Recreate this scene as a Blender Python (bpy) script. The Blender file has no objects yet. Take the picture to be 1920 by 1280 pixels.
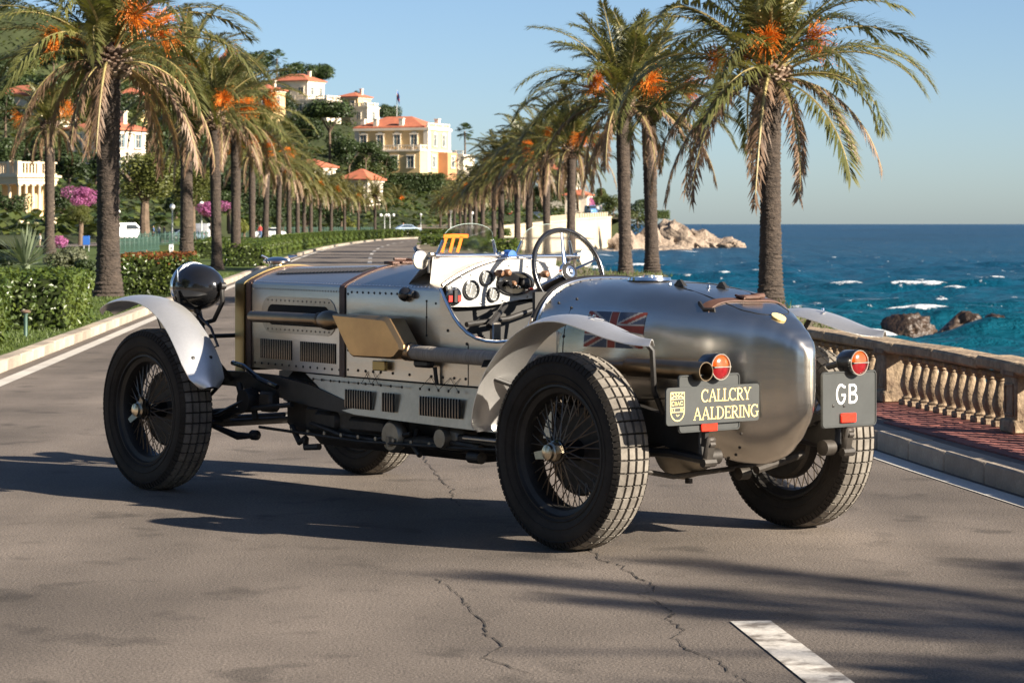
import bpy, bmesh, math, random
import numpy as np
from mathutils import Vector, Matrix
R = math.radians
random.seed(7)
SC = bpy.context.scene
COL = SC.collection

# ---------------------------------------------------------------- camera, sky, sun, exposure
EYE = 1.45                       # eye height in metres
FPX = 5000.0                     # focal length in photo pixels (1920 wide)
cam_d = bpy.data.cameras.new('camera')
cam = bpy.data.objects.new('camera', cam_d)
COL.objects.link(cam)
cam.location = (0, 0, EYE)
cam.rotation_euler = (R(90), 0, 0)
cam_d.sensor_width = 36.0
cam_d.lens = 36.0 * FPX / 1920
cam_d.shift_y = -220.0 / 1920
cam_d.clip_start = 0.1
cam_d.clip_end = 60000
cam_d.dof.use_dof = True
cam_d.dof.focus_distance = 12.6
cam_d.dof.aperture_fstop = 13
SC.camera = cam

SUN_EL, SUN_AZ = R(25), R(120)   # azimuth clockwise from +Y (view direction): behind and to the right
wd = bpy.data.worlds.new('World')
SC.world = wd
wd.use_nodes = True
nt = wd.node_tree
nt.nodes.clear()
sky = nt.nodes.new('ShaderNodeTexSky')
sky.sky_type = 'NISHITA'
sky.sun_disc = False
sky.sun_elevation = SUN_EL
sky.sun_rotation = SUN_AZ
sky.air_density = 0.67
sky.dust_density = 0.55
sky.ozone_density = 3.2
bg = nt.nodes.new('ShaderNodeBackground')
bg.inputs['Strength'].default_value = 0.05
wo = nt.nodes.new('ShaderNodeOutputWorld')
nt.links.new(sky.outputs[0], bg.inputs[0])
nt.links.new(bg.outputs[0], wo.inputs[0])
sd = bpy.data.lights.new('sun', 'SUN')
sd.energy = 5.0
sd.angle = R(0.55)
sd.color = (1.0, 0.90, 0.76)
sun = bpy.data.objects.new('sun', sd)
COL.objects.link(sun)
sdir = Vector((math.sin(SUN_AZ) * math.cos(SUN_EL), math.cos(SUN_AZ) * math.cos(SUN_EL), math.sin(SUN_EL)))
sun.rotation_euler = sdir.to_track_quat('Z', 'Y').to_euler()
sun.location = (20, -20, 30)
SC.view_settings.view_transform = 'Standard'
SC.view_settings.look = 'None'
SC.view_settings.gamma = 1
SC.view_settings.exposure = 1.46
SC.view_settings.use_curve_mapping = False

# ---------------------------------------------------------------- helpers
def at(u, v, Y):
    """photo pixel at depth Y -> a point of the place"""
    return Vector(((u - 960) * Y / FPX, Y, EYE - (v - 420) * Y / FPX))

def on(u, v, z=0.0):
    """photo pixel -> the point of the level z below it"""
    Y = (EYE - z) * FPX / (v - 420)
    return Vector(((u - 960) * Y / FPX, Y, z))

class MB:
    def __init__(s):
        s.v, s.f, s.m = [], [], []
    def add(s, vs, fs, m=0):
        n = len(s.v)
        s.v += [tuple(p) for p in vs]
        s.f += [tuple(i + n for i in f) for f in fs]
        s.m += [m] * len(fs)
        return s
    def box(s, c, d, rot=None, m=0, taper=1.0):
        x, y, z = d[0] / 2, d[1] / 2, d[2] / 2
        vs = [Vector((a * x * (taper if k > 0 else 1), b * y * (taper if k > 0 else 1), k * z)) for k in (-1, 1) for b in (-1, 1) for a in (-1, 1)]
        if rot is not None:
            vs = [rot @ p for p in vs]
        c = Vector(c)
        return s.add([p + c for p in vs], [(0, 2, 3, 1), (4, 5, 7, 6), (0, 1, 5, 4), (2, 6, 7, 3), (0, 4, 6, 2), (1, 3, 7, 5)], m)
    def cbox(s, c, d, b=0.01, rot=None, m=0):
        """box with chamfered edges"""
        x, y, z = d[0] / 2, d[1] / 2, d[2] / 2
        vs, ix = [], {}
        for a in (-1, 1):
            for e in (-1, 1):
                for k in (-1, 1):
                    for ax, p in enumerate(((a * x, e * (y - b), k * (z - b)), (a * (x - b), e * y, k * (z - b)), (a * (x - b), e * (y - b), k * z))):
                        ix[(a, e, k, ax)] = len(vs)
                        vs.append(Vector(p))
        fs = []
        for q in (-1, 1):
            fs.append(tuple(ix[(q, e, k, 0)] for e, k in ((-1, -1), (1, -1), (1, 1), (-1, 1))))
            fs.append(tuple(ix[(a, q, k, 1)] for a, k in ((-1, -1), (1, -1), (1, 1), (-1, 1))))
            fs.append(tuple(ix[(a, e, q, 2)] for a, e in ((-1, -1), (1, -1), (1, 1), (-1, 1))))
        for p in (-1, 1):
            for q in (-1, 1):
                fs.append((ix[(p, q, -1, 0)], ix[(p, q, 1, 0)], ix[(p, q, 1, 1)], ix[(p, q, -1, 1)]))
                fs.append((ix[(p, -1, q, 0)], ix[(p, 1, q, 0)], ix[(p, 1, q, 2)], ix[(p, -1, q, 2)]))
                fs.append((ix[(-1, p, q, 1)], ix[(1, p, q, 1)], ix[(1, p, q, 2)], ix[(-1, p, q, 2)]))
                for k in (-1, 1):
                    fs.append(tuple(ix[(p, q, k, t)] for t in range(3)))
        if rot is not None:
            vs = [rot @ p for p in vs]
        c = Vector(c)
        return s.add([p + c for p in vs], fs, m)
    def tube(s, path, r, n=8, m=0, caps=True, sy=1.0):
        path = [Vector(p) for p in path]
        k = len(path)
        rs = r if isinstance(r, (list, tuple)) else [r] * k
        vs, up = [], None
        for i, p in enumerate(path):
            t = (path[min(i + 1, k - 1)] - path[max(i - 1, 0)]).normalized()
            if up is None:
                up = Vector((0, 0, 1)) if abs(t.z) < 0.9 else Vector((1, 0, 0))
            a = t.cross(up).normalized()
            b = a.cross(t).normalized()
            up = b
            vs += [p + (a * math.cos(2 * math.pi * j / n) + b * sy * math.sin(2 * math.pi * j / n)) * rs[i] for j in range(n)]
        fs = [(i * n + j, i * n + (j + 1) % n, (i + 1) * n + (j + 1) % n, (i + 1) * n + j) for i in range(k - 1) for j in range(n)]
        if caps:
            fs += [tuple(range(n - 1, -1, -1)), tuple((k - 1) * n + j for j in range(n))]
        return s.add(vs, fs, m)
    def lathe(s, prof, n=24, o=(0, 0, 0), axis='z', m=0, rot=None, jit=None):
        o = Vector(o)
        vs = []
        for i, (r, h) in enumerate(prof):
            for j in range(n):
                a = 2 * math.pi * j / n
                rr = r * (jit(i, j) if jit else 1)
                c, d = rr * math.cos(a), rr * math.sin(a)
                p = Vector((c, d, h)) if axis == 'z' else (Vector((d, h, c)) if axis == 'y' else Vector((h, c, d)))
                if rot is not None:
                    p = rot @ p
                vs.append(p + o)
        k = len(prof)
        fs = [(i * n + j, i * n + (j + 1) % n, (i + 1) * n + (j + 1) % n, (i + 1) * n + j) for i in range(k - 1) for j in range(n)]
        if prof[0][0] > 1e-5:
            fs.append(tuple(range(n - 1, -1, -1)))
        if prof[-1][0] > 1e-5:
            fs.append(tuple((k - 1) * n + j for j in range(n)))
        return s.add(vs, fs, m)
    def ring(s, prof, n=48, o=(0, 0, 0), axis='y', m=0, rot=None):
        """closed profile turned round the axis"""
        b = len(s.f)
        s.lathe(list(prof) + [prof[0]], n, o, axis, m, rot)
        return s.drop_caps(b)
    def drop_caps(s, b):
        keep = [i for i in range(len(s.f)) if i < b or len(s.f[i]) <= 4]
        s.f = [s.f[i] for i in keep]
        s.m = [s.m[i] for i in keep]
        return s
    def loft(s, secs, closed=False, m=0, capa=False, capb=False):
        n = len(secs[0])
        vs = [p for sec in secs for p in sec]
        fs = []
        for i in range(len(secs) - 1):
            for j in range(n if closed else n - 1):
                fs.append((i * n + j, i * n + (j + 1) % n, (i + 1) * n + (j + 1) % n, (i + 1) * n + j))
        if capa:
            fs.append(tuple(range(n - 1, -1, -1)))
        if capb:
            fs.append(tuple((len(secs) - 1) * n + j for j in range(n)))
        return s.add(vs, fs, m)
    def prism(s, poly, z0, z1, m=0, fn=None):
        """polygon extruded between two heights; fn maps (a, b, h) to a point"""
        fn = fn or (lambda a, b, h: (a, b, h))
        n = len(poly)
        vs = [fn(a, b, z0) for a, b in poly] + [fn(a, b, z1) for a, b in poly]
        fs = [tuple(range(n - 1, -1, -1)), tuple(range(n, 2 * n))] + [(i, (i + 1) % n, n + (i + 1) % n, n + i) for i in range(n)]
        return s.add(vs, fs, m)
    def mesh(s, name, mats, smooth=40):
        me = bpy.data.meshes.new(name)
        me.from_pydata(s.v, [], s.f)
        mats = mats if isinstance(mats, (list, tuple)) else [mats]
        for q in mats:
            me.materials.append(q)
        if len(mats) > 1:
            me.polygons.foreach_set('material_index', s.m)
        bm = bmesh.new()
        bm.from_mesh(me)
        if len(s.f) < 60000 and smooth != 'leaf':
            bmesh.ops.recalc_face_normals(bm, faces=bm.faces)
        bm.to_mesh(me)
        bm.free()
        if smooth and smooth != 'leaf':
            me.polygons.foreach_set('use_smooth', [True] * len(me.polygons))
            me.set_sharp_from_angle(angle=R(smooth))
        me.update()
        return me
    def build(s, name, mats, parent=None, loc=None, smooth=40):
        return link(name, s.mesh(name, mats, smooth), parent, loc)

def link(name, me, parent=None, loc=None, rot=None, scale=None):
    o = bpy.data.objects.new(name, me)
    COL.objects.link(o)
    if parent is not None:
        o.parent = parent
    if loc is not None:
        o.location = loc
    if rot is not None:
        o.rotation_euler = rot
    if scale is not None:
        o.scale = scale if isinstance(scale, (tuple, list)) else (scale,) * 3
    return o

def empty(name, loc=(0, 0, 0), rz=0.0, parent=None):
    o = link(name, None, parent, loc, (0, 0, rz))
    o.empty_display_size = 0.2
    return o

def tag(o, label, cat, group=None):
    o['label'] = label
    o['category'] = cat
    if group:
        o['group'] = group
    return o

def setting(o, kind='structure', label=None):
    o['kind'] = kind
    if label:
        o['label'] = label
    return o

def copy_tree(o, parent=None):
    c = o.copy()
    COL.objects.link(c)
    c.parent = parent
    for ch in list(o.children):
        copy_tree(ch, c)
    return c

ORD = ['first', 'second', 'third', 'fourth', 'fifth', 'sixth', 'seventh', 'eighth', 'ninth', 'tenth', 'eleventh', 'twelfth', 'thirteenth', 'fourteenth', 'fifteenth', 'sixteenth', 'seventeenth', 'eighteenth', 'nineteenth', 'twentieth', 'twenty-first', 'twenty-second', 'twenty-third', 'twenty-fourth', 'twenty-fifth', 'twenty-sixth', 'twenty-seventh', 'twenty-eighth', 'twenty-ninth', 'thirtieth', 'thirty-first', 'thirty-second', 'thirty-third', 'thirty-fourth', 'thirty-fifth', 'thirty-sixth', 'thirty-seventh', 'thirty-eighth', 'thirty-ninth', 'fortieth']

# ---------------------------------------------------------------- materials
def N(t, ty, **k):
    n = t.nodes.new(ty)
    for a, b in k.items():
        setattr(n, a, b)
    return n

def mk(name, c, rough=0.6, metal=0.0, var=0.2, vs=3.0, bump=0.0, bs=20.0, c2=None, spec=0.5, coat=0.0, detail=6, fine=0.0, fs=60.0, rnd=0.0, stretch=None, bdist=0.02):
    m = bpy.data.materials.new(name)
    m.use_nodes = True
    t = m.node_tree
    p = t.nodes['Principled BSDF']
    p.inputs['Roughness'].default_value = rough
    p.inputs['Metallic'].default_value = metal
    p.inputs['Specular IOR Level'].default_value = spec
    p.inputs['Coat Weight'].default_value = coat
    tc = N(t, 'ShaderNodeTexCoord')
    src = tc.outputs['Object']
    if stretch:
        mp = N(t, 'ShaderNodeMapping')
        mp.inputs['Scale'].default_value = stretch
        t.links.new(src, mp.inputs[0])
        src = mp.outputs[0]
    no = N(t, 'ShaderNodeTexNoise')
    no.inputs['Scale'].default_value = vs
    no.inputs['Detail'].default_value = detail
    no.inputs['Roughness'].default_value = 0.62
    t.links.new(src, no.inputs['Vector'])
    ra = N(t, 'ShaderNodeValToRGB')
    ra.color_ramp.elements[0].position = 0.3
    ra.color_ramp.elements[1].position = 0.7
    lo = c2 or tuple(x * (1 - var) for x in c)
    hi = c if c2 else tuple(min(1, x * (1 + var)) for x in c)
    ra.color_ramp.elements[0].color = (*lo, 1)
    ra.color_ramp.elements[1].color = (*hi, 1)
    t.links.new(no.outputs['Fac'], ra.inputs[0])
    out = ra.outputs[0]
    if fine:
        n2 = N(t, 'ShaderNodeTexNoise')
        n2.inputs['Scale'].default_value = fs
        n2.inputs['Detail'].default_value = 8
        n2.inputs['Roughness'].default_value = 0.75
        t.links.new(src, n2.inputs['Vector'])
        r2 = N(t, 'ShaderNodeMapRange')
        r2.inputs['From Min'].default_value = 0.25
        r2.inputs['From Max'].default_value = 0.75
        r2.inputs['To Min'].default_value = 1 - fine
        r2.inputs['To Max'].default_value = 1 + fine
        t.links.new(n2.outputs['Fac'], r2.inputs[0])
        mx = N(t, 'ShaderNodeMix', data_type='RGBA', blend_type='MULTIPLY')
        mx.inputs[0].default_value = 1
        t.links.new(out, mx.inputs[6])
        t.links.new(r2.outputs[0], mx.inputs[7])
        out = mx.outputs[2]
    if rnd:
        oi = N(t, 'ShaderNodeObjectInfo')
        r3 = N(t, 'ShaderNodeMapRange')
        r3.inputs['To Min'].default_value = 1 - rnd
        r3.inputs['To Max'].default_value = 1 + rnd
        t.links.new(oi.outputs['Random'], r3.inputs[0])
        mx = N(t, 'ShaderNodeMix', data_type='RGBA', blend_type='MULTIPLY')
        mx.inputs[0].default_value = 1
        t.links.new(out, mx.inputs[6])
        t.links.new(r3.outputs[0], mx.inputs[7])
        out = mx.outputs[2]
    t.links.new(out, p.inputs['Base Color'])
    if bump:
        nb = N(t, 'ShaderNodeTexNoise')
        nb.inputs['Scale'].default_value = bs
        nb.inputs['Detail'].default_value = 5
        t.links.new(src, nb.inputs['Vector'])
        bu = N(t, 'ShaderNodeBump')
        bu.inputs['Strength'].default_value = bump
        bu.inputs['Distance'].default_value = bdist
        t.links.new(nb.outputs['Fac'], bu.inputs['Height'])
        t.links.new(bu.outputs[0], p.inputs['Normal'])
    return m

def mk_leaf(name, c, c2, trans=0.3, vs=0.8, rough=0.5, rnd=0.25, spec=0.35):
    m = mk(name, c, rough=rough, c2=c2, vs=vs, rnd=rnd, spec=spec, detail=3)
    t = m.node_tree
    p = t.nodes['Principled BSDF']
    col = p.inputs['Base Color'].links[0].from_socket
    tr = N(t, 'ShaderNodeBsdfTranslucent')
    g = N(t, 'ShaderNodeMix', data_type='RGBA', blend_type='MULTIPLY')
    g.inputs[0].default_value = 1
    g.inputs[7].default_value = (1.25, 1.2, 0.6, 1)
    t.links.new(col, g.inputs[6])
    t.links.new(g.outputs[2], tr.inputs[0])
    mx = N(t, 'ShaderNodeMixShader')
    mx.inputs[0].default_value = trans
    t.links.new(p.outputs[0], mx.inputs[1])
    t.links.new(tr.outputs[0], mx.inputs[2])
    t.links.new(mx.outputs[0], t.nodes['Material Output'].inputs[0])
    return m

def mk_glass(name, c=(0.9, 0.95, 0.93), rough=0.02):
    m = bpy.data.materials.new(name)
    m.use_nodes = True
    p = m.node_tree.nodes['Principled BSDF']
    p.inputs['Base Color'].default_value = (*c, 1)
    p.inputs['Transmission Weight'].default_value = 1
    p.inputs['Roughness'].default_value = rough
    p.inputs['IOR'].default_value = 1.45
    return m

M = {}
M['asphalt'] = mk('asphalt', (0.150, 0.124, 0.102), rough=0.88, var=0.2, vs=0.7, detail=9, fine=0.8, fs=70, bump=0.55, bs=95, bdist=0.010, spec=0.3)
def asphalt_wear(m):
    t = m.node_tree
    p = t.nodes['Principled BSDF']
    src = p.inputs['Base Color'].links[0].from_socket
    tc = N(t, 'ShaderNodeTexCoord')
    for sc, rz, lo, hi, fmin, fmax, det in (((1.5, .10, 1), .10, .80, 1.10, .32, .68, 5), ((.55, .45, 1), 0, .80, 1.14, .35, .65, 6), ((2.6, 2.2, 1), .3, .62, 1.0, .30, .42, 3)):
        mp = N(t, 'ShaderNodeMapping')
        mp.inputs['Scale'].default_value = sc
        mp.inputs['Rotation'].default_value = (0, 0, rz)
        t.links.new(tc.outputs['Object'], mp.inputs[0])
        no = N(t, 'ShaderNodeTexNoise')
        no.inputs['Scale'].default_value = 1
        no.inputs['Detail'].default_value = det
        t.links.new(mp.outputs[0], no.inputs['Vector'])
        r = N(t, 'ShaderNodeMapRange')
        for k, v in (('From Min', fmin), ('From Max', fmax), ('To Min', lo), ('To Max', hi)):
            r.inputs[k].default_value = v
        t.links.new(no.outputs['Fac'], r.inputs[0])
        mx = N(t, 'ShaderNodeMix', data_type='RGBA', blend_type='MULTIPLY')
        mx.inputs[0].default_value = 1
        t.links.new(src, mx.inputs[6])
        t.links.new(r.outputs[0], mx.inputs[7])
        src = mx.outputs[2]
    t.links.new(src, p.inputs['Base Color'])
asphalt_wear(M['asphalt'])
M['paint'] = mk('road_paint', (0.56, 0.52, 0.46), rough=0.7, c2=(0.17, 0.145, 0.12), vs=5, detail=10, fine=0.35, fs=50, bump=0.2, bs=120, bdist=0.004)
M['paint'].node_tree.nodes['Color Ramp'].color_ramp.elements[0].position = .40
M['paint'].node_tree.nodes['Color Ramp'].color_ramp.elements[1].position = .52
M['paint_line'] = mk('edge_line_paint', (0.60, 0.56, 0.49), rough=0.7, c2=(0.42, 0.38, 0.33), vs=2, detail=8, fine=0.3, fs=60)
M['crack'] = mk('crack', (0.03, 0.024, 0.019), rough=0.95, var=0.5, vs=15)
M['kerb'] = mk('kerb_stone', (0.42, 0.35, 0.27), rough=0.85, c2=(0.27, 0.22, 0.17), vs=4, fine=0.25, fs=60, bump=0.5, bs=40, bdist=0.012, rnd=0.22)
M['paver'] = mk('paver', (0.27, 0.085, 0.062), rough=0.85, c2=(0.17, 0.06, 0.05), vs=6, fine=0.2, fs=80, bump=0.3, bs=60, bdist=0.004, rnd=0.25)
M['joint'] = mk('paving_sand', (0.13, 0.10, 0.08), rough=0.95, vs=8)
M['earth'] = mk('earth', (0.20, 0.145, 0.09), rough=0.95, c2=(0.10, 0.085, 0.045), vs=0.7, fine=0.3, fs=20, bump=0.6, bs=8, bdist=0.05)
M['lawn'] = mk('lawn', (0.085, 0.115, 0.026), rough=0.9, c2=(0.05, 0.075, 0.018), vs=0.8, fine=0.4, fs=30, bump=0.6, bs=60, bdist=0.03, spec=0.2)
M['grass'] = mk_leaf('grass_blade', (0.10, 0.135, 0.03), (0.06, 0.09, 0.02), 0.3, 1.5, rnd=0)
M['hill'] = mk('hill_ground', (0.045, 0.054, 0.02), rough=0.95, c2=(0.022, 0.03, 0.012), vs=0.06, fine=0.35, fs=0.5, spec=0.2)
M['old_stone'] = mk('weathered_stone', (0.40, 0.30, 0.19), rough=0.9, c2=(0.115, 0.075, 0.048), vs=3.6, fine=0.35, fs=24, bump=0.9, bs=16, bdist=0.03, rnd=0.12)
M['rock'] = mk('rock', (0.36, 0.28, 0.21), rough=0.9, c2=(0.15, 0.11, 0.08), vs=0.5, fine=0.3, fs=3, bump=0.8, bs=1.6, bdist=0.5)
M['wet_rock'] = mk('wet_rock', (0.065, 0.038, 0.022), rough=0.5, c2=(0.02, 0.014, 0.01), vs=1.6, fine=0.3, fs=9, bump=0.8, bs=4, bdist=0.15)
M['seawall'] = mk('sea_wall', (0.60, 0.50, 0.35), rough=0.9, c2=(0.47, 0.37, 0.25), vs=0.35, fine=0.12, fs=3, stretch=(1, 1, 0.35))
M['trunk'] = mk('palm_trunk', (0.085, 0.062, 0.046), rough=0.95, c2=(0.03, 0.022, 0.017), vs=5, fine=0.4, fs=25, bump=0.9, bs=16, bdist=0.05, rnd=0.15, stretch=(1, 1, 2.2))
M['bark'] = mk('bark', (0.13, 0.09, 0.06), rough=0.95, var=0.4, vs=2, bump=0.7, bs=6, bdist=0.08)
M['frond'] = mk_leaf('palm_frond', (0.165, 0.155, 0.048), (0.085, 0.098, 0.034), 0.32, 1.3, rough=0.42, rnd=0.28, spec=0.5)
M['frond_far'] = mk_leaf('palm_frond_far', (0.17, 0.145, 0.05), (0.085, 0.088, 0.032), 0.3, 0.5, rnd=0.25)
M['dead'] = mk_leaf('dead_frond', (0.30, 0.195, 0.125), (0.17, 0.105, 0.065), 0.25, 1.5, rnd=0.22)
M['rachis'] = mk('frond_rib', (0.28, 0.22, 0.085), rough=0.6, var=0.3, vs=2)
M['boss'] = mk('leaf_base', (0.19, 0.12, 0.08), rough=0.9, c2=(0.05, 0.032, 0.024), vs=7, fine=0.4, fs=22)
M['stub'] = mk('cut_stub', (0.42, 0.31, 0.22), rough=0.85, c2=(0.14, 0.09, 0.06), vs=9)
M['fruit'] = mk_leaf('date_fruit', (0.78, 0.27, 0.03), (0.58, 0.17, 0.018), 0.3, 3, rnd=0.1)
M['hedge'] = mk_leaf('hedge_leaf', (0.115, 0.145, 0.026), (0.045, 0.078, 0.015), 0.3, 2.2, rough=0.35, rnd=0.12, spec=0.5)
M['hedge_red'] = mk_leaf('hedge_red_leaf', (0.30, 0.09, 0.03), (0.16, 0.07, 0.025), 0.3, 2.2, rnd=0.1)
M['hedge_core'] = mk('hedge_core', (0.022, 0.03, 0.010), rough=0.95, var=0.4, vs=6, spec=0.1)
M['leaf_dark'] = mk_leaf('dark_foliage', (0.052, 0.075, 0.022), (0.024, 0.040, 0.013), 0.22, 0.25, rnd=0.25)
M['leaf_mid'] = mk_leaf('mid_foliage', (0.105, 0.12, 0.03), (0.05, 0.07, 0.02), 0.25, 0.3, rnd=0.25)
M['leaf_pine'] = mk_leaf('pine_foliage', (0.06, 0.085, 0.022), (0.026, 0.045, 0.014), 0.2, 0.2, rnd=0.15)
M['leaf_bright'] = mk_leaf('bright_pine_foliage', (0.15, 0.155, 0.035), (0.075, 0.09, 0.022), 0.28, 0.3, rnd=0.1)
M['leaf_lime'] = mk_leaf('yellow_green_foliage', (0.22, 0.22, 0.035), (0.13, 0.15, 0.025), 0.3, 0.5, rnd=0.1)
M['bloom'] = mk_leaf('pink_blossom', (0.50, 0.16, 0.36), (0.30, 0.09, 0.22), 0.3, 0.8, rnd=0.1)
M['agave'] = mk_leaf('agave_leaf', (0.22, 0.25, 0.16), (0.13, 0.17, 0.10), 0.15, 2, rnd=0)
M['silver_bush'] = mk_leaf('grey_green_leaf', (0.13, 0.135, 0.075), (0.07, 0.08, 0.04), 0.2, 2, rnd=0)
M['cream'] = mk('cream_render', (0.64, 0.45, 0.22), rough=0.9, var=0.16, vs=0.35, fine=0.06, fs=2)
M['white_r'] = mk('white_render', (0.70, 0.61, 0.48), rough=0.9, var=0.14, vs=0.4, fine=0.05, fs=2)
M['terracotta'] = mk('terracotta_render', (0.50, 0.24, 0.12), rough=0.9, var=0.12, vs=0.4)
M['rooftile'] = mk('roof_tile', (0.50, 0.155, 0.075), rough=0.85, c2=(0.33, 0.10, 0.055), vs=1.2, fine=0.25, fs=6)
M['glass_dark'] = mk('window_glass', (0.025, 0.035, 0.045), rough=0.12, var=0.4, vs=0.5, spec=0.8)
M['shutter'] = mk('shutter', (0.12, 0.17, 0.19), rough=0.7, var=0.15, vs=1)
M['temple'] = mk('temple_stone', (0.70, 0.56, 0.38), rough=0.9, var=0.1, vs=0.6, fine=0.06, fs=4)
M['fence'] = mk('green_metal', (0.05, 0.10, 0.075), rough=0.5, var=0.2, vs=4)
M['lamp_pole'] = mk('lamp_pole', (0.42, 0.43, 0.41), rough=0.5, var=0.15, vs=4)
M['globe'] = mk('globe_glass', (0.85, 0.84, 0.80), rough=0.25, var=0.05, vs=4)
M['blue'] = mk('blue_paint', (0.03, 0.12, 0.42), rough=0.4, var=0.1, vs=3)
M['white'] = mk('white_paint', (0.80, 0.79, 0.76), rough=0.4, var=0.05, vs=4)
M['red'] = mk('red_paint', (0.55, 0.03, 0.02), rough=0.4, var=0.08, vs=6)
M['tyre_far'] = mk('rubber_far', (0.02, 0.02, 0.02), rough=0.8)
for nm, c in (('car_silver', (0.35, 0.45, 0.58)), ('car_white', (0.8, 0.8, 0.8)), ('car_blue', (0.10, 0.25, 0.5)), ('car_red', (0.4, 0.04, 0.03)), ('car_dark', (0.05, 0.06, 0.07))):
    M[nm] = mk(nm, c, rough=0.25, var=0.03, vs=1, coat=0.6)
# ---------------------------------------------------------------- ground, road, pavement
def interp(pts, y):
    if y <= pts[0][1]:
        return pts[0][0]
    for (x0, y0), (x1, y1) in zip(pts, pts[1:]):
        if y <= y1:
            return x0 + (x1 - x0) * (y - y0) / (y1 - y0)
    return pts[-1][0]

def smooth_line(pts, it=3):
    for _ in range(it):
        q = [pts[0]]
        for a, b in zip(pts, pts[1:]):
            q.append((a[0] * .75 + b[0] * .25, a[1] * .75 + b[1] * .25))
            q.append((a[0] * .25 + b[0] * .75, a[1] * .25 + b[1] * .75))
        q.append(pts[-1])
        pts = q
    return pts

LEFT = smooth_line([(-3.1, -14), (-4.95, 25.8), (-5.95, 44.8), (-7.0, 67.8), (-8.85, 103.6), (-10.7, 145), (-11.7, 190), (-11.8, 226), (-10.8, 258), (-8.1, 279), (-2, 292), (8, 300)])
RIGHT = smooth_line([(6.55, -14), (2.73, 14.24), (2.34, 17.1), (1.35, 27), (0.4, 42), (-0.7, 62), (-2.0, 88), (-3.6, 115), (-5.2, 145), (-6.1, 170), (-6.95, 213), (-6.2, 236), (-3, 250), (8, 258)])
BAL = lambda Y: 2.75 - 0.136 * (Y - 19.97)           # road-side foot of the balustrade
EDGE = [(BAL(-14) + .5, -14), (BAL(23.4) + .42, 23.4), (3.1, 26), (4.62, 36), (4.62, 45.7), (3.0, 48), (2.5, 58), (4.3, 69), (4.3, 74), (2.6, 77), (2.6, 97), (2.1, 112), (1.4, 124), (0.9, 138), (0.2, 150), (-0.2, 200), (-0.5, 300), (-0.5, 345)]
SEA = -2.5

def sheet(name, a, b, z, mat, parent=None):
    m = MB()
    m.loft([[Vector((x, y, z)) for x, y in a], [Vector((x, y, z)) for x, y in b]])
    return m.build(name, mat, parent, smooth=0)

def offset(line, d):
    out = []
    for i, p in enumerate(line):
        a, b = line[max(i - 1, 0)], line[min(i + 1, len(line) - 1)]
        t = Vector((b[0] - a[0], b[1] - a[1])).normalized()
        out.append((p[0] + t.y * d, p[1] - t.x * d))      # positive d: to the right of travel
    return out

def cut(line, y0, y1):
    return [p for p in line if y0 <= p[1] <= y1]

ys = [-14, 0, 10, 20, 23.4, 26, 30, 36, 40, 45.7, 48, 53, 58, 64, 69, 74, 77, 87, 97, 105, 112, 124, 131, 138, 150, 175, 200, 250, 300, 345]
m = MB()
eg = [(interp(EDGE, y), y) for y in ys]
secs = [[(-260, y, -.02) for y in ys], [(-20, y, -.02) for y in ys], [(x - .25, y, -.02) for x, y in eg], [(x, y, -.12) for x, y in eg], [(x + .25, y, -1.2) for x, y in eg], [(x + .4, y, SEA - 1.2) for x, y in eg]]
m.loft([[Vector(p) for p in s] for s in secs])
ground = setting(m.build('ground', M['earth'], smooth=50))

n = min(len(LEFT), len(RIGHT))
def resample(line, k):
    d = [0]
    for a, b in zip(line, line[1:]):
        d.append(d[-1] + math.hypot(b[0] - a[0], b[1] - a[1]))
    out = []
    for i in range(k):
        s = d[-1] * (i / (k - 1))
        j = max(q for q in range(len(d)) if d[q] <= s + 1e-9)
        j = min(j, len(line) - 2)
        f = (s - d[j]) / max(d[j + 1] - d[j], 1e-9)
        out.append((line[j][0] + (line[j + 1][0] - line[j][0]) * f, line[j][1] + (line[j + 1][1] - line[j][1]) * f))
    return out
LR, RR_ = resample(LEFT, 140), resample(RIGHT, 140)
road = setting(sheet('road', LR, RR_, 0.0, M['asphalt']))

for nm, line, d0, d1 in (('edge_line', LR, .16, .31), ('edge_line', RR_, -.05, -.20)):
    q = cut(line, -8, 270)
    sheet(nm, offset(q, d0), offset(q, d1), .004, M['paint_line'], road)

# dashed centre line: the near dash and the far ones
def strip(name, pts, w, mat, z=.004, parent=None):
    return sheet(name, offset(pts, -w / 2), offset(pts, w / 2), z, mat, parent)
c0, c1 = on(1407, 1165), on(1620, 1330)
dv = (c0 - c1).normalized()
for k in range(3):
    a = c0 + dv * (-6.5 * k)
    b = a - dv * 3.0
    strip('centre_dash', [(b.x, b.y), (b.x + (a.x - b.x) * .5, b.y + (a.y - b.y) * .5), (a.x, a.y)], .15, M['paint'], .004, road)
CEN = [((a[0] + b[0]) / 2 + .3, (a[1] + b[1]) / 2) for a, b in zip(LR, RR_)]
run, seg = 0.0, []
for a, b in zip(CEN, CEN[1:]):
    run += math.hypot(b[0] - a[0], b[1] - a[1])
    if 40 < a[1] < 272:
        if (run % 14) < 9:
            seg.append(a)
        else:
            if len(seg) > 1:
                strip('centre_dash', seg, .16, M['paint'], .004, road)
            seg = []

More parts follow.
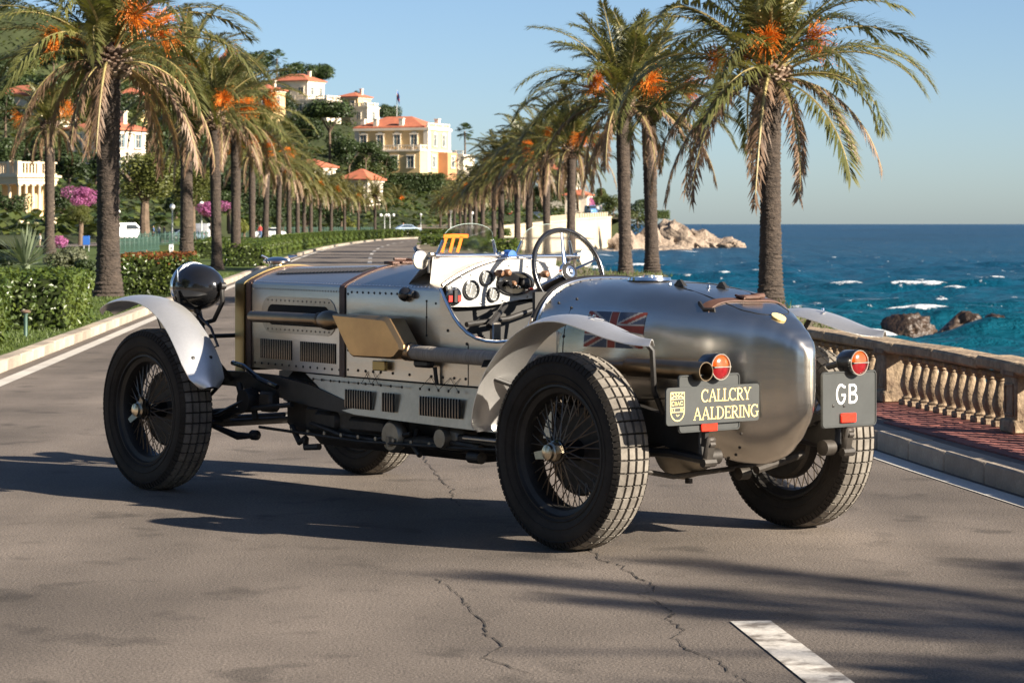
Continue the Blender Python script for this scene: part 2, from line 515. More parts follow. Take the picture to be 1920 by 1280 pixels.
# cracks in the asphalt
rng = random.Random(3)
for line in ([(820, 1085), (842, 1102), (866, 1122), (878, 1140), (905, 1165), (912, 1190), (945, 1212), (905, 1232), (1000, 1266)],
             [(1105, 1028), (1128, 1050), (1168, 1062), (1190, 1082), (1222, 1092), (1225, 1108), (1196, 1114), (1238, 1130), (1262, 1150), (1252, 1160), (1285, 1182), (1262, 1196), (1292, 1220), (1345, 1238), (1372, 1262), (1420, 1290)],
             [(785, 835), (795, 860), (815, 880), (828, 902), (850, 918), (846, 935), (870, 952)]):
    pts = []
    for (u0, v0), (u1, v1) in zip(line, line[1:]):
        for k in range(7):
            f = k / 7
            p = on(u0 + (u1 - u0) * f + rng.uniform(-5, 5), v0 + (v1 - v0) * f + rng.uniform(-1.8, 1.8))
            pts.append((p.x, p.y))
    a, b = [], []
    for i, (x, y) in enumerate(pts):
        w = rng.uniform(.001, .0042)
        a.append((x - w, y + rng.uniform(-.005, .005)))
        b.append((x + w, y + rng.uniform(-.005, .005)))
    sheet('crack', a, b, .003, M['crack'], road)

# verges
lawn = setting(sheet('lawn', offset(LR[:128], -16), offset(LR[:128], -.16), .115, M['lawn']))
fy = [-14, -5, 4, 12, 18, 23.5]
setting(sheet('added_forecourt', [(-30, y) for y in fy], [(interp(LEFT, y) - .17, y) for y in fy], .122, M['kerb']))  # added out of view: pale paving for the car's flank to mirror
vy = [-14, 0, 8, 14, 17, 20, 23.4]
pav = setting(sheet('pavement', [(interp(RIGHT, y) + .16, y) for y in vy], [(BAL(y) + .45, y) for y in vy], .105, M['joint']))
vy = [23.4, 26, 30, 36, 40, 45.7, 48, 53, 58, 64, 69, 74, 77, 87, 97, 105, 112, 124, 131, 138, 150, 175, 200, 230]
setting(sheet('verge', [(interp(RIGHT, y) + .16, y) for y in vy], [(interp(EDGE, y) - .25, y) for y in vy], .105, M['earth']))

# red pavers, one by one where the photograph shows them
pm = MB()
pm.cbox((0, 0, 0), (.196, .096, .03), .004)
pmesh = pm.mesh('paver', M['paver'])
tdir = Vector((-.136, 1, 0)).normalized()
ndir = Vector((tdir.y, -tdir.x, 0))
ang = math.atan2(tdir.y, tdir.x)
rng = random.Random(5)
cnt = 0
for i in range(44):
    Y = 13.6 + i * .2
    for j in range(8):
        s = Y + (.1 if j % 2 else 0)
        p = Vector((BAL(s), s, 0)) - ndir * (.05 + j * .1)
        if p.x < interp(RIGHT, p.y) + .30 or cnt >= 300 or (p.x * FPX / p.y + 960) < 1590:
            continue
        link('paver', pmesh, pav, (p.x, p.y, .103 + rng.uniform(-.002, .002)), (rng.uniform(-.008, .008), rng.uniform(-.008, .008), ang + rng.uniform(-.012, .012)))
        cnt += 1
# the rest of the pavement in paver courses, joined
m = MB()
for i in range(110):
    Y = -2 + i * .2
    for j in range(-3, 12):
        s = Y + (.1 if j % 2 else 0)
        p = Vector((BAL(s), s, 0)) - ndir * (.05 + j * .1)
        if p.x < interp(RIGHT, p.y) + .30 or p.y > 23.2:
            continue
        if 13.5 < s < 22.5 and 0 <= j < 8 and (p.x * FPX / p.y + 960) >= 1590:
            continue
        m.box((p.x, p.y, .103), (.196, .096, .03), Matrix.Rotation(ang, 3, 'Z'))
o = m.build('paver_field', M['paver'], pav, smooth=0)
o['kind'] = 'stuff'

# kerb stones
def kerbs(line, side, y0, y1, L, name, h=.118):
    root = setting(empty(name))
    pts = resample(cut(line, y0, y1), int(sum(math.hypot(b[0] - a[0], b[1] - a[1]) for a, b in zip(cut(line, y0, y1), cut(line, y0, y1)[1:])) / L))
    rng = random.Random(len(pts))
    k = MB()
    k.cbox((0, 0, 0), (L - .012, .17, h + .1), .012)
    me = k.mesh('kerb_stone', M['kerb'])
    for i, (a, b) in enumerate(zip(pts, pts[1:])):
        t = Vector((b[0] - a[0], b[1] - a[1], 0))
        c = Vector(((a[0] + b[0]) / 2, (a[1] + b[1]) / 2, (h - .1) / 2 + rng.uniform(-.004, .004)))
        nn = Vector((t.y, -t.x, 0)).normalized() * side * .085
        link('kerb_stone', me, root, c + nn, (0, 0, math.atan2(t.y, t.x) + rng.uniform(-.006, .006)), (t.length / L, 1, 1))
    return root
kerbs(LEFT, -1, 10, 120, .95, 'kerb')
kerbs(LEFT, -1, 118, 290, 3.0, 'kerb')
kerbs(RIGHT, 1, 2, 60, .75, 'kerb')
kerbs(RIGHT, 1, 58, 250, 3.0, 'kerb')

# grass blades along the near lawn
rng = random.Random(11)
m = MB()
for i in range(26000):
    y = 27 + 45 * rng.random() ** 1.6
    x = interp(LEFT, y) - .2 - rng.random() * (1.9 if rng.random() < .7 else 4)
    a = rng.uniform(0, 6.28)
    w, hh = .006 + y * .00012, rng.uniform(.015, .045)
    c, s_ = math.cos(a) * w, math.sin(a) * w
    m.add([(x - c, y - s_, .112), (x + c, y + s_, .112), (x + rng.uniform(-.02, .02), y + rng.uniform(-.02, .02), .115 + hh)], [(0, 1, 2)])
g = m.build('grass', M['grass'], smooth='leaf')
setting(g, 'stuff', 'short green grass on the lawn behind the far kerb')

# ---------------------------------------------------------------- sea
def build_sea():
    rows = [26.0]
    while rows[-1] < 45000:
        y = rows[-1]
        rows.append(y + max(.28, y * y / (FPX * 3.95) * 1.25))
        if len(rows) > 700:
            break
    rows = [r_ for r_ in rows if r_ < 5200] + [5500, 7000, 10000, 16000, 26000, 45000]
    rows = np.array(rows)
    tans = np.concatenate([np.linspace(-.9, -.03, 30)[:-1], np.linspace(-.03, .24, 520), np.linspace(.24, 1.6, 60)[1:]])
    Yg, Tg = np.meshgrid(rows, tans, indexing='ij')
    X = Yg * Tg
    rs = np.random.RandomState(4)
    Z = np.zeros_like(X)
    dy = np.gradient(rows)[:, None]
    dx = (rows * (.27 / 520))[:, None]
    for k in range(56):
        lam = .8 * (13.0 / .8) ** rs.rand()
        th = R(-76 + rs.randn() * 27)                 # swell runs in towards the shore
        kx, ky = math.cos(th) * 2 * math.pi / lam, math.sin(th) * 2 * math.pi / lam
        amp = .0135 * lam ** .84
        fade = np.clip(lam / (2.6 * np.maximum(dy * abs(math.sin(th)), dx * abs(math.cos(th))) + 1e-6) - .5, 0, 1)
        ph = kx * X + ky * Yg + rs.rand() * 6.28
        Z += amp * fade * (1 - 2 * np.abs(np.sin(ph / 2)) ** 1.35 + .2)
    foam = np.clip((Z / (Z.std(axis=1, keepdims=True) + .02) - 2.1) / .9, 0, .8)
    def blob(cx, cy, r):
        return np.clip(1.25 - np.hypot(X - cx, (Yg - cy) * .8) / r, 0, 1)
    for p, r in SHORE_FOAM:
        foam = np.maximum(foam, blob(p[0], p[1], r))
    Zs = Z + SEA
    nr, nc = X.shape
    me = bpy.data.meshes.new('sea')
    co = np.stack([X, Yg, Zs], -1).reshape(-1, 3)
    idx = np.arange(nr * nc).reshape(nr, nc)
    q = np.stack([idx[:-1, :-1], idx[:-1, 1:], idx[1:, 1:], idx[1:, :-1]], -1).reshape(-1, 4)
    me.vertices.add(len(co))
    me.vertices.foreach_set('co', co.ravel())
    me.loops.add(q.size)
    me.loops.foreach_set('vertex_index', q.ravel())
    me.polygons.add(len(q))
    me.polygons.foreach_set('loop_start', np.arange(0, q.size, 4))
    me.polygons.foreach_set('use_smooth', np.ones(len(q), bool))
    at_ = me.attributes.new('foam', 'FLOAT', 'POINT')
    at_.data.foreach_set('value', foam.ravel().astype(np.float32))
    me.update()
    me.validate()
    mt = bpy.data.materials.new('sea_water')
    mt.use_nodes = True
    t = mt.node_tree
    p = t.nodes['Principled BSDF']
    geo = N(t, 'ShaderNodeNewGeometry')
    sep = N(t, 'ShaderNodeSeparateXYZ')
    t.links.new(geo.outputs['Position'], sep.inputs[0])
    mr = N(t, 'ShaderNodeMapRange')                    # shallow turquoise by the shore, deep blue further out
    lg = N(t, 'ShaderNodeMath', operation='LOGARITHM')
    lg.inputs[1].default_value = 10
    t.links.new(sep.outputs[1], lg.inputs[0])
    t.links.new(lg.outputs[0], mr.inputs[0])
    mr.inputs['From Min'].default_value = 1.85
    mr.inputs['From Max'].default_value = 3.3
    cr = N(t, 'ShaderNodeValToRGB')
    e = cr.color_ramp.elements
    e[0].position, e[0].color = 0, (0.003, 0.058, 0.084, 1)
    e[1].position, e[1].color = 1, (0.003, 0.034, 0.074, 1)
    x_ = e.new(.35); x_.color = (0.002, 0.046, 0.086, 1)
    x_ = e.new(.6); x_.color = (0.002, 0.038, 0.078, 1)
    t.links.new(mr.outputs[0], cr.inputs[0])
    n1 = N(t, 'ShaderNodeTexNoise')
    mp = N(t, 'ShaderNodeMapping')
    mp.inputs['Scale'].default_value = (.02, .008, 1)
    t.links.new(geo.outputs['Position'], mp.inputs[0])
    t.links.new(mp.outputs[0], n1.inputs['Vector'])
    n1.inputs['Scale'].default_value = 1
    n1.inputs['Detail'].default_value = 5
    r1 = N(t, 'ShaderNodeMapRange')
    r1.inputs['From Min'].default_value = .3
    r1.inputs['From Max'].default_value = .7
    r1.inputs['To Min'].default_value = .65
    r1.inputs['To Max'].default_value = 1.35
    t.links.new(n1.outputs['Fac'], r1.inputs[0])
    mu = N(t, 'ShaderNodeMix', data_type='RGBA', blend_type='MULTIPLY')
    mu.inputs[0].default_value = 1
    t.links.new(cr.outputs[0], mu.inputs[6])
    t.links.new(r1.outputs[0], mu.inputs[7])
    # foam: crests from the mesh broken up by noise, plus far white horses
    nf = N(t, 'ShaderNodeTexNoise')
    mf = N(t, 'ShaderNodeMapping')
    mf.inputs['Scale'].default_value = (1.1, .8, 1)
    t.links.new(geo.outputs['Position'], mf.inputs[0])
    t.links.new(mf.outputs[0], nf.inputs['Vector'])
    nf.inputs['Scale'].default_value = 1.6
    nf.inputs['Detail'].default_value = 6
    nf.inputs['Roughness'].default_value = .7
    fa = N(t, 'ShaderNodeAttribute', attribute_name='foam')
    sm = N(t, 'ShaderNodeMath', operation='ADD')
    t.links.new(nf.outputs['Fac'], sm.inputs[0])
    t.links.new(fa.outputs['Fac'], sm.inputs[1])
    ra = N(t, 'ShaderNodeMapRange')
    ra.inputs['From Min'].default_value = 1.02
    ra.inputs['From Max'].default_value = 1.2
    t.links.new(sm.outputs[0], ra.inputs[0])
    nw = N(t, 'ShaderNodeTexNoise')
    mw = N(t, 'ShaderNodeMapping')
    mw.inputs['Scale'].default_value = (.8, .26, 1)
    t.links.new(geo.outputs['Position'], mw.inputs[0])
    t.links.new(mw.outputs[0], nw.inputs['Vector'])
    nw.inputs['Scale'].default_value = 1
    nw.inputs['Detail'].default_value = 5
    nw.inputs['Roughness'].default_value = .75
    rw = N(t, 'ShaderNodeMapRange')
    rw.inputs['From Min'].default_value = .645
    rw.inputs['From Max'].default_value = .70
    t.links.new(nw.outputs['Fac'], rw.inputs[0])
    fx = N(t, 'ShaderNodeMath', operation='MAXIMUM')
    t.links.new(ra.outputs[0], fx.inputs[0])
    t.links.new(rw.outputs[0], fx.inputs[1])
    mc = N(t, 'ShaderNodeMix', data_type='RGBA')
    t.links.new(fx.outputs[0], mc.inputs[0])
    t.links.new(mu.outputs[2], mc.inputs[6])
    mc.inputs[7].default_value = (.72, .74, .74, 1)
    t.links.new(mc.outputs[2], p.inputs['Base Color'])
    p.inputs['Roughness'].default_value = .28
    p.inputs['IOR'].default_value = 1.33
    p.inputs['Specular IOR Level'].default_value = .05
    nb = N(t, 'ShaderNodeTexNoise')
    mb = N(t, 'ShaderNodeMapping')
    mb.inputs['Scale'].default_value = (.7, 1.0, 1)
    t.links.new(geo.outputs['Position'], mb.inputs[0])
    t.links.new(mb.outputs[0], nb.inputs['Vector'])
    nb.inputs['Scale'].default_value = .9
    nb.inputs['Detail'].default_value = 7
    nb.inputs['Roughness'].default_value = .65
    bu = N(t, 'ShaderNodeBump')
    bu.inputs['Strength'].default_value = 1
    bu.inputs['Distance'].default_value = .7
    t.links.new(nb.outputs['Fac'], bu.inputs['Height'])
    t.links.new(bu.outputs[0], p.inputs['Normal'])
    me.materials.append(mt)
    setting(link('sea', me))

# ---------------------------------------------------------------- rocks
from mathutils import noise as mnoise
def rock(name, c, d, seed, mat, label=None, cat='rock', group=None, rz=0, sub=4, rough=.35):
    bm = bmesh.new()
    bmesh.ops.create_icosphere(bm, subdivisions=sub, radius=1)
    off = Vector((seed * 3.7, seed * 1.3, seed * 7.1))
    for v in bm.verts:
        p = v.co.normalized()
        k = 1 + rough * mnoise.noise(p * 1.3 + off) + rough * .6 * mnoise.noise(p * 3.1 + off) + rough * .3 * mnoise.noise(p * 7 + off)
        q = p * k
        # facets: flatten against a few random planes
        for a in range(6):
            pl = mnoise.random_unit_vector() if False else Vector((math.sin(seed * 5 + a * 2.1), math.cos(seed * 3 + a * 1.7), math.sin(seed + a * 2.9))).normalized()
            e = q.dot(pl) - .82
            if e > 0:
                q -= pl * e * .85
        v.co = Vector((q.x * d[0], q.y * d[1], q.z * d[2]))
    me = bpy.data.meshes.new(name)
    bm.to_mesh(me)
    bm.free()
    me.materials.append(mat)
    me.polygons.foreach_set('use_smooth', [True] * len(me.polygons))
    me.set_sharp_from_angle(angle=R(38))
    o = link(name, me, None, c, (0, 0, rz))
    if label:
        tag(o, label, cat, group)
    return o

SHORE_FOAM = []
def sea_at(u, v):
    return on(u, v, SEA)
for i, (u, v, w, hh, lab) in enumerate(((1710, 634, 46, 40, 'smaller brown wet rock in the sea beyond the balustrade'), (1818, 641, 62, 48, 'larger brown wet rock in the sea, streaked white on top'), (1880, 642, 44, 44, 'low brown wet rock at the right end of the sea rocks'))):
    p = sea_at(u, v)
    k = p.y / FPX
    rock('sea_rock', (p.x, p.y + 1, SEA + .12), (w * k * 1.05, w * k * .9, hh * k * .92), i + 1, M['wet_rock'], lab, 'rock', 'rocks in the sea near the balustrade', rz=i, sub=5)
    SHORE_FOAM.append(((p.x, p.y), w * k * 1.5))
SHORE_FOAM.append(((sea_at(1800, 640).x, sea_at(1800, 640).y), 2.2))
SHORE_FOAM.append(((sea_at(1650, 637).x, sea_at(1650, 637).y), 1.6))
SHORE_FOAM.append(((sea_at(1905, 640).x, sea_at(1905, 640).y), 1.5))
# headland boulders: pixel centre x, waterline or base y, half width, height, depth, label
hb = [(1172, 470, 36, 44, 420, 'tall pale boulder at the foot of the sea wall end'), (1215, 466, 44, 52, 432, 'pale broad boulder between the two paired palms'),
      (1262, 462, 46, 54, 445, 'largest pale limestone mass of the headland'), (1300, 461, 40, 40, 446, 'pale limestone boulder halfway along the headland'),
      (1330, 461, 34, 31, 446, 'pale ledge near the seaward end of the headland'), (1358, 461, 30, 22, 446, 'low tan rock before the headland tip'),
      (1382, 462, 15, 12, 444, 'small brown rock at the very tip of the headland'), (1240, 474, 40, 17, 405, 'low tan rock shelf in front of the headland'),
      (1272, 471, 28, 13, 410, 'small brown shelf at the headland waterline'), (1150, 476, 26, 12, 392, 'low brown rock at the sea wall foot'), (1110, 478, 26, 10, 388, 'low brown rock beside the sea wall foot'), (1068, 480, 22, 9, 380, 'low brown rock seen past the steering wheel')]
for i, (u, v, w, hh, Y, lab) in enumerate(hb):
    k = Y / FPX
    z0 = EYE - (v - 420) * k
    rock('headland_rock', ((u - 960) * k, Y + w * k * .3, z0 - .2 * hh * k), (w * k * 1.15, w * k * 1.2, hh * k * .86), i + 20, M['rock'], lab, 'rock', 'boulders of the headland', rz=i * 1.3, rough=.55)
    SHORE_FOAM.append((((u - 960) * k, sea_at(u, max(v, 462)).y - 2), w * k * 1.1))
build_sea()
# far and side reaches of the sea under the near mesh (behind and beside the camera)
m = MB()
m.add([(5.5, -60, SEA), (60, -60, SEA), (60, 26, SEA), (4.2, 26, SEA)], [(0, 1, 2, 3)])
setting(m.build('water', bpy.data.materials['sea_water'], smooth=0))

# ---------------------------------------------------------------- sea wall and headland ground
sw = empty('sea_wall', at(1050, 440, 415))
tag(sw, 'long pale cream sea wall with crenelated parapet below the headland', 'wall')
wl = [(-1.0, 296, 1.0), (4.5, 360, 1.5), (10.5, 410, 2.1), (16.3, 438, 2.45)]
m, cp = MB(), MB()
for (x0, y0, z0), (x1, y1, z1) in zip(wl, wl[1:]):
    d = Vector((x1 - x0, y1 - y0, 0)).normalized()
    nn = Vector((-d.y, d.x, 0)) * .5
    b0, b1 = Vector((x0, y0, 0)), Vector((x1, y1, 0))
    for mm, lo, a, ex in ((m, SEA - 1, .0, 0), (cp, 0, .28, .12)):
        q0, q1 = (lo if mm is m else z0), (lo if mm is m else z1)
        e = nn.normalized() * ex
        vs = [b0 - e + Vector((0, 0, q0)), b1 - e + Vector((0, 0, q1)), b1 + nn + Vector((0, 0, q1)), b0 + nn + Vector((0, 0, q0)),
              b0 - e + Vector((0, 0, z0 + a)), b1 - e + Vector((0, 0, z1 + a)), b1 + nn + Vector((0, 0, z1 + a)), b0 + nn + Vector((0, 0, z0 + a))]
        mm.add(vs, [(0, 3, 2, 1), (4, 5, 6, 7), (0, 1, 5, 4), (1, 2, 6, 5), (2, 3, 7, 6), (3, 0, 4, 7)])
inv = Matrix.Translation(-sw.location)
for mm, nm in ((m, 'wall_face'), (cp, 'coping')):
    mm.v = [tuple(Vector(p) - sw.location) for p in mm.v]
    mm.build(nm, M['seawall'], sw, smooth=0)
pk = MB().cbox((0, 0, 0), (.5, .45, .75), .04).mesh('parapet_post', M['seawall'])
for (x0, y0, z0), (x1, y1, z1) in zip(wl[1:], wl[2:]):
    L = math.hypot(x1 - x0, y1 - y0)
    for i in range(int(L / 2.2)):
        f = i * 2.2 / L
        link('parapet_post', pk, sw, Vector((x0 + (x1 - x0) * f - .1, y0 + (y1 - y0) * f + .25, z0 + (z1 - z0) * f + .6)) - sw.location, (0, 0, math.atan2(y1 - y0, x1 - x0)))

# hillside terrain from spot heights
SPOT = [(-13, 150, -.1), (-14, 200, -.1), (-14, 250, -.1), (-12, 300, -.1), (-5, 320, -.1), (-1, 300, -.2), (-5, 150, -.4), (-2, 250, -.4), (-20, 150, .2), (-30, 150, .5), (-60, 150, 3), (-100, 150, 8),
        (-36, 205, 1.4), (-27, 180, .8), (-25, 215, 1.3), (-20, 280, .3), (-20, 340, 1.0), (-39, 262, 5.5), (-50, 240, 6), (-58, 300, 13), (-57, 400, 16), (-75, 330, 18),
        (-21.5, 384, 4), (-18.5, 450, 9.6), (-10, 455, 9.0), (-26, 455, 9.8), (-18, 420, 5.5), (-10, 400, 3.0), (-44, 550, 22.5), (-52, 545, 23), (-31, 560, 21.5), (-35, 480, 14), (-40, 420, 11.5), (-62, 600, 33), (-47, 650, 27), (-34, 650, 22),
        (-13, 600, 13.5), (-2, 550, 6.5), (-6, 480, 6), (12, 500, 3.6), (2, 420, 1.6), (8, 450, 2.0), (15, 455, 2.2), (22, 470, 2.0), (26, 500, 1.5), (-96, 500, 41), (-80, 560, 40), (-120, 400, 40), (-2, 360, .8), (10, 425, 1.9), (30, 620, -3), (28, 560, -3), (20, 680, -3), (-20, 760, 10)]
SP = np.array(SPOT)
def hill_z(x, y):
    d2 = (SP[:, 0] - x) ** 2 * 2.2 + (SP[:, 1] - y) ** 2 * .55
    w = 1 / (d2 + 30) ** 1.9
    return float((w * SP[:, 2]).sum() / w.sum())
xs = np.arange(-150, 34, 3.0)
yg = np.arange(140, 800, 6.0)
def hz(x, y):
    z = hill_z(x, y)
    if y < 345:                       # stay under the road and the promenade
        lx = interp(LEFT, y) if y < 279 else -8
        if x > lx - 16.5:
            z = min(z, -.3)
    # seaward edge behind the sea wall
    wx = 16.5 if y > 440 else (interp([(-1.0, 296), (4.5, 360), (10.5, 410), (16.3, 438)], y))
    if y <= 446 and x > (wx - 4.5 if y > 290 else wx + .2):
        z = SEA - 1.5
    if y > 441 and x > 19:
        z = min(z, SEA - 1.5)
    return z
grid = [[Vector((x, y, hz(x, y))) for x in xs] for y in yg]
m = MB()
m.loft(grid)
terrain = setting(m.build('hillside', M['hill'], smooth=80))
# clifftop platform behind the sea wall
m = MB()
m.add([(-1.3, 297, .95), (4.2, 361, 1.45), (10.2, 411, 2.0), (16.0, 439, 2.35), (24, 470, 2.3), (20, 540, 3.5), (-14, 470, 3.5), (-12, 330, .9)], [(0, 1, 2, 3, 4, 5, 6, 7)])
setting(m.build('promenade', M['earth'], smooth=0))

# ---------------------------------------------------------------- balustrade along the promenade
bal = empty('balustrade', (BAL(17.4), 17.4, 0), 0)
tag(bal, 'weathered stone balustrade with bulbous balusters between road and sea', 'balustrade')
BZ = .118
bl = MB()
bl.cbox((0, 0, .022), (.115, .115, .044), .008)
bl.lathe([(.046, .044), (.05, .055), (.036, .068), (.04, .085), (.055, .12), (.06, .15), (.056, .185), (.043, .23), (.033, .275), (.03, .30), (.042, .31), (.042, .322), (.05, .33)], 14)
bl.cbox((0, 0, .345), (.105, .105, .03), .006)
blm = bl.mesh('baluster', M['old_stone'], 35)
cpm = MB().cbox((0, 0, 0), (.99, .26, .075), .018).mesh('coping_stone', M['old_stone'])
pr = MB().cbox((0, 0, .205), (.24, .22, .41), .012).cbox((0, 0, .045), (.29, .27, .09), .014).cbox((0, -.0, .385), (.28, .26, .05), .012)
prm = pr.mesh('pier', M['old_stone'])
pan = MB()
for s_, (cx, cz, w, hh) in enumerate(((0, .31, .17, .018), (0, .12, .17, .018), (-.078, .215, .018, .175), (.078, .215, .018, .175))):
    pan.cbox((cx, .112, cz), (w, .016, hh), .004)
panm = pan.mesh('panel_moulding', M['old_stone'])
rng = random.Random(9)
def bput(nm, me, s, off, z, rz=0, sc=None):
    p = Vector((BAL(s), s, 0)) + ndir * off
    return link(nm, me, bal, Vector((p.x, p.y, z)) - bal.location, (rng.uniform(-.015, .015), rng.uniform(-.015, .015), ang + rz), sc)
s0, sp = 17.28, .214
ny = tdir.y
pier_s = [s0 - .25 * 1 - .03, s0 + 12 * sp + .14, s0 + 24 * sp + .5, s0 - 12 * sp - .65, s0 - 24 * sp - 1.05]
for s in pier_s:
    bput('pier', prm, s, .13, BZ)
    bput('panel_moulding', panm, s, .13, BZ, math.pi * 0)
for k in range(12):
    for base in (s0, s0 + 12 * sp + .36, s0 - 12 * sp - .42):
        s = base + (k + .05) * sp
        if any(abs(s - q) < .13 for q in pier_s):
            continue
        bput('baluster', blm, s, .13, BZ, rng.uniform(-.1, .1), (1, 1, 1))
for k in range(13):
    bput('coping_stone', cpm, 11.2 + k * .995, .13, BZ + .40 + .02 + rng.uniform(-.003, .003))
# ---------------------------------------------------------------- buildings
def hip_roof(w, d, h, over=.5, t=.18):
    m = MB()
    a, b = w / 2 + over, d / 2 + over
    if w >= d:
        r0, r1 = Vector((-(a - b), 0, h + t)), Vector((a - b, 0, h + t))
    else:
        r0, r1 = Vector((0, -(b - a), h + t)), Vector((0, b - a, h + t))
    c = [Vector((-a, -b, 0)), Vector((a, -b, 0)), Vector((a, b, 0)), Vector((-a, b, 0))]
    ct = [p + Vector((0, 0, t)) for p in c]
    vs = c + ct + [r0, r1]
    fs = [(3, 2, 1, 0), (0, 1, 5, 4), (1, 2, 6, 5), (2, 3, 7, 6), (3, 0, 4, 7)]
    if w >= d:
        fs += [(4, 5, 9, 8), (5, 6, 9), (6, 7, 8, 9), (7, 4, 8)]
    else:
        fs += [(4, 5, 8), (5, 6, 9, 8), (6, 7, 9), (7, 4, 8, 9)]
    m.add(vs, fs)
    return m

def window(parent, x, z, w, h, face, half, frame_mat, shutters=True, arch=False):
    """a framed window on a wall: face 'f' front (-y), 'r' right (+x)"""
    f, g, s = MB(), MB(), MB()
    def P3(a, b, c):
        return (a, -half - c, b) if face == 'f' else (half + c, a, b)
    def bx(mm, a0, a1, b0, b1, c0, c1):
        vs = [P3(a, b, c) for c in (c0, c1) for b in (b0, b1) for a in (a0, a1)]
        mm.add(vs, [(0, 2, 3, 1), (4, 5, 7, 6), (0, 1, 5, 4), (2, 6, 7, 3), (0, 4, 6, 2), (1, 3, 7, 5)])
    t = w * .12
    bx(f, x - w / 2 - t, x - w / 2, z, z + h, .01, .14)
    bx(f, x + w / 2, x + w / 2 + t, z, z + h, .01, .14)
    bx(f, x - w / 2 - t * 1.6, x + w / 2 + t * 1.6, z + h, z + h + t * 1.6, .012, .2)
    bx(f, x - w / 2 - t * 1.6, x + w / 2 + t * 1.6, z - t, z, .012, .22)
    bx(f, x - t * .25, x + t * .25, z, z + h, .03, .09)
    bx(f, x - w / 2, x + w / 2, z + h * .62, z + h * .66, .032, .088)
    if arch:
        bx(f, x - w * .35, x + w * .35, z + h + t * 1.6, z + h + t * 3.6, .012, .16)
    bx(g, x - w / 2, x + w / 2, z, z + h, .005, .03)
    wo_ = f.build('window', frame_mat, parent, smooth=0)
    g.build('pane', M['glass_dark'], wo_, smooth=0)
    if shutters:
        bx(s, x - w / 2, x - w * .22, z, z + h, .04, .09)
        bx(s, x + w * .22, x + w / 2, z, z + h, .04, .09)
        s.build('shutter', M['shutter'], wo_, smooth=0)
    return wo_

def house(name, label, u, v, Y, w, d, h, deg, wall, roofh=1.6, nf=3, nr=2, floors=2, chim=1, roof=True, ww=.95, wh=1.5, fm=None, over=.45, cat='house'):
    p = at(u, v, Y)
    e = empty(name, p, R(deg))
    tag(e, label, cat)
    MB().box((0, 0, h / 2 - 2), (w, d, h + 4)).build('wall', M[wall], e, smooth=0)
    c = MB()
    c.box((0, 0, h + .002 - .15), (w + .35, d + .35, .26))
    c.build('cornice', M['white_r'], e, smooth=0)
    if roof:
        r = hip_roof(w, d, roofh, over).build('roof', M['rooftile'], e, (0, 0, h), smooth=0)
        for k in range(chim):
            q = MB().box((0, 0, .5), (.55, .55, 1.5)).box((0, 0, 1.3), (.72, .72, .14))
            q.build('chimney', M['white_r'], r, (w * (.28 - .5 * k), d * .12, roofh * .55), smooth=0)
    fh = h / floors
    for fl in range(floors):
        for i in range(nf):
            window(e, -w / 2 + w * (i + .5) / nf, fl * fh + fh * .24, ww, min(wh, fh * .58), 'f', d / 2, M[fm or 'white_r'])
        for i in range(nr):
            window(e, -d / 2 + d * (i + .5) / nr, fl * fh + fh * .24, ww, min(wh, fh * .58), 'r', w / 2, M[fm or 'white_r'])
    return e

def rail(parent, pts, z, h=.8, mat='white_r', sp=.45):
    """a stone railing: base, handrail, small posts"""
    m = MB()
    for (x0, y0), (x1, y1) in zip(pts, pts[1:]):
        L = math.hypot(x1 - x0, y1 - y0)
        a = math.atan2(y1 - y0, x1 - x0)
        rt = Matrix.Rotation(a, 3, 'Z')
        c = ((x0 + x1) / 2, (y0 + y1) / 2)
        m.box((c[0], c[1], z + .07), (L, .22, .14), rt)
        m.box((c[0], c[1], z + h - .06), (L, .26, .12), rt)
        for i in range(int(L / sp) + 1):
            f = min(1, i * sp / L)
            big = i % 6 == 0
            m.box((x0 + (x1 - x0) * f, y0 + (y1 - y0) * f, z + h / 2), ((.32, .32, h + .1) if big else (.12, .12, h - .2)), rt)
    return m.build('railing', M[mat], parent, smooth=0)

# the big yellow villa with the flag
vl = empty('villa', at(755, 324, 450), R(-24))
tag(vl, 'large yellow two-storey villa with red hipped roof, terrace and rooftop flag', 'villa')
W_, D_, H_ = 13.6, 8.6, 7.3
MB().box((0, 0, H_ / 2 - 2), (W_, D_, H_ + 4)).build('wall', M['cream'], vl, smooth=0)
m = MB()
for z, t in ((3.55, .22), (H_ - .12, .42)):
    m.box((0, 0, z), (W_ + .4 + t * .3, D_ + .4 + t * .3, t))
m.build('cornice', M['white_r'], vl, smooth=0)
m = MB()
for sx in (-1, 1):
    for sy in (-1, 1):
        m.box((sx * (W_ / 2 - .35), sy * (D_ / 2 - .35), 3.5), (.86, .86, 7.0))
m.build('corner_pilaster', M['white_r'], vl, smooth=0)
rf = hip_roof(W_ - 1.4, D_ - 1.0, 1.9, .5).build('roof', M['rooftile'], vl, (-.6, 0, H_ + .1), smooth=0)
for x, y in ((-3.2, -3.6), (1.6, -3.6), (6.0, 1.0), (-5.9, -3.0)):
    MB().box((0, 0, .6), (.7, .7, 1.6)).box((0, 0, 1.45), (.9, .9, .16)).build('chimney', M['white_r'], rf, (x + .6, y, .1), smooth=0)
rail(vl, [(W_ / 2 - .1, -D_ / 2 + .1), (W_ / 2 - .1, D_ / 2 - .1)], H_ + .1, .75)
for i in range(4):
    window(vl, -5.2 + i * 3.15, 4.35, 1.15, 1.9, 'f', D_ / 2, M['white_r'], arch=True)
for i in range(2):
    window(vl, -1.8 + i * 3.4, 4.35, 1.1, 1.9, 'r', W_ / 2, M['white_r'], arch=True)
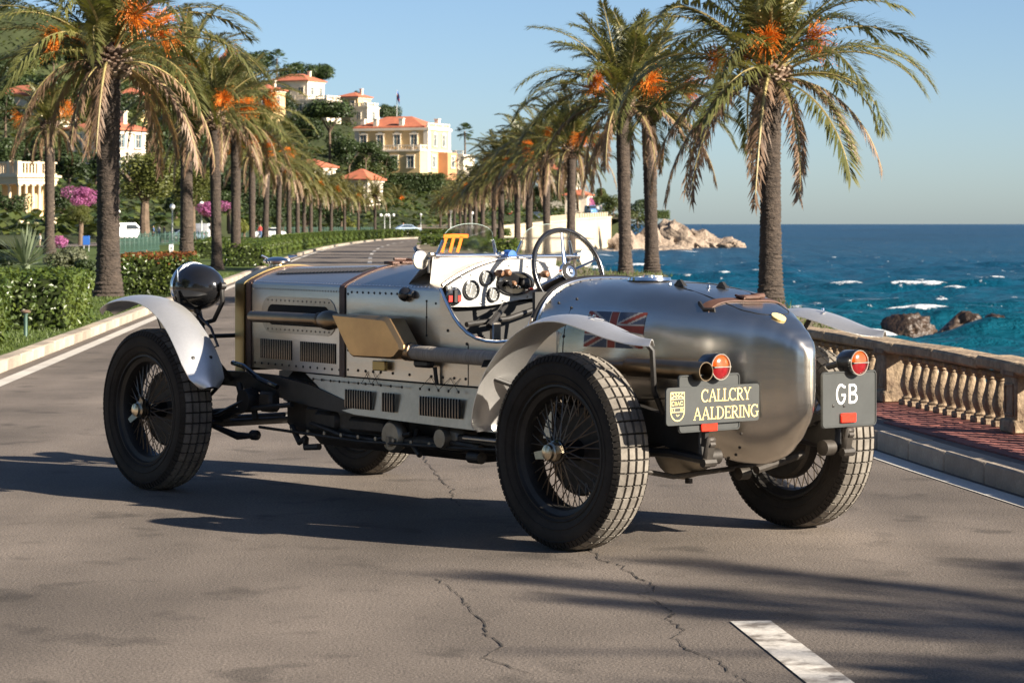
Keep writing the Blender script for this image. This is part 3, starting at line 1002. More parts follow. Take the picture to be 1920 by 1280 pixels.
# terrace block in front of the ground floor
MB().box((2.0, -D_ / 2 - 1.5, .8), (W_ - 4.0, 3.0, 5.2)).build('terrace', M['cream'], vl, smooth=0)
MB().box((2.0, -D_ / 2 - 1.5, 3.49), (W_ - 3.7, 3.3, .2)).build('terrace_edge', M['white_r'], vl, smooth=0)
rail(vl, [(-2.7, -D_ / 2 - .2), (-2.7, -D_ / 2 - 2.9), (6.7, -D_ / 2 - 2.9), (6.7, -D_ / 2 - .2)], 3.6, .85)
for i in range(3):
    window(vl, -.9 + i * 3.0, .7, 1.15, 1.9, 'f', D_ / 2 + 3.0, M['white_r'])
MB().box((W_ / 2 + .9, 1.4, .8), (1.8, 3.6, 5.0)).build('side_bay', M['terracotta'], vl, smooth=0)
window(vl, 1.4, .8, 1.2, 1.8, 'r', W_ / 2 + 1.8, M['white_r'])
window(vl, -2.2, .8, 1.2, 1.8, 'r', W_ / 2, M['white_r'])
fp = MB()
fp.tube([(0, 0, 0), (0, 0, 5.0)], [.07, .04], 8)
fpo = fp.build('flagpole', M['lamp_pole'], vl, (-1.1, 0, H_ + 1.7))
fl = MB()
rows = []
for k in range(9):
    x = k / 8 * .75
    rows.append([(x * .75, math.sin(x * 7) * .12, 4.9 - x * 1.3 - q * .5) for q in range(4)])
for a in range(8):
    for b in range(3):
        fl.add([rows[a][b], rows[a + 1][b], rows[a + 1][b + 1], rows[a][b + 1]], [(0, 1, 2, 3)], b % 2)
fl.build('flag', [M['blue'], M['red']], fpo)
# lower wing to the right with arched openings
wg = empty('villa_wing', at(858, 318, 462), R(-24))
tag(wg, 'low cream wing with an arched opening right of the yellow villa', 'building')
MB().box((0, 0, -.5), (4.4, 4.5, 6.0)).build('wall', M['white_r'], wg, smooth=0)
rail(wg, [(-2.1, -2.1), (2.1, -2.1)], 2.5, .7)
window(wg, 0, .1, 2.0, 1.5, 'f', 2.25, M['white_r'], shutters=False, arch=True)

house('white_villa', 'white villa with low red roof and wide terrace high on the hill', 556, 188, 550, 9.5, 6.5, 3.7, -28, 'white_r', 1.5, 3, 2, 1, 1, ww=1.2)
e = house('terrace_house', 'long white terrace wall with dark openings under the white hilltop villa', 585, 216, 545, 10.5, 5.5, 3.0, -28, 'white_r', 1, 4, 2, 1, 0, roof=False, ww=1.4)
rail(e, [(-5.2, -2.7), (5.2, -2.7), (5.2, 2.5)], 3.0, .8)
e = house('ridge_house', 'small cream house with flat terraces right of the hilltop villa', 664, 212, 565, 5.2, 5, 3.2, -30, 'cream', 1.0, 2, 1, 1, 1)
e = house('ridge_annexe', 'pale balustraded annexe just below the small ridge house', 684, 232, 555, 4.2, 4.5, 3.4, -30, 'white_r', 1, 1, 1, 1, 0, roof=False)
rail(e, [(-2, -2.2), (2, -2.2), (2, 2)], 3.4, .8)
house('red_roof_cottage', 'white cottage with red hipped roof behind the palm row below the villa', 678, 384, 384, 4.6, 4.2, 3.5, -28, 'white_r', 1.5, 2, 1, 1, 0)
house('garden_house', 'white house with red roof behind the big pine at left', 200, 330, 262, 5.6, 5.2, 4.4, -30, 'white_r', 1.1, 2, 2, 2, 2)
house('ochre_house', 'small ochre house with blue shutters among hillside trees', 246, 222, 400, 4.2, 4, 3.4, -20, 'cream', 1.0, 2, 1, 1, 1)
house('lower_house', 'white house with long red roof behind the small left palm', 60, 238, 300, 8.5, 5, 3.3, -28, 'white_r', 1.2, 3, 2, 1, 1)
house('hedge_house', 'white house with red roof half hidden by left palms', 412, 160, 480, 6.0, 5, 3.6, -28, 'white_r', 1.2, 3, 1, 1, 1)
house('slope_house', 'cream house part way up the slope left of the umbrella pine', 498, 205, 500, 5.5, 5, 3.4, -28, 'cream', 1.1, 2, 1, 1, 1)
house('flat_house', 'low white house between palms below the umbrella pines', 585, 352, 400, 5.5, 4.5, 3.0, -28, 'white_r', 1.1, 2, 1, 1, 0)
house('cape_house', 'small white house with arched door on the headland', 1085, 402, 470, 4.0, 4, 3.3, -15, 'white_r', 1.0, 1, 1, 1, 0)
house('cape_villa', 'white headland house with red roof behind the right palm row', 1050, 352, 520, 6.5, 5, 3.4, -20, 'white_r', 1.2, 2, 1, 1, 1)

# garden pavilion with columns
tp = empty('pavilion', at(34, 419, 200), R(-42))
tag(tp, 'cream classical garden pavilion with columns and rooftop balustrade at far left', 'pavilion')
PW, PD = 4.6, 3.5
MB().box((0, 0, -.6), (PW + .3, PD + .3, 1.9)).box((0, 0, .30), (PW + .5, PD + .5, .12)).build('plinth', M['temple'], tp, smooth=0)
cm_ = MB().box((0, 0, .06), (.34, .34, .12)).lathe([(.16, .12), (.165, .17), (.135, .22), (.13, 1.2), (.112, 2.32), (.13, 2.36), (.15, 2.44)], 14).box((0, 0, 2.5), (.36, .36, .12)).mesh('column', M['temple'], 35)
for i in range(6):
    link('column', cm_, tp, (PW / 2 - .15, -PD / 2 + .2 + i * (PD - .4) / 5, .36))
for x in (-PW / 2 + .2, -PW / 2 + 1.4, PW / 2 - 1.3):
    link('column', cm_, tp, (x, -PD / 2 + .2, .36))
MB().box((0, 0, 3.05), (PW + .1, PD + .1, .26)).box((0, 0, 3.3), (PW + .25, PD + .25, .24)).box((0, 0, 3.5), (PW + .6, PD + .6, .16)).build('entablature', M['temple'], tp, smooth=0)
MB().box((-.5, .8, 1.6), (PW - 1.8, PD - 1.8, 2.6)).build('inner_wall', M['cream'], tp, smooth=0)
rail(tp, [(-PW / 2, -PD / 2), (PW / 2, -PD / 2), (PW / 2, PD / 2)], 3.58, 1.0, 'temple', .3)
# ---------------------------------------------------------------- date palms
def frond_mesh(name, L, th0, kap, seed, n=92, ll=.48, dead=False, lw=.031, pw=1.35, mats=None):
    """one arching feather leaf, base at the origin, growing along +x"""
    rng = random.Random(seed)
    m = MB()
    ST = 16
    pts, tan = [Vector((0, 0, 0))], []
    bend = rng.uniform(-.25, .25)
    for i in range(ST + 1):
        t = i / ST
        th = R(th0 - kap * t ** pw)
        ya = bend * t
        d = Vector((math.cos(th) * math.cos(ya), math.cos(th) * math.sin(ya), math.sin(th)))
        tan.append(d)
        pts.append(pts[-1] + d * (L / (ST + 1)))
    m.tube(pts[:ST + 1], [.028 * (1 - i / ST) ** .8 + .006 for i in range(ST + 1)], 4, m=1, caps=False, sy=.6)
    for i in range(n):
        t = .10 + .90 * (i + rng.random() * .6) / n
        k = min(int(t * ST), ST - 1)
        f = t * ST - k
        p = pts[k].lerp(pts[k + 1], f)
        d = tan[k].lerp(tan[min(k + 1, ST)], f).normalized()
        side = d.cross(Vector((0, 0, 1)))
        if side.length < .05:
            side = Vector((0, 1, 0))
        side.normalize()
        upv = side.cross(d).normalized()
        ln = ll * (min(1, .35 + t * 2.6) if t < .25 else 1) * (1 - max(0, t - .55) * 1.15) * rng.uniform(.8, 1.15)
        for s in (-1, 1):
            if dead:
                phi = R(rng.uniform(48, 82))
                lift = rng.uniform(-.35, .1)
                dr = rng.uniform(.1, .5)
            else:
                phi = R(32 + 32 * t + rng.uniform(-9, 9))
                lift = rng.uniform(.12, .5)
                dr = rng.uniform(.12, .42)
            a = (side * s * math.cos(phi) + d * math.sin(phi) + upv * lift).normalized()
            w = a.cross(upv + side * s * .3).normalized() * lw * rng.uniform(.75, 1.2)
            mid = p + a * ln * .45
            tip = p + a * ln + Vector((0, 0, -dr * ln))
            m.add([p, mid + w * .5, tip, mid - w * .5], [(0, 1, 3), (1, 2, 3)], 0)
    return m.mesh(name, mats or [M['dead'] if dead else M['frond'], M['rachis']], 'leaf')

GREEN = [[frond_mesh('frond', L, th, kp, 10 + i * 5 + s) for s in range(3)] for i, (L, th, kp) in enumerate(((2.5, 84, 52), (2.8, 66, 72), (2.95, 48, 88), (2.95, 30, 92), (2.85, 12, 82), (2.6, -8, 68)))]
DEAD = [frond_mesh('frond', L, th, kp, 60 + i, n=74, ll=.30, dead=True, lw=.032, pw=.60) for i, (L, th, kp) in enumerate(((2.7, 8, 92), (3.0, 22, 108), (2.5, -10, 77), (2.8, 15, 100)))]

def trunk_mesh(seed, H=4.5):
    rng = random.Random(seed)
    prof = []
    z = -.15
    while z < H - .35:
        fl = 1 + .42 * math.exp(-max(z, 0) / .28) + .05 * math.sin(z * 1.7 + seed)
        prof.append((.222 * fl, z))
        prof.append((.238 * fl, z + .035))
        z += .075
    prof.append((.2, H - .3))
    j = {}
    def jit(i, k):
        return j.setdefault((i, k), rng.uniform(.94, 1.06))
    return MB().lathe(prof, 22, jit=jit).mesh('trunk', M['trunk'], 60)
TRUNK = [trunk_mesh(s) for s in (1, 2, 3)]

def boss_mesh(seed):
    rng = random.Random(seed)
    m = MB()
    m.lathe([(.2, 3.95), (.30, 4.02), (.36, 4.18), (.34, 4.4), (.22, 4.6), (.05, 4.7)], 16, jit=lambda i, k: rng.uniform(.9, 1.1))
    for i in range(130):
        a = i * 2.39996
        z = 4.0 + .48 * (i / 130)
        r = .31 if z < 4.1 else .34
        o = Vector((math.cos(a), math.sin(a), rng.uniform(.25, .9))).normalized()
        c = Vector((math.cos(a) * r, math.sin(a) * r, z))
        q = o.to_track_quat('Z', 'Y').to_matrix()
        m.box(c + o * .035, (rng.uniform(.07, .12), rng.uniform(.035, .06), rng.uniform(.09, .2)), q, 1 if rng.random() < .42 else 0, .75)
    return m.mesh('leaf_base', [M['boss'], M['stub']], 0)
BOSS = [boss_mesh(s) for s in (5, 6)]

def fruit_mesh(seed):
    rng = random.Random(seed)
    m = MB()
    stalk = [Vector((0, 0, 0)), Vector((.25, 0, .28)), Vector((.52, 0, .42)), Vector((.74, 0, .40))]
    m.tube(stalk, [.02, .018, .014, .01], 5)
    for i in range(150):
        p = stalk[2].lerp(stalk[3], rng.random()) + Vector((0, rng.uniform(-.03, .03), 0))
        a = rng.uniform(0, 6.28)
        d = Vector((.35 + rng.random() * .5, math.cos(a) * .75, math.sin(a) * .75)).normalized()
        ln = rng.uniform(.18, .46)
        mid = p + d * ln * .6
        tip = p + d * ln + Vector((0, 0, -.16 * rng.random()))
        w = Vector((rng.uniform(-1, 1), rng.uniform(-1, 1), rng.uniform(-1, 1))).normalized() * .007
        w2 = d.cross(w).normalized() * .007
        m.add([p, mid + w, mid - w, tip, mid + w2, mid - w2], [(0, 1, 2), (1, 3, 2), (0, 4, 5), (4, 3, 5)])
        m.box(tip, (.010, .010, .016), None)
    return m.mesh('fruit_cluster', M['fruit'], 0)
FRUIT = [fruit_mesh(s) for s in (1, 2, 3)]

def palm(loc, hc, label, seed, group, width=1.0, nd=11, lean=0.0, crown=1.0, fruit=4, counts=(8, 9, 8, 8, 5, 1)):
    """a date palm whose crown centre stands hc above its foot"""
    rng = random.Random(seed)
    s = hc / 4.4
    e = link('date_palm', None, None, loc, (R(lean * rng.uniform(-1, 1)), R(lean * rng.uniform(-1, 1)), rng.uniform(0, 6.28)), s)
    tag(e, label, 'palm tree', group)
    link('trunk', TRUNK[seed % 3], e, (0, 0, 0), None, (width, width, 1))
    link('leaf_base', BOSS[seed % 2], e, (0, 0, 0), None, (width * 1.12, width * 1.12, 1))
    k = 0
    for lv, c in enumerate(counts):
        for i in range(c):
            a = 2 * math.pi * (i + .37 * lv + rng.uniform(-.25, .25)) / c
            r = .04 + .04 * lv
            z = 4.52 - .055 * lv
            link('frond', GREEN[lv][(i + seed) % 3], e, (math.cos(a) * r, math.sin(a) * r, z), (rng.uniform(-.35, .35), rng.uniform(-.1, .1), a), crown * rng.uniform(.88, 1.08))
    for i in range(nd):
        a = 2 * math.pi * (i + rng.uniform(-.3, .3)) / nd
        link('frond', DEAD[(i + seed) % 4], e, (math.cos(a) * .22, math.sin(a) * .22, 4.22), (rng.uniform(-.2, .2), rng.uniform(-.1, .1), a), crown * rng.uniform(.7, 1.05))
    for i in range(fruit):
        a = 2 * math.pi * (i + rng.uniform(-.3, .3)) / max(fruit, 1) + seed
        link('fruit_cluster', FRUIT[i % 3], e, (math.cos(a) * .15, math.sin(a) * .15, 4.42), (0, rng.uniform(-.2, .3), a), rng.uniform(1.0, 1.3))
    return e

def far_crown(seed):
    rng = random.Random(seed)
    m = MB()
    for lv, (c, th, kp, L) in enumerate(((7, 82, 55, 3.0), (9, 62, 75, 3.3), (10, 44, 90, 3.4), (10, 26, 92, 3.3), (8, 8, 82, 3.2), (6, -10, 68, 2.9), (12, 8, 95, 2.9))):
        dead = lv == 6
        for i in range(c):
            a = 2 * math.pi * (i + .37 * lv + rng.uniform(-.3, .3)) / c
            ca, sa = math.cos(a), math.sin(a)
            sc = rng.uniform(.85, 1.1)
            p = Vector((.15, 0, 4.45))
            ST = 7
            prev = p
            for k in range(ST):
                t = (k + .5) / ST
                th_ = R(th - kp * t ** (.62 if dead else 1.35))
                d = Vector((math.cos(th_), 0, math.sin(th_)))
                nx = prev + d * (L * sc / ST)
                for q in range(4):
                    b = prev.lerp(nx, q / 4)
                    ln = (.28 if dead else .46) * (1 - max(0, t - .6)) * rng.uniform(.8, 1.2)
                    for s in (-1, 1):
                        ph = R(rng.uniform(55, 80) if dead else rng.uniform(35, 62))
                        dv_ = Vector((d.x * math.sin(ph), s * math.cos(ph), d.z * math.sin(ph) + rng.uniform(-.3, .25)))
                        tip = b + dv_ * ln
                        w = d * .06
                        tri = [b - w, b + w, tip]
                        m.add([(v.x * ca - v.y * sa, v.x * sa + v.y * ca, v.z) for v in tri], [(0, 1, 2)], 1 if dead else 0)
                prev = nx
    return m.mesh('crown', [M['frond_far'], M['dead']], 'leaf')
FARC = [far_crown(s) for s in (1, 2, 3)]
far_trunk = MB().lathe([(.24, -.2), (.17, .3), (.16, 1.5), (.155, 3), (.15, 4.0), (.33, 4.1), (.34, 4.4), (.1, 4.6)], 10).mesh('trunk', M['trunk'], 60)

def far_palm(loc, hc, label, seed, group, fruit=True):
    rng = random.Random(seed)
    e = link('date_palm', None, None, loc, (0, 0, rng.uniform(0, 6.28)), hc / 4.4)
    tag(e, label, 'palm tree', group)
    link('trunk', far_trunk, e)
    link('crown', FARC[seed % 3], e, (0, 0, 4.45 * .14), None, .86)
    if fruit:
        for i in range(1 + seed % 2):
            link('fruit_cluster', FRUIT[i], e, (0, 0, 4.3), (0, 0, i * 2.1 + seed), 1.2)
    return e

GL, GR = 'date palms in the row left of the road', 'date palms in the row on the sea side of the road'
LP = [(203, 558, 104, 1.2), (407, 507, 215, 1.0), (350, 497, 160, 1.05), (442, 500, 222, 1.0), (473, 467, 290, 1.0), (497, 461, 296, 1.0), (522, 454, 308, 1), (542, 452, 328, 1), (558, 449, 338, 1), (570, 448, 345, 1), (583, 447.5, 350, 1), (600, 446, 355, 1), (621, 444, 360, 1), (646, 443, 366, 1), (672, 441, 372, 1), (703, 440.5, 366, 1), (747, 437, 376, 1)]
for i, (u, v, vc, wd_) in enumerate(LP):
    p = on(u, v, .1)
    hc = EYE - .1 + (420 - vc) * p.y / FPX
    lab = ('thick-trunked date palm in the near left, orange fruit high in its crown' if i == 0 else f'date palm with ringed trunk, {ORD[i]} counted from the near end of the left row')
    if i < 7:
        palm(p, hc, lab, 31 + i, GL, wd_ * (.76 if i == 0 else .64), nd=10, crown=(1.16, .92, .84, .86, .92, .92, .9)[i], fruit=4 if i in (0, 3, 4) else 3, lean=(0 if i == 0 else 1.5))
    else:
        far_palm(p, hc, lab, 31 + i, GL)
p = on(93, 469, .3)
palm(p, EYE - .3 + (420 - 232) * p.y / FPX, 'date palm standing apart in the garden beside the columned pavilion', 77, GL, .72, crown=.68, fruit=3)
RP = [(1445, 45, 137, 1.0), (1223, 73.2, 198, 1.06), (1173, 71.5, 190, .98), (1070, 95, 276, 1.0), (1025, 110, 296, 1), (992, 120, 305, 1), (970, 134, 318, 1), (939, 136, 322, 1), (926, 163, 336, 1), (905, 188, 347, 1), (892, 208, 355, 1), (881, 222, 362, 1), (872, 232, 366, 1), (863, 292, 372, 1), (852, 300, 375, 1), (842, 310, 378, 1), (826, 330, 384, 1)]
for i, (u, Y, vc, wd_) in enumerate(RP):
    hc = EYE - .05 + (420 - vc) * Y / FPX
    p = Vector(((u - 960) * Y / FPX, Y, .05))
    lab = ('lone tall date palm in front of the open sea, right of the car' if i == 0 else f'date palm with ringed trunk, {ORD[i]} from the near end of the sea side row')
    if i < 8:
        palm(p, hc, lab, 51 + i, GR, wd_ * (.88 if i == 0 else .72), nd=11 if i == 0 else 8, crown=(1.26 if i == 0 else 1.08), fruit=4 if i == 0 else 3, lean=(.3 if i == 0 else 1.5))
    else:
        far_palm(p, hc, lab, 51 + i, GR)
# palms of the same row beside the camera: their crowns shade the foreground
for i, (x, y, hc) in enumerate(((13.9, 2.4, 4.5), (4.3, 1.3, 4.5))):
    palm(Vector((x, y, -.3)), hc + .3, f'date palm outside the picture beside the camera, {ORD[i]} of those shading the foreground road', 90 + i, GR, .8, nd=3, fruit=2, counts=((5, 7, 6, 5, 2, 0), (3, 4, 4, 3, 0, 0))[i], crown=1.1)
# spot of bank that carries them
m = MB().add([(5.6, -12, -.32), (16, -12, -.32), (16, 9.5, -.32), (4.4, 9.5, -.32), (5.6, -12, -4), (16, -12, -4), (16, 9.5, -4), (4.4, 9.5, -4)], [(0, 1, 2, 3), (0, 4, 5, 1), (1, 5, 6, 2), (2, 6, 7, 3), (3, 7, 4, 0)])
setting(m.build('bank', M['earth'], smooth=0))

# unseen trees added round the camera to darken what the bodywork mirrors
def side_trees():
    for i, (x, y, hh) in enumerate(((7.5, -9.0, 13.5), (10.0, -7.0, 14.0), (8.0, -12.5, 13.0), (12.5, -10.0, 14.0), (14.0, -6.8, 13.0))):
        tree('added_tree', f'dense added tree behind the camera on the sea side, {ORD[i]} of those shading the road', Vector((x, y, -.3)), RD[i % 3], hh * .14, (3.2, 3.2, hh * .46), None, 300 + i, 0, 'trees added beside the camera', 'round', .18)
    for i, (x, y, hh) in enumerate(((-8.5, -9.0, 5.5), (-9.5, -4.0, 6.5), (-9.2, 1.5, 6.0), (-12.5, -7.0, 7.5), (-12.5, -.5, 7.0), (-5.5, -13.0, 6.0), (-9.6, 7.0, 6.0), (-10.2, 13.0, 6.5), (-11.5, 20.0, 6.5))):
        tree('added_tree', f'dark leafy tree added outside the picture for reflections, {ORD[i]} along the left kerb', Vector((x, y, .1)), RD[i % 3], hh * .16, (2.9, 2.9, hh * .48), None, 200 + i, 0, 'trees added beside the camera', 'round', .16)

# ---------------------------------------------------------------- hedges
def hedge_mesh(w, d, h, leaf, n, seed, red=False):
    rng = random.Random(seed)
    m = MB()
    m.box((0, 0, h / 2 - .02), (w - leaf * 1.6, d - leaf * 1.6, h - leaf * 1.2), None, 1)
    ar = [w * h, w * h, d * h, d * h, w * d]
    for i in range(n):
        q = rng.random() * sum(ar)
        f = 0
        while q > ar[f]:
            q -= ar[f]
            f += 1
        a, b = rng.uniform(-.5, .5), rng.random()
        inn = rng.random() ** 2 * leaf * 2.2 - leaf * .35
        lump = .035 * math.sin(a * 9 + seed + f) * math.cos(b * 7)
        if f < 2:
            s = 1 if f else -1
            p, nn = Vector((a * w, s * (d / 2 - inn + lump), b * h)), Vector((0, s, 0))
        elif f < 4:
            s = 1 if f == 3 else -1
            p, nn = Vector((s * (w / 2 - inn + lump), a * d, b * h)), Vector((s, 0, 0))
        else:
            p, nn = Vector((a * w, rng.uniform(-.5, .5) * d, h - inn + lump)), Vector((0, 0, 1))
        nn = (nn + Vector((rng.uniform(-1, 1), rng.uniform(-1, 1), rng.uniform(-.6, 1)))).normalized()
        t = nn.cross(Vector((rng.uniform(-1, 1), rng.uniform(-1, 1), rng.uniform(-1, 1)))).normalized()
        bb = nn.cross(t)
        l_ = leaf * rng.uniform(.6, 1.2)
        mi = 2 if red and f == 4 and rng.random() < .75 else 0
        m.add([p - t * l_ * .5, p + bb * l_ * .28, p + t * l_ * .5 + nn * l_ * .1, p - bb * l_ * .28], [(0, 1, 2, 3)], mi)
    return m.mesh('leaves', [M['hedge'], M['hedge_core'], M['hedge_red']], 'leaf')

def hedge(label, loc, size, rz, leaf, n, seed, red=False, group='clipped hedges on the left lawn'):
    o = link('hedge', hedge_mesh(*size, leaf, n, seed, red), None, loc, (0, 0, rz))
    return tag(o, label, 'hedge', group)
hedge('large clipped green hedge block beside the near left kerb', (-6.78, 35.0, .11), (2.2, 3.0, .70), .055, .075, 9000, 1)
hedge('green hedge cut off by the left picture edge next to a bollard light', (-6.3, 29.2, .11), (1.35, 1.9, .72), .055, .07, 6500, 2)
hedge('clipped hedge with reddish top just right of the thick-trunked palm', (-6.82, 51.6, .11), (1.3, 3.2, .74), .05, .08, 7500, 3, True)
hb1 = hedge_mesh(1.5, 1.8, .72, .11, 1500, 8)
hb2 = hedge_mesh(1.5, 2.6, .78, .16, 1200, 9)
k = 0
for (u, v, w) in ((388, 484, 1.25), (462, 499, .85), (430, 474, 1.3)):
    p = on(u, v, .11)
    o = link('hedge', hb1, None, p, (0, 0, .1), (w * 1.05, 1.1, .95))
    tag(o, f'clipped box hedge between palm trunks left of the bonnet, {ORD[k]} from the headlamp', 'hedge', 'clipped hedges on the left lawn')
    k += 1
k = 0
y = 96.0
while y < 262:
    x = interp(LEFT, y) - 1.15
    o = link('hedge', hb2 if y > 125 else hb1, None, (x, y, .11), (0, 0, .02), (.8, y / 150 if y > 125 else 1, .95))
    tag(o, f'small square hedge on the far left kerb, {ORD[min(k, 29)]} along the kerb beyond the radiator', 'hedge', 'small square hedges along the far kerb')
    y += 3.2 + y * .022
    k += 1
for k, f in enumerate((0, .25, .5, .75, 1.0)):
    x = -10.3 + 10 * f
    o = link('hedge', hb2, None, (x - 2, 292 + f * 5, .11), (0, 0, 1.3), (1, 1.6, .95))
    tag(o, f'square hedge at the far road bend, {ORD[k]} from its left end', 'hedge', 'small square hedges along the far kerb')
for k, (u, v) in enumerate(((815, 459), (842, 462), (872, 466), (902, 470), (935, 476))):
    p = on(u, v, .1)
    o = link('hedge', hb2, None, p, (0, 0, -.1), (1.15, 1.1, .8))
    tag(o, f'low hedge seen through the windscreens on the sea side, {ORD[k]} from the road tip', 'hedge', 'low hedges under the sea side palms')

# agave, grey bush, flower clumps
m = MB()
rng = random.Random(21)
for i in range(85):
    a = rng.uniform(0, 6.28)
    el = rng.uniform(.12, 1.45)
    L = rng.uniform(.95, 1.25)
    d = Vector((math.cos(a) * math.cos(el), math.sin(a) * math.cos(el), math.sin(el)))
    s = d.cross(Vector((0, 0, 1))).normalized() * .035
    b = Vector((0, 0, .25))
    mid = b + d * L * .5
    tip = b + d * L + Vector((0, 0, -.12 * math.cos(el)))
    m.add([b - s * .6, b + s * .6, mid + s, tip, mid - s], [(0, 1, 2, 4), (4, 2, 3)])
m.lathe([(.1, 0), (.12, .3), (.02, .34)], 8)
tag(m.build('agave', M['agave'], None, (on(48, 517, .1)), smooth='leaf'), 'spiky grey green agave rosette behind the near left hedge', 'agave')

def clump(name, label, loc, size, leaf, n, seed, mat, cat='bush', trunk=False, group=None, lob=7):
    """a leafy bush or small tree with its own lobes"""
    o = link(name, crown_mesh(size, leaf, n, seed, mat, lob), None, loc)
    return tag(o, label, cat, group)

def crown_mesh(size, leaf, n, seed, mat, lob=9, flat=0.0, name='crown'):
    rng = random.Random(seed)
    m = MB()
    L = []
    for i in range(lob):
        a = rng.uniform(0, 6.28)
        r = math.sqrt(rng.random()) * .62
        z = rng.uniform(-.45, .55) * (1 - flat)
        L.append((Vector((math.cos(a) * r, math.sin(a) * r, z)), rng.uniform(.32, .52)))
    for i in range(n):
        c, r = L[rng.randrange(lob)]
        d = Vector((rng.gauss(0, 1), rng.gauss(0, 1), rng.gauss(0, 1) + .25)).normalized()
        p = c + d * r * (rng.uniform(.72, 1.08) if rng.random() < .85 else rng.random())
        if flat and p.z < -.25:
            p.z = -.25 + rng.uniform(-.08, .08)
        p = Vector((p.x * size[0], p.y * size[1], p.z * size[2] + size[2]))
        nn = (d + Vector((rng.uniform(-.8, .8), rng.uniform(-.8, .8), rng.uniform(-.4, .9)))).normalized()
        t = nn.cross(Vector((rng.uniform(-1, 1), rng.uniform(-1, 1), rng.uniform(-1, 1)))).normalized()
        b = nn.cross(t)
        l_ = leaf * rng.uniform(.6, 1.3)
        m.add([p - t * l_ * .5, p + b * l_ * .34, p + t * l_ * .5, p - b * l_ * .34], [(0, 1, 2, 3)])
    return m.mesh(name, mat, 'leaf')

p = on(135, 515, .1)
clump('grey_bush', 'loose grey green bush between agave and thick-trunked palm', p, (.85, .8, .38), .09, 2600, 3, M['silver_bush'])
for i, (u, v, s, mt, lab) in enumerate(((20, 500, .5, 'leaf_dark', 'dark bush at the left picture edge behind the near hedge'), (108, 470, .75, 'bloom', 'patch of pinkish flowers in the garden near the small palm'), (150, 520, .42, 'leaf_dark', 'dark shrub at the foot of the grey green bush'))):
    clump('garden_shrub', lab, on(u, v, .1), (s, s, s * .55), .08, 1500, 30 + i, M[mt])

# ---------------------------------------------------------------- trees
def tree(name, label, loc, cr, trunk_h, size, mat, seed, lean=0, group=None, shape='round', tr=.16, cat='tree'):
    e = empty(name, loc, (seed * 1.7) % 6.28)
    tag(e, label, cat, group)
    rng = random.Random(seed)
    m = MB()
    top = Vector((lean, 0, trunk_h))
    m.tube([(0, 0, -1.0), (lean * .2, .05, trunk_h * .4), tuple(top)], [tr * 1.25, tr, tr * .8], 8)
    nb = 6 if shape == 'umbrella' else 4
    for i in range(nb):
        a = i * 6.28 / nb + rng.uniform(-.3, .3)
        r = size[0] * .55
        m.tube([tuple(top - Vector((0, 0, .15 * trunk_h))), (top.x + math.cos(a) * r * .4, math.sin(a) * r * .4, trunk_h + size[2] * .35), (top.x + math.cos(a) * r, math.sin(a) * r, trunk_h + size[2] * .9)], [tr * .6, tr * .42, tr * .2], 6)
    m.build('trunk', M['bark'], e)
    link('crown', cr, e, (lean, 0, trunk_h - (size[2] * .15 if shape == 'umbrella' else size[2] * .35)), None, size)
    return e
U1 = crown_mesh((1, 1, 1), .10, 5200, 41, M['leaf_pine'], 16, .75)
U2 = crown_mesh((1, 1, 1), .10, 5200, 42, M['leaf_pine'], 14, .7)
RD = [crown_mesh((1, 1, 1), .13, 2600, 50 + i, M['leaf_dark'], 9) for i in range(3)]
RM = [crown_mesh((1, 1, 1), .13, 2600, 60 + i, M['leaf_mid'], 9) for i in range(3)]
RF = [crown_mesh((1, 1, 1), .075, 9000, 70 + i, M['leaf_bright'], 14) for i in range(2)]
BL = crown_mesh((1, 1, 1), .10, 4200, 80, M['bloom'], 9)
LM = crown_mesh((1, 1, 1), .13, 1800, 81, M['leaf_lime'], 7)

def tree_px(name, label, u, vtop, vbase, Y, halfw, cr, frac=.45, shape='round', seed=1, group=None, tr=None, lean=0):
    k = Y / FPX
    p = at(u, vbase, Y)
    H = (vbase - vtop) * k
    sz = H * (1 - frac) / (2.0 if shape == 'round' else 1.25)
    return tree(name, label, p, cr, H * frac + (sz * .35 if shape == 'round' else 0), (halfw * k * 1.05, halfw * k * .95, sz), None, seed, lean, group, shape, tr or max(.12, H * .022))
tree_px('umbrella_pine', 'dark umbrella pine with bare forked trunk left of the yellow villa', 618, 192, 300, 440, 56, U1, .55, 'umbrella', 3)
tree_px('umbrella_pine', 'smaller umbrella pine directly beside the yellow villa terrace', 686, 268, 330, 425, 37, U2, .5, 'umbrella', 4)
tree_px('umbrella_pine', 'tall wind-shaped pine on the skyline right of the hilltop villa', 598, 124, 190, 580, 36, U2, .35, 'umbrella', 5)
tree_px('umbrella_pine', 'rounded pine on the skyline left of the villa flag', 729, 200, 245, 600, 26, U1, .2, 'umbrella', 6)
tree_px('garden_pine', 'big bright green pine with forking trunk behind the fence at left', 272, 280, 436, 182, 92, RF[0], .30, 'round', 8, tr=.32)
tree_px('garden_pine', 'second bright pine crown touching the big one on its right', 362, 305, 432, 196, 52, RF[1], .35, 'round', 9, tr=.2)
tree_px('bougainvillea', 'round pink flowering bougainvillea left of the thick palm trunk', 152, 348, 415, 176, 36, BL, .25, 'round', 10)
tree_px('bougainvillea', 'purple pink blossom between left palms beyond the white cars', 398, 376, 430, 190, 36, BL, .3, 'round', 12)
tree_px('bougainvillea', 'purple blossom on the headland behind the sea side palms', 1100, 366, 410, 470, 20, BL, .2, 'round', 13)
tree_px('round_bush', 'round clipped green tree in front of the pink bougainvillea', 150, 380, 436, 165, 28, RF[1], .25, 'round', 14)
tree_px('lime_bush', 'yellow green rounded bush behind the left palm row', 458, 410, 446, 230, 14, LM, .1, 'round', 15)
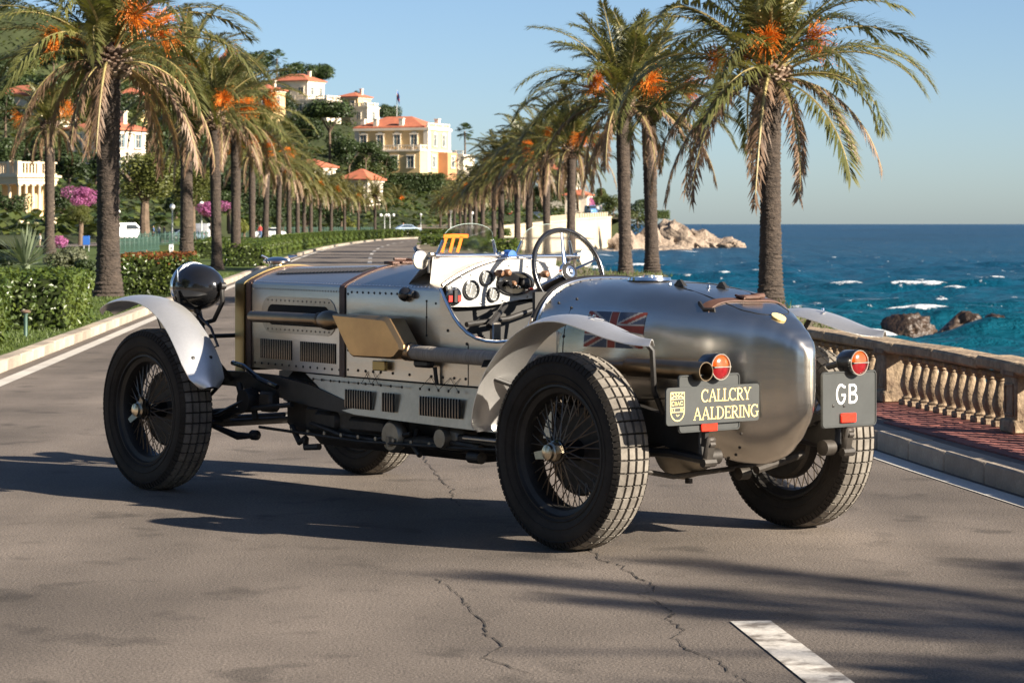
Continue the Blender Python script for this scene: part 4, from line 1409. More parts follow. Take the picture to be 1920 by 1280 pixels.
tree_px('lime_bush', 'yellow green arching bush beside the far lamp posts', 655, 405, 446, 330, 14, LM, .1, 'round', 16)
# washingtonia style fan palms on the skyline
def fan_palm(label, u, vtop, vbase, Y, seed):
    k = Y / FPX
    H = (vbase - vtop) * k
    e = empty('fan_palm', at(u, vbase, Y), seed)
    tag(e, label, 'palm tree', 'fan palms on the hill')
    MB().tube([(0, 0, -1), (0, 0, H * .5), (.1, 0, H * .82)], [.2, .15, .13], 8).build('trunk', M['bark'], e)
    rng = random.Random(seed)
    m = MB()
    for i in range(46):
        d = Vector((rng.gauss(0, 1), rng.gauss(0, 1), rng.gauss(.35, .8))).normalized()
        c = Vector((.1, 0, H * .82)) + d * H * .09
        s = d.cross(Vector((0, 0, 1))).normalized()
        for q in range(9):
            a = (q - 4) * .22
            dd = (d * math.cos(a) + s * math.sin(a)).normalized()
            m.add([c, c + dd * H * .1 + d.cross(s) * .02 * H * .3, c + dd * H * .12 + Vector((0, 0, -.02 * H)), c + dd * H * .1 - s * .012 * H], [(0, 1, 2, 3)])
    m.build('crown', M['leaf_dark'], e, smooth='leaf')
fan_palm('tall slim fan palm standing alone on the left skyline', 519, 92, 190, 560, 1)
fan_palm('small fan palm on the ridge behind the balustraded annexe', 669, 170, 215, 575, 2)
fan_palm('fan palm on the skyline right of the yellow villa', 872, 230, 320, 470, 3)

# hillside trees that fill the slope
rng = random.Random(99)
places = []
def hill_tree(u, v, Y, hw, kind, lab=None):
    k = Y / FPX
    x = (u - 960) * k
    z = (hill_z(x, Y) if u < 470 else min(hill_z(x, Y), EYE - (v - 420) * k)) - .3
    cr = (RD if kind == 'd' else RM)[len(places) % 3]
    H = max(2.5, hw * k * 2.1)
    places.append((u, v))
    tree('hill_tree', lab or ('dark leafy tree on the wooded hillside behind the left palm row' if kind == 'd' else 'olive green leafy tree on the wooded hillside behind the left palm row'), Vector((x, Y, z)), cr, H * .35, (hw * k * 1.1, hw * k * 1.05, H * .42), None, len(places) + 7, 0, 'trees of the wooded hillside', 'round', .14)
spec = {
 'skyline': [(-30, 90, 400, 46, 'd'), (25, 110, 395, 44, 'm'), (75, 130, 400, 40, 'd'), (35, 40, 440, 46, 'm'), (100, 30, 460, 44, 'd'), (165, 60, 470, 42, 'd'), (150, 130, 400, 40, 'd'), (-20, 40, 420, 50, 'd'), (60, 60, 430, 44, 'd'), (120, 90, 440, 40, 'm'), (205, 95, 470, 42, 'd'), (270, 120, 480, 40, 'd'), (330, 120, 500, 40, 'm'), (390, 130, 520, 42, 'd'), (445, 140, 560, 46, 'd'), (480, 150, 590, 34, 'd'), (545, 180, 600, 30, 'd'), (640, 205, 610, 26, 'm'), (665, 208, 600, 22, 'd'), (700, 225, 600, 20, 'd')],
 'under': [(700, 300, 448, 30, 'd'), (722, 335, 440, 26, 'd'), (690, 345, 430, 34, 'm'), (655, 320, 440, 34, 'd'), (640, 290, 470, 30, 'd'), (580, 290, 480, 40, 'd'), (545, 260, 500, 40, 'd'), (520, 230, 520, 34, 'd'), (560, 330, 430, 40, 'd'), (510, 320, 420, 44, 'm'), (470, 270, 440, 46, 'd'), (425, 300, 400, 44, 'd'), (380, 260, 400, 46, 'd'), (330, 230, 380, 48, 'm'), (290, 260, 340, 44, 'd'), (235, 250, 380, 36, 'd'), (180, 190, 370, 50, 'd'), (130, 160, 360, 48, 'm'), (90, 200, 330, 50, 'd'), (40, 190, 320, 50, 'd'), (10, 260, 280, 50, 'd'), (120, 280, 270, 44, 'd'), (70, 330, 250, 46, 'd'), (130, 340, 235, 44, 'd'), (180, 350, 240, 40, 'd'), (10, 370, 230, 44, 'd'), (310, 330, 260, 44, 'd'), (350, 330, 300, 44, 'd'), (400, 370, 260, 40, 'd'), (440, 370, 290, 36, 'd'), (480, 390, 300, 34, 'd'), (520, 390, 320, 32, 'd'), (560, 395, 340, 30, 'm'), (600, 395, 350, 28, 'd'), (640, 400, 350, 26, 'd'), (615, 370, 370, 30, 'd')],
 'back': [(670, 425, 400, 26, 'd'), (700, 420, 410, 26, 'd'), (730, 415, 430, 30, 'd'), (760, 415, 440, 28, 'd'), (790, 412, 440, 30, 'm'), (820, 412, 440, 30, 'm'), (850, 410, 440, 26, 'd'), (770, 390, 445, 26, 'm'), (835, 385, 450, 28, 'm'), (870, 350, 470, 26, 'd'), (900, 360, 500, 34, 'd'), (935, 370, 500, 30, 'd'), (970, 385, 490, 30, 'm'), (1000, 390, 500, 28, 'd'), (1030, 392, 490, 28, 'd'), (1060, 390, 500, 26, 'm'), (1120, 392, 500, 24, 'm'), (1150, 398, 490, 22, 'm'), (1195, 402, 480, 20, 'd'), (1225, 406, 470, 14, 'd'), (1040, 372, 540, 26, 'd'), (960, 355, 540, 26, 'd'), (905, 425, 380, 24, 'd'), (950, 415, 420, 24, 'd'), (1010, 410, 440, 22, 'd')],
 'low': [(20, 432, 190, 36, 'd'), (115, 425, 215, 36, 'd'), (210, 425, 230, 34, 'd'), (330, 425, 235, 30, 'd'), (430, 432, 250, 28, 'd'), (485, 432, 270, 26, 'd'), (530, 432, 290, 24, 'd'), (575, 432, 310, 24, 'd'), (620, 432, 330, 22, 'd')],
}
WHERE = {'skyline': 'skyline ridge of the hill', 'under': 'wooded slope below the hilltop villas', 'back': 'far tree belt behind the road bend', 'low': 'garden edge behind the left palm row'}
for gname, grp in spec.items():
    for k, q in enumerate(sorted(grp)):
        hill_tree(*q, f"{'dark' if q[4] == 'd' else 'olive'} leafy tree, {ORD[k]} from the left on the {WHERE[gname]}")
rng = random.Random(77)
extra = []
while len(extra) < 40:
    k = len(extra)
    y = rng.uniform(245, 520) if k < 22 else rng.uniform(400, 570)
    u = rng.uniform(-60, 450) if k < 22 else rng.uniform(-60, 260)
    extra.append((u, y))
for k, (u, y) in enumerate(sorted(extra)):
    hill_tree(u, 0, y, rng.uniform(5.5, 9) * 1000 / y * 1.6, 'd' if rng.random() < .7 else 'm', f'leafy hillside tree, {ORD[k]} from the left on the steep slope above the pavilion')
# dense clipped hedge wall below the yellow villa
hw_ = link('hedge', hedge_mesh(9.5, 2.5, 5.0, .32, 5200, 14), None, at(778, 384, 432), (0, 0, R(-10)))
hw_.data.materials[0] = M['leaf_dark']
tag(hw_, 'tall dark hedge wall below the yellow villa', 'hedge')
hw_ = link('hedge', hedge_mesh(2.6, 2.2, 1.5, .2, 1300, 15), None, at(1240, 411, 470), (0, 0, .2))
tag(hw_, 'clipped dark hedge at the seaward end of the headland wall', 'hedge')
clump('ivy', 'ivy and scrub hanging over the headland rock face', at(1205, 440, 424), (3.2, 2, 2.0), .3, 1800, 17, M['leaf_mid'], 'ivy')
# undergrowth that covers the slopes
rng = random.Random(123)
m = MB()
for i in range(42000):
    y = rng.uniform(170, 640)
    u = rng.uniform(-60, 1180)
    x = (u - 960) * y / FPX
    z = hz(x, y)
    if z < .15 or (x > -24 and y < 300):
        continue
    hgt = rng.random() ** 2 * 1.3
    p = Vector((x, y, z + hgt))
    a, b = rng.uniform(0, 6.28), rng.uniform(-.6, .6)
    t = Vector((math.cos(a), math.sin(a), b)) * .42
    s = Vector((-math.sin(a), math.cos(a), rng.uniform(-.7, .7))) * .3
    m.add([p - t, p + s, p + t, p - s], [(0, 1, 2, 3)], i % 2)
setting(m.build('undergrowth', [M['leaf_dark'], M['leaf_mid']], smooth='leaf'), 'stuff', 'green scrub covering the hillside between trees and houses')

side_trees()

# dry tufts and scrub on the sea-side verge
rng = random.Random(61)
m = MB()
for i in range(9000):
    y = 24.5 + 70 * rng.random() ** 1.4
    x = rng.uniform(interp(RIGHT, y) + .3, interp(EDGE, y) - .1)
    a = rng.uniform(0, 6.28)
    w, hh = .012, rng.uniform(.03, .16)
    c, s_ = math.cos(a) * w, math.sin(a) * w
    m.add([(x - c, y - s_, .10), (x + c, y + s_, .10), (x + rng.uniform(-.07, .07), y + rng.uniform(-.07, .07), .10 + hh)], [(0, 1, 2)])
setting(m.build('verge_grass', M['grass'], smooth='leaf'), 'stuff', 'thin dry grass on the sea side verge under the palms')
# ---------------------------------------------------------------- street furniture, people, far cars
def lamp(label, u, vb, vt, Y, globes=1, z=.1):
    k = Y / FPX
    p = at(u, vb, Y)
    H = (vb - vt) * k
    e = empty('street_lamp', p)
    tag(e, label, 'street lamp', 'globe street lamps')
    m = MB().lathe([(.12, 0), (.11, .25), (.06, .32), (.045, H * .6), (.035, H - .25)], 10)
    if globes == 2:
        m.tube([(-.45, 0, H - .25), (0, 0, H - .1), (.45, 0, H - .25)], .025, 6)
        m.tube([(0, 0, H - .3), (0, 0, H - .1)], .03, 6)
    m.build('pole', M['lamp_pole'], e)
    for i in range(globes):
        x = 0 if globes == 1 else (-.45, .45)[i]
        MB().lathe([(.03, -.18), (.1, -.15), (.17, -.05), (.18, .04), (.13, .14), (.02, .19)], 12).build('globe', M['globe'], e, (x, 0, H - .1))
lamp('globe street lamp between the big pine and the second palm', 323, 458, 385, 170)
lamp('globe street lamp beside the pink blossom behind the left palms', 378, 452, 380, 190)
lamp('globe lamp on the lawn left of the thick palm trunk', 221, 452, 395, 190)
lamp('double globe street lamp at the far bend left of the silver car', 721, 442, 402, 320, 2)
lamp('second double globe lamp at the far bend', 731, 442, 402, 330, 2)
lamp('single slim street lamp right of the far silver car', 789, 440, 401, 330)
lamp('street lamp rising above the left windscreen', 845, 440, 395, 300)
lamp('street lamp seen above the right hand end of the left windscreen', 885, 440, 398, 300)

# low green bollard light by the near hedge
p = on(48, 634, .1)
e = empty('bollard_light', p)
tag(e, 'green bollard light with flat rusty cap on the near left lawn', 'bollard')
MB().lathe([(.028, 0), (.026, .02), (.022, .03), (.022, .27), (.03, .275), (.03, .30)], 14).build('post', M['fence'], e)
MB().lathe([(.02, .30), (.06, .305), (.062, .32), (.04, .335), (.0, .338)], 16).build('cap', M['boss'], e)
p = on(321, 492, .1)
e = empty('sign', p)
tag(e, 'small white notice board above the hedge beside the headlamp', 'sign')
MB().tube([(0, 0, 0), (0, 0, .45)], .015, 6).build('post', M['lamp_pole'], e)
b = MB().cbox((0, 0, .48), (.155, .015, .30), .004).build('board', M['white'], e)
MB().box((0, -.0095, .5), (.05, .003, .07)).box((0, -.0095, .42), (.09, .003, .02)).build('print', M['car_dark'], b, smooth=0)
p = at(162, 472, 130)
e = empty('notice_board', p)
tag(e, 'blue notice board on two legs left of the thick palm trunk', 'sign')
MB().tube([(-.12, 0, 0), (-.12, 0, .5)], .02, 6).tube([(.12, 0, 0), (.12, 0, .5)], .02, 6).build('legs', M['lamp_pole'], e)
MB().cbox((0, -.03, .55), (.34, .03, .44), .01).build('board', M['blue'], e)
for i, (u, v, Y) in enumerate(((525, 478, 130), (527, 471, 145), (567, 462, 175))):
    p = at(u, v, Y)
    e = MB().lathe([(.09, 0), (.085, .55), (.05, .62), (.09, .66), (.1, .74), (.06, .82), (0, .84)], 10).build('bollard', M['white'], None, p)
    tag(e, ('white post with round top by the kerb, nearest to the radiator cap', 'white post with round top just beyond the nearest white post', 'white post with round top further along the kerb')[i], 'bollard', 'white kerb posts')

# green railing fence on the left
def fence(label, a, b, h, sp=.16):
    e = empty('fence', a)
    tag(e, label, 'fence')
    d = Vector(b) - Vector(a)
    L = d.length
    pm_ = MB().box((0, 0, h / 2), (.02, .02, h)).mesh('picket', M['fence'], 0)
    for i in range(min(int(L / sp), 280)):
        link('picket', pm_, e, d * (i * sp / L))
    m = MB()
    for z in (.12, h - .08):
        m.tube([(0, 0, z), tuple(d + Vector((0, 0, z)))], .022, 4)
    m.build('rail', M['fence'], e)
    pp = MB().cbox((0, 0, h * .55), (.07, .07, h * 1.1), .01).mesh('post', M['fence'])
    for i in range(int(L / 2.2) + 1):
        link('post', pp, e, d * (i * 2.2 / L))
fence('green picket fence behind the hedges right of the thick palm trunk', at(215, 482, 112), at(300, 470, 135), .75, .3)
fence('green picket fence running on towards the parked scooters', at(262, 462, 140), at(392, 455, 175), .7, .4)
fence('long dark fence along the far left pavement', at(440, 447, 235), at(700, 441, 345), 1.0, .4)
fence('dark fence at the far road bend right of the silver car', at(782, 440, 345), at(850, 441, 330), 1.1, .3)

# side street at the left
m = MB()
a, b = at(-60, 462, 165), at(420, 447, 260)
m.add([at(-80, 460, 178), at(120, 463, 150), at(230, 459, 162), at(420, 449, 225), at(420, 447.5, 250), at(230, 452, 195), at(100, 453, 190), at(-80, 452, 205)], [(0, 1, 2, 7), (2, 3, 4, 5), (2, 5, 6, 7)])
setting(m.build('side_street', M['asphalt'], smooth=0))
setting(MB().add([at(-80, 452, 200) + Vector((0, 0, .02)), at(185, 452, 200) + Vector((0, 0, .02)), at(185, 424, 215), at(-80, 420, 215)], [(0, 1, 2, 3)]).build('lawn_slope', M['lawn'], smooth=0))

def person(label, p, H, shirt, trousers, seed):
    """one continuous skinned figure, walking"""
    k = H / 1.75
    rng = random.Random(seed)
    sw_ = rng.uniform(.05, .22)
    V = [(0, 0, .95), (0, 0, 1.2), (0, 0, 1.42), (0, 0, 1.52), (0, -.02, 1.66), (0, -.01, 1.76),
         (.17, 0, 1.42), (.24, sw_ * .6, 1.16), (.25, -sw_ * .2, .92), (-.17, 0, 1.42), (-.24, -sw_ * .6, 1.16), (-.25, -sw_ * 1.2, .92),
         (.1, 0, .9), (.11, -sw_, .48), (.11, -sw_ * .6, .06), (.11, -sw_ - .13, .03), (-.1, 0, .9), (-.11, sw_ * .5, .48), (-.11, sw_ * 1.4, .08), (-.11, sw_ * 1.2 - .1, .03)]
    E_ = [(0, 1), (1, 2), (2, 3), (3, 4), (4, 5), (2, 6), (6, 7), (7, 8), (2, 9), (9, 10), (10, 11), (0, 12), (12, 13), (13, 14), (14, 15), (0, 16), (16, 17), (17, 18), (18, 19)]
    rad = [.15, .15, .14, .055, .095, .07, .06, .048, .036, .06, .048, .036, .095, .062, .045, .04, .095, .062, .045, .04]
    me = bpy.data.meshes.new('person')
    me.from_pydata([(x * k, y * k, z * k) for x, y, z in V], E_, [])
    o = link('person', me, None, p, (0, 0, rng.uniform(0, 6.28)))
    sk = o.modifiers.new('skin', 'SKIN')
    for i, v in enumerate(me.skin_vertices[0].data):
        v.radius = (rad[i] * k, rad[i] * k * .85)
    me.skin_vertices[0].data[0].use_root = True
    o.modifiers.new('sub', 'SUBSURF').levels = 1
    o.modifiers['sub'].render_levels = 1
    mt = bpy.data.materials.new('clothing')
    mt.use_nodes = True
    t = mt.node_tree
    tc = N(t, 'ShaderNodeTexCoord')
    sp_ = N(t, 'ShaderNodeSeparateXYZ')
    t.links.new(tc.outputs['Object'], sp_.inputs[0])
    mr = N(t, 'ShaderNodeMath', operation='DIVIDE')
    mr.inputs[1].default_value = H * 1.03
    t.links.new(sp_.outputs[2], mr.inputs[0])
    cr = N(t, 'ShaderNodeValToRGB')
    cr.color_ramp.interpolation = 'CONSTANT'
    e = cr.color_ramp.elements
    e[0].position, e[0].color = 0, (.05, .04, .035, 1)
    e[1].position, e[1].color = .05, (*trousers, 1)
    for ps, c in ((.54, shirt), (.83, (.45, .26, .18)), (.945, (.06, .04, .03))):
        q = e.new(ps)
        q.color = (*c, 1)
    t.links.new(mr.outputs[0], cr.inputs[0])
    t.links.new(cr.outputs[0], t.nodes['Principled BSDF'].inputs['Base Color'])
    t.nodes['Principled BSDF'].inputs['Roughness'].default_value = .8
    me.materials.append(mt)
    tag(o, label, 'person', 'people walking in the distance')
    return o
WH, DK, BLU, RED_, TAN = (.75, .73, .7), (.05, .05, .06), (.08, .15, .3), (.5, .06, .05), (.4, .3, .2)
PP = [('person in white shirt and pale trousers on the garden lawn', 75, 462, 140, .68, WH, TAN), ('person in pale red top sitting low among garden flowers', 50, 464, 142, .45, (.6, .3, .25), TAN),
      ('person in white top beside the white van', 262, 448, 200, 1.0, WH, DK), ('person in dark clothes beside the white van', 275, 448, 200, 1.0, DK, BLU), ('person in blue top in the group under the big pine', 288, 448, 202, 1.0, BLU, TAN),
      ('person in white top in the group under the big pine', 298, 448, 205, 1.05, WH, BLU), ('person in black right of the group under the big pine', 308, 448, 205, 1.0, DK, DK),
      ('person in red top by the left palm row', 488, 448, 240, 1.3, RED_, BLU), ('person in white shirt at the far bend by the silver car', 756, 440, 330, 1.5, (.8, .45, .3), WH),
      ('person in light clothes on the headland behind the parapet', 1120, 402, 445, 1.6, WH, BLU), ('person in dark clothes on the headland behind the parapet', 1127, 402, 447, 1.6, DK, DK), ('person in red on the terrace above the sea wall', 960, 415, 400, 1.6, RED_, DK)]
for i, (lab, u, v, Y, H, a, b) in enumerate(PP):
    person(lab, at(u, v, Y), H, a, b, i + 1)

def far_car(label, p, rz, L, paint, van=False, cat='car'):
    e = empty('parked_car', p, rz)
    tag(e, label, cat, 'cars parked in the distance')
    W, s = L * .42, L / 4.2
    pr = [(-2.1, .3), (-2.12, .75), (-1.9, .95), (-1.2, 1.0), (-.55, 1.42), (.75, 1.45), (1.5, 1.0), (2.0, .9), (2.1, .6), (2.05, .3)] if not van else [(-2.1, .3), (-2.12, 1.75), (-1.95, 1.95), (.9, 1.98), (1.55, 1.25), (2.05, 1.05), (2.1, .6), (2.05, .3)]
    secs = []
    for k, (f, in_) in enumerate(((-1, .93), (-.92, 1), (.92, 1), (1, .93))):
        secs.append([Vector((x * s * in_, f * W / 2 * (.86 if z > 1.1 else 1), (.3 + (z - .3) * (in_ if z > 1 else 1)) * s)) for x, z in pr])
    MB().loft(secs, closed=True, capa=True, capb=True).build('body', M[paint], e)
    g = MB()
    wz = [(-1.0, 1.03), (-.5, 1.36), (.7, 1.38), (1.3, 1.03)] if not van else [(-.2, 1.25), (-.2, 1.75), (.85, 1.75), (1.35, 1.27)]
    for f in (-1, 1):
        g.add([(x * s, f * (W / 2 * (.90 if z > 1.1 else .985) + .012), z * s) for x, z in wz], [(0, 1, 2, 3)])
    fr = [(1.34, 1.05), (.80, 1.42)] if not van else [(1.5, 1.3), (.98, 1.92)]
    g.add([((x + .06) * s, f * W * .40, z * s) for x, z in fr for f in (-1, 1)], [(0, 1, 3, 2)])
    bk = [(-1.22, 1.04), (-.62, 1.40)] if not van else [(-2.14, 1.25), (-2.14, 1.7)]
    g.add([((x - .05) * s, f * W * .40, z * s) for x, z in bk for f in (-1, 1)], [(0, 1, 3, 2)])
    g.build('windows', M['glass_dark'], e, smooth=0)
    wm = MB().lathe([(.0, -.11), (.2, -.11), (.32, -.09), (.33, 0), (.32, .09), (.2, .11), (0, .11)], 16, axis='y').mesh('wheel', M['tyre_far'])
    hm = MB().lathe([(0, -.125), (.17, -.118), (.18, -.1), (.18, .1), (.17, .118), (0, .125)], 12, axis='y').mesh('rim', M['lamp_pole'])
    for x in (-1.3, 1.35):
        for f in (-1, 1):
            w = link('wheel', wm, e, (x * s, f * W * .46, .33 * s), None, s)
            link('rim', hm, w)
    for f in (-1, 1):
        MB().cbox((0, 0, 0), (.06, .3 * s, .12 * s), .015).build('headlight', M['globe'], e, (2.07 * s, f * W * .36, .74 * s))
        MB().cbox((0, 0, 0), (.06, .25 * s, .14 * s), .015).build('tail_light', M['red'], e, (-2.1 * s, f * W * .38, .78 * s))
far_car('silver blue car driving at the far road bend', at(763, 439, 325), R(200), 3.4, 'car_silver')
far_car('white van parked under the big pine', at(238, 450, 190), R(20), 2.6, 'car_white', True)
far_car('dark car parked right of the big pine trunk', at(335, 449, 205), R(10), 2.4, 'car_dark')
far_car('silver car parked behind the second left palm', at(352, 450, 198), R(170), 2.3, 'car_silver')
far_car('white van parked behind the blossom by the left palms', at(372, 448, 210), R(150), 2.6, 'car_white', True)
far_car('white car half hidden by left palm trunks', at(505, 448, 245), R(10), 3.0, 'car_white')
far_car('blue van parked on the headland above the sea wall', at(1108, 402, 448), R(-70), 3.2, 'car_blue', True)
far_car('red car on the terrace behind the sea side palms', at(952, 416, 400), R(0), 3.6, 'car_red')
far_car('dark car on the terrace behind the sea side palms', at(1002, 412, 415), R(10), 3.6, 'car_dark')
# ---------------------------------------------------------------- the vintage car
M['alu'] = mk('brushed_aluminium', (0.66, 0.59, 0.51), rough=.34, metal=1.0, var=.07, vs=3, fine=.07, fs=40, stretch=(1, 1, 5), bump=.22, bs=2.2, bdist=.012)
M['alu_tail'] = mk('polished_aluminium', (0.72, 0.67, 0.59), rough=.27, metal=1.0, var=.07, vs=3, fine=.06, fs=40, stretch=(1, 1, 5), bump=.16, bs=2.2, bdist=.012)
M['alu_dull'] = mk('dull_aluminium', (0.46, 0.41, 0.345), rough=.4, metal=1.0, var=.12, vs=5, fine=.08, fs=40, bump=.08, bs=25, bdist=.004)
M['wing'] = mk('wing_aluminium', (0.74, 0.725, 0.70), rough=.36, metal=.78, var=.07, vs=4, fine=.06, fs=60, bump=.15, bs=5, bdist=.008)
M['chrome'] = mk('chrome', (0.82, 0.81, 0.79), rough=.12, metal=1.0, var=.02, vs=4)
M['dash_white'] = mk('dash_white', (0.44, 0.43, 0.405), rough=.4, var=.12, vs=5, fine=.05, fs=40)
M['brass'] = mk('brass_shell', (0.36, 0.27, 0.12), rough=.35, metal=1.0, var=.15, vs=3)
M['leather'] = mk('brown_leather', (0.085, 0.042, 0.028), rough=.55, var=.3, vs=12, bump=.3, bs=90, bdist=.002)
M['black'] = mk('black_enamel', (0.012, 0.012, 0.013), rough=.14, var=.2, vs=4, coat=.6)
M['black_metal'] = mk('black_chassis', (0.022, 0.020, 0.018), rough=.5, var=.4, vs=6, fine=.3, fs=40)
M['oily'] = mk('oily_engine', (0.045, 0.038, 0.031), rough=.55, metal=.3, var=.5, vs=7, fine=.3, fs=30)
M['cast'] = mk('cast_aluminium', (0.33, 0.29, 0.23), rough=.5, metal=.8, var=.3, vs=8)
M['rubber'] = mk('rubber', (0.030, 0.025, 0.020), rough=.8, var=.45, vs=4, fine=.3, fs=60, spec=.35)
M['tread'] = mk('dusty_tread', (0.24, 0.215, 0.18), rough=.9, c2=(0.11, 0.095, 0.078), vs=9, fine=.3, fs=50, bump=.4, bs=60, bdist=.004)
M['exh'] = mk('heat_stained_steel', (0.33, 0.24, 0.15), rough=.38, metal=1.0, c2=(0.20, 0.15, 0.105), vs=4)
M['exh_box'] = mk('silencer_steel', (0.66, 0.42, 0.20), rough=.3, metal=.9, c2=(0.45, 0.28, 0.14), vs=3.5)
M['wrap'] = mk('pipe_wrap', (0.34, 0.30, 0.25), rough=.75, metal=.2, var=.25, vs=3, stretch=(45, 2, 2), bump=.8, bs=1.5, bdist=.01)
M['slot'] = mk('dark_opening', (0.006, 0.006, 0.006), rough=.9)
M['plate'] = mk('grey_plate', (0.040, 0.043, 0.041), rough=.55, var=.15, vs=8, fine=.08, fs=70)
M['gold'] = mk('gold_lettering', (0.78, 0.60, 0.25), rough=.45, var=.08, vs=20)
M['letter_white'] = mk('white_lettering', (0.78, 0.78, 0.74), rough=.5, var=.04, vs=20)
M['reflector'] = mk('red_reflector', (0.75, 0.035, 0.015), rough=.25, var=.05, vs=20, coat=.5)
M['lens_red'] = mk('red_lens', (0.24, 0.010, 0.014), rough=.2, var=.25, vs=40, coat=1.0)
M['lens_amber'] = mk('amber_lens', (0.42, 0.065, 0.003), rough=.2, var=.25, vs=40, coat=1.0)
M['orange'] = mk('orange_paint', (0.85, 0.17, 0.01), rough=.5, var=.06, vs=20)
M['flag_blue'] = mk('faded_blue', (0.095, 0.115, 0.16), rough=.5, metal=.5, var=.2, vs=20)
M['flag_red'] = mk('faded_red', (0.33, 0.075, 0.05), rough=.5, metal=.4, var=.2, vs=20)
M['flag_white'] = mk('faded_white', (0.47, 0.42, 0.36), rough=.5, metal=.5, var=.1, vs=20)
M['gauge'] = mk('gauge_face', (0.20, 0.20, 0.19), rough=.3, var=.45, vs=60, coat=.5)
M['seat'] = mk('black_leather', (0.018, 0.016, 0.015), rough=.5, var=.3, vs=10)
M['inner'] = mk('cockpit_lining', (0.035, 0.033, 0.030), rough=.7, var=.3, vs=8)
M['glass'] = mk_glass('clear_glass', (.97, .99, .98))
M['glass_rim'] = mk('ground_glass_edge', (0.45, 0.55, 0.50), rough=.3, var=.05, vs=3)
M['mirror'] = mk('mirror_glass', (0.86, 0.87, 0.88), rough=.05, metal=1.0, var=.01, vs=2)
M['wood'] = mk('brown_knob', (0.20, 0.10, 0.05), rough=.4, var=.3, vs=30)

CAR = empty('vintage_car', (.815, 12.371, 0), R(90) + .684)
tag(CAR, 'open vintage racing car in bare riveted aluminium with wire wheels', 'car')

def sy(x):
    if x >= 2.16:
        return .415 - (x - 2.16) * .0865
    return .415 + (2.16 - max(x, 1.28)) * .0511
def stop(x):
    return 1.212 + (3.2 - x) * .0225 if x > 2.16 else 1.2354 + (2.16 - x) * .045
def bsec(x, off=0.0, zb=.668, n=9):
    w, c, t = sy(x) + off, 1.118, stop(x) + off
    half = [(w, zb), (w, .85), (w, 1.02), (w, c), (w - .006, c + .013), (w - .018, c + .021)]
    y0, z0 = half[-1]
    for k in range(1, n + 1):
        y = y0 * (1 - k / n)
        half.append((y, z0 + (t - z0) * (1 - (y / y0) ** 2)))
    return [Vector((x, y, z)) for y, z in half] + [Vector((x, -y, z)) for y, z in reversed(half[:-1])]
def loft_part(name, xs, mat, parent=CAR, off=0.0, zb=.668):
    return MB().loft([bsec(x, off, zb) for x in xs]).build(name, mat, parent, smooth=35)
def rivets(name, pts, parent, r=.0055, mat='cast', nrm=(0, 1, 0)):
    m = MB()
    for p in pts:
        q = Vector(nrm).to_track_quat('Z', 'Y').to_matrix()
        m.lathe([(r, 0), (r * .8, r * .45), (0, r * .75)], 6, p, rot=q)
    o = m.build(name, M[mat], parent)
    return o

bonnet = loft_part('bonnet', [3.2, 2.95, 2.7, 2.45, 2.16], M['alu'])
scuttle = loft_part('scuttle', [2.152, 2.0, 1.8, 1.6, 1.4, 1.285], M['alu'])
# radiator shell, core and cap
rad = MB().loft([bsec(3.205, .004, .60), bsec(3.205, .014, .60), bsec(3.30, .014, .60), bsec(3.33, .0, .60), bsec(3.33, -.05, .62)]).build('radiator_shell', M['brass'], CAR)
MB().box((3.315, 0, .9), (.02, .52, .52)).build('radiator_core', M['black_metal'], rad, smooth=0)
cap = MB().lathe([(.045, -.04), (.045, .0), (.075, .008), (.078, .02), (.06, .032), (.03, .04), (.0, .042)], 20).build('radiator_cap', M['chrome'], CAR, (3.28, .07, 1.225))
MB().tube([(-.03, -.06, .035), (-.06, -.1, .045)], [.018, .005], 8).tube([(.02, .05, .03), (.03, .08, .05)], [.012, .006], 8).build('ornament', M['chrome'], cap)
# leather bonnet straps
def strap_on(x, w, zb, name='bonnet_strap'):
    a = [[p for p in bsec(x + d, .007, zb)] for d in (-w / 2, w / 2)]
    b = [[p for p in bsec(x + d, .002, zb)] for d in (w / 2, -w / 2)]
    return MB().loft([a[0], a[1], b[0], b[1], a[0]]).build(name, M['leather'], CAR, smooth=30)
s1 = strap_on(2.165, .052, .66)
s2 = strap_on(3.165, .05, .61)
bk = MB()
bk.cbox((2.165, .10, stop(2.165) + .012), (.08, .05, .016), .004).cbox((2.165, .02, stop(2.165) + .014), (.075, .08, .014), .004).tube([(2.13, -.05, stop(2.165) + .02), (2.2, -.02, stop(2.165) + .028), (2.2, .06, stop(2.165) + .03)], .008, 6)
bk.build('buckle', M['leather'], s1)

# louvres: a dark slit with a raised lip
def louvre_mesh(h, w=.011):
    m = MB()
    m.cbox((0, .0012, 0), (w * .95, .003, h), .001, m=0)
    m.tube([(w * .62, .001, -h / 2), (w * .62, .003, -h / 2 + .006), (w * .62, .003, h / 2 - .006), (w * .62, .001, h / 2)], w * .17, 5, m=1)
    return m.mesh('louvre', [M['slot'], M['alu']])
lv = louvre_mesh(.105)
sa = math.atan2(-.0865, 1)
for x0, x1, n_ in ((3.03, 2.70, 18), (2.595, 2.24, 20)):
    for i in range(n_):
        x = x0 + (x1 - x0) * i / (n_ - 1)
        for s in (1, -1):
            if s < 0 and i % 2:
                continue
            link('louvre', lv, bonnet, (x, s * (sy(x) + .001), .776), (0, 0, (sa if s > 0 else math.pi - sa)))
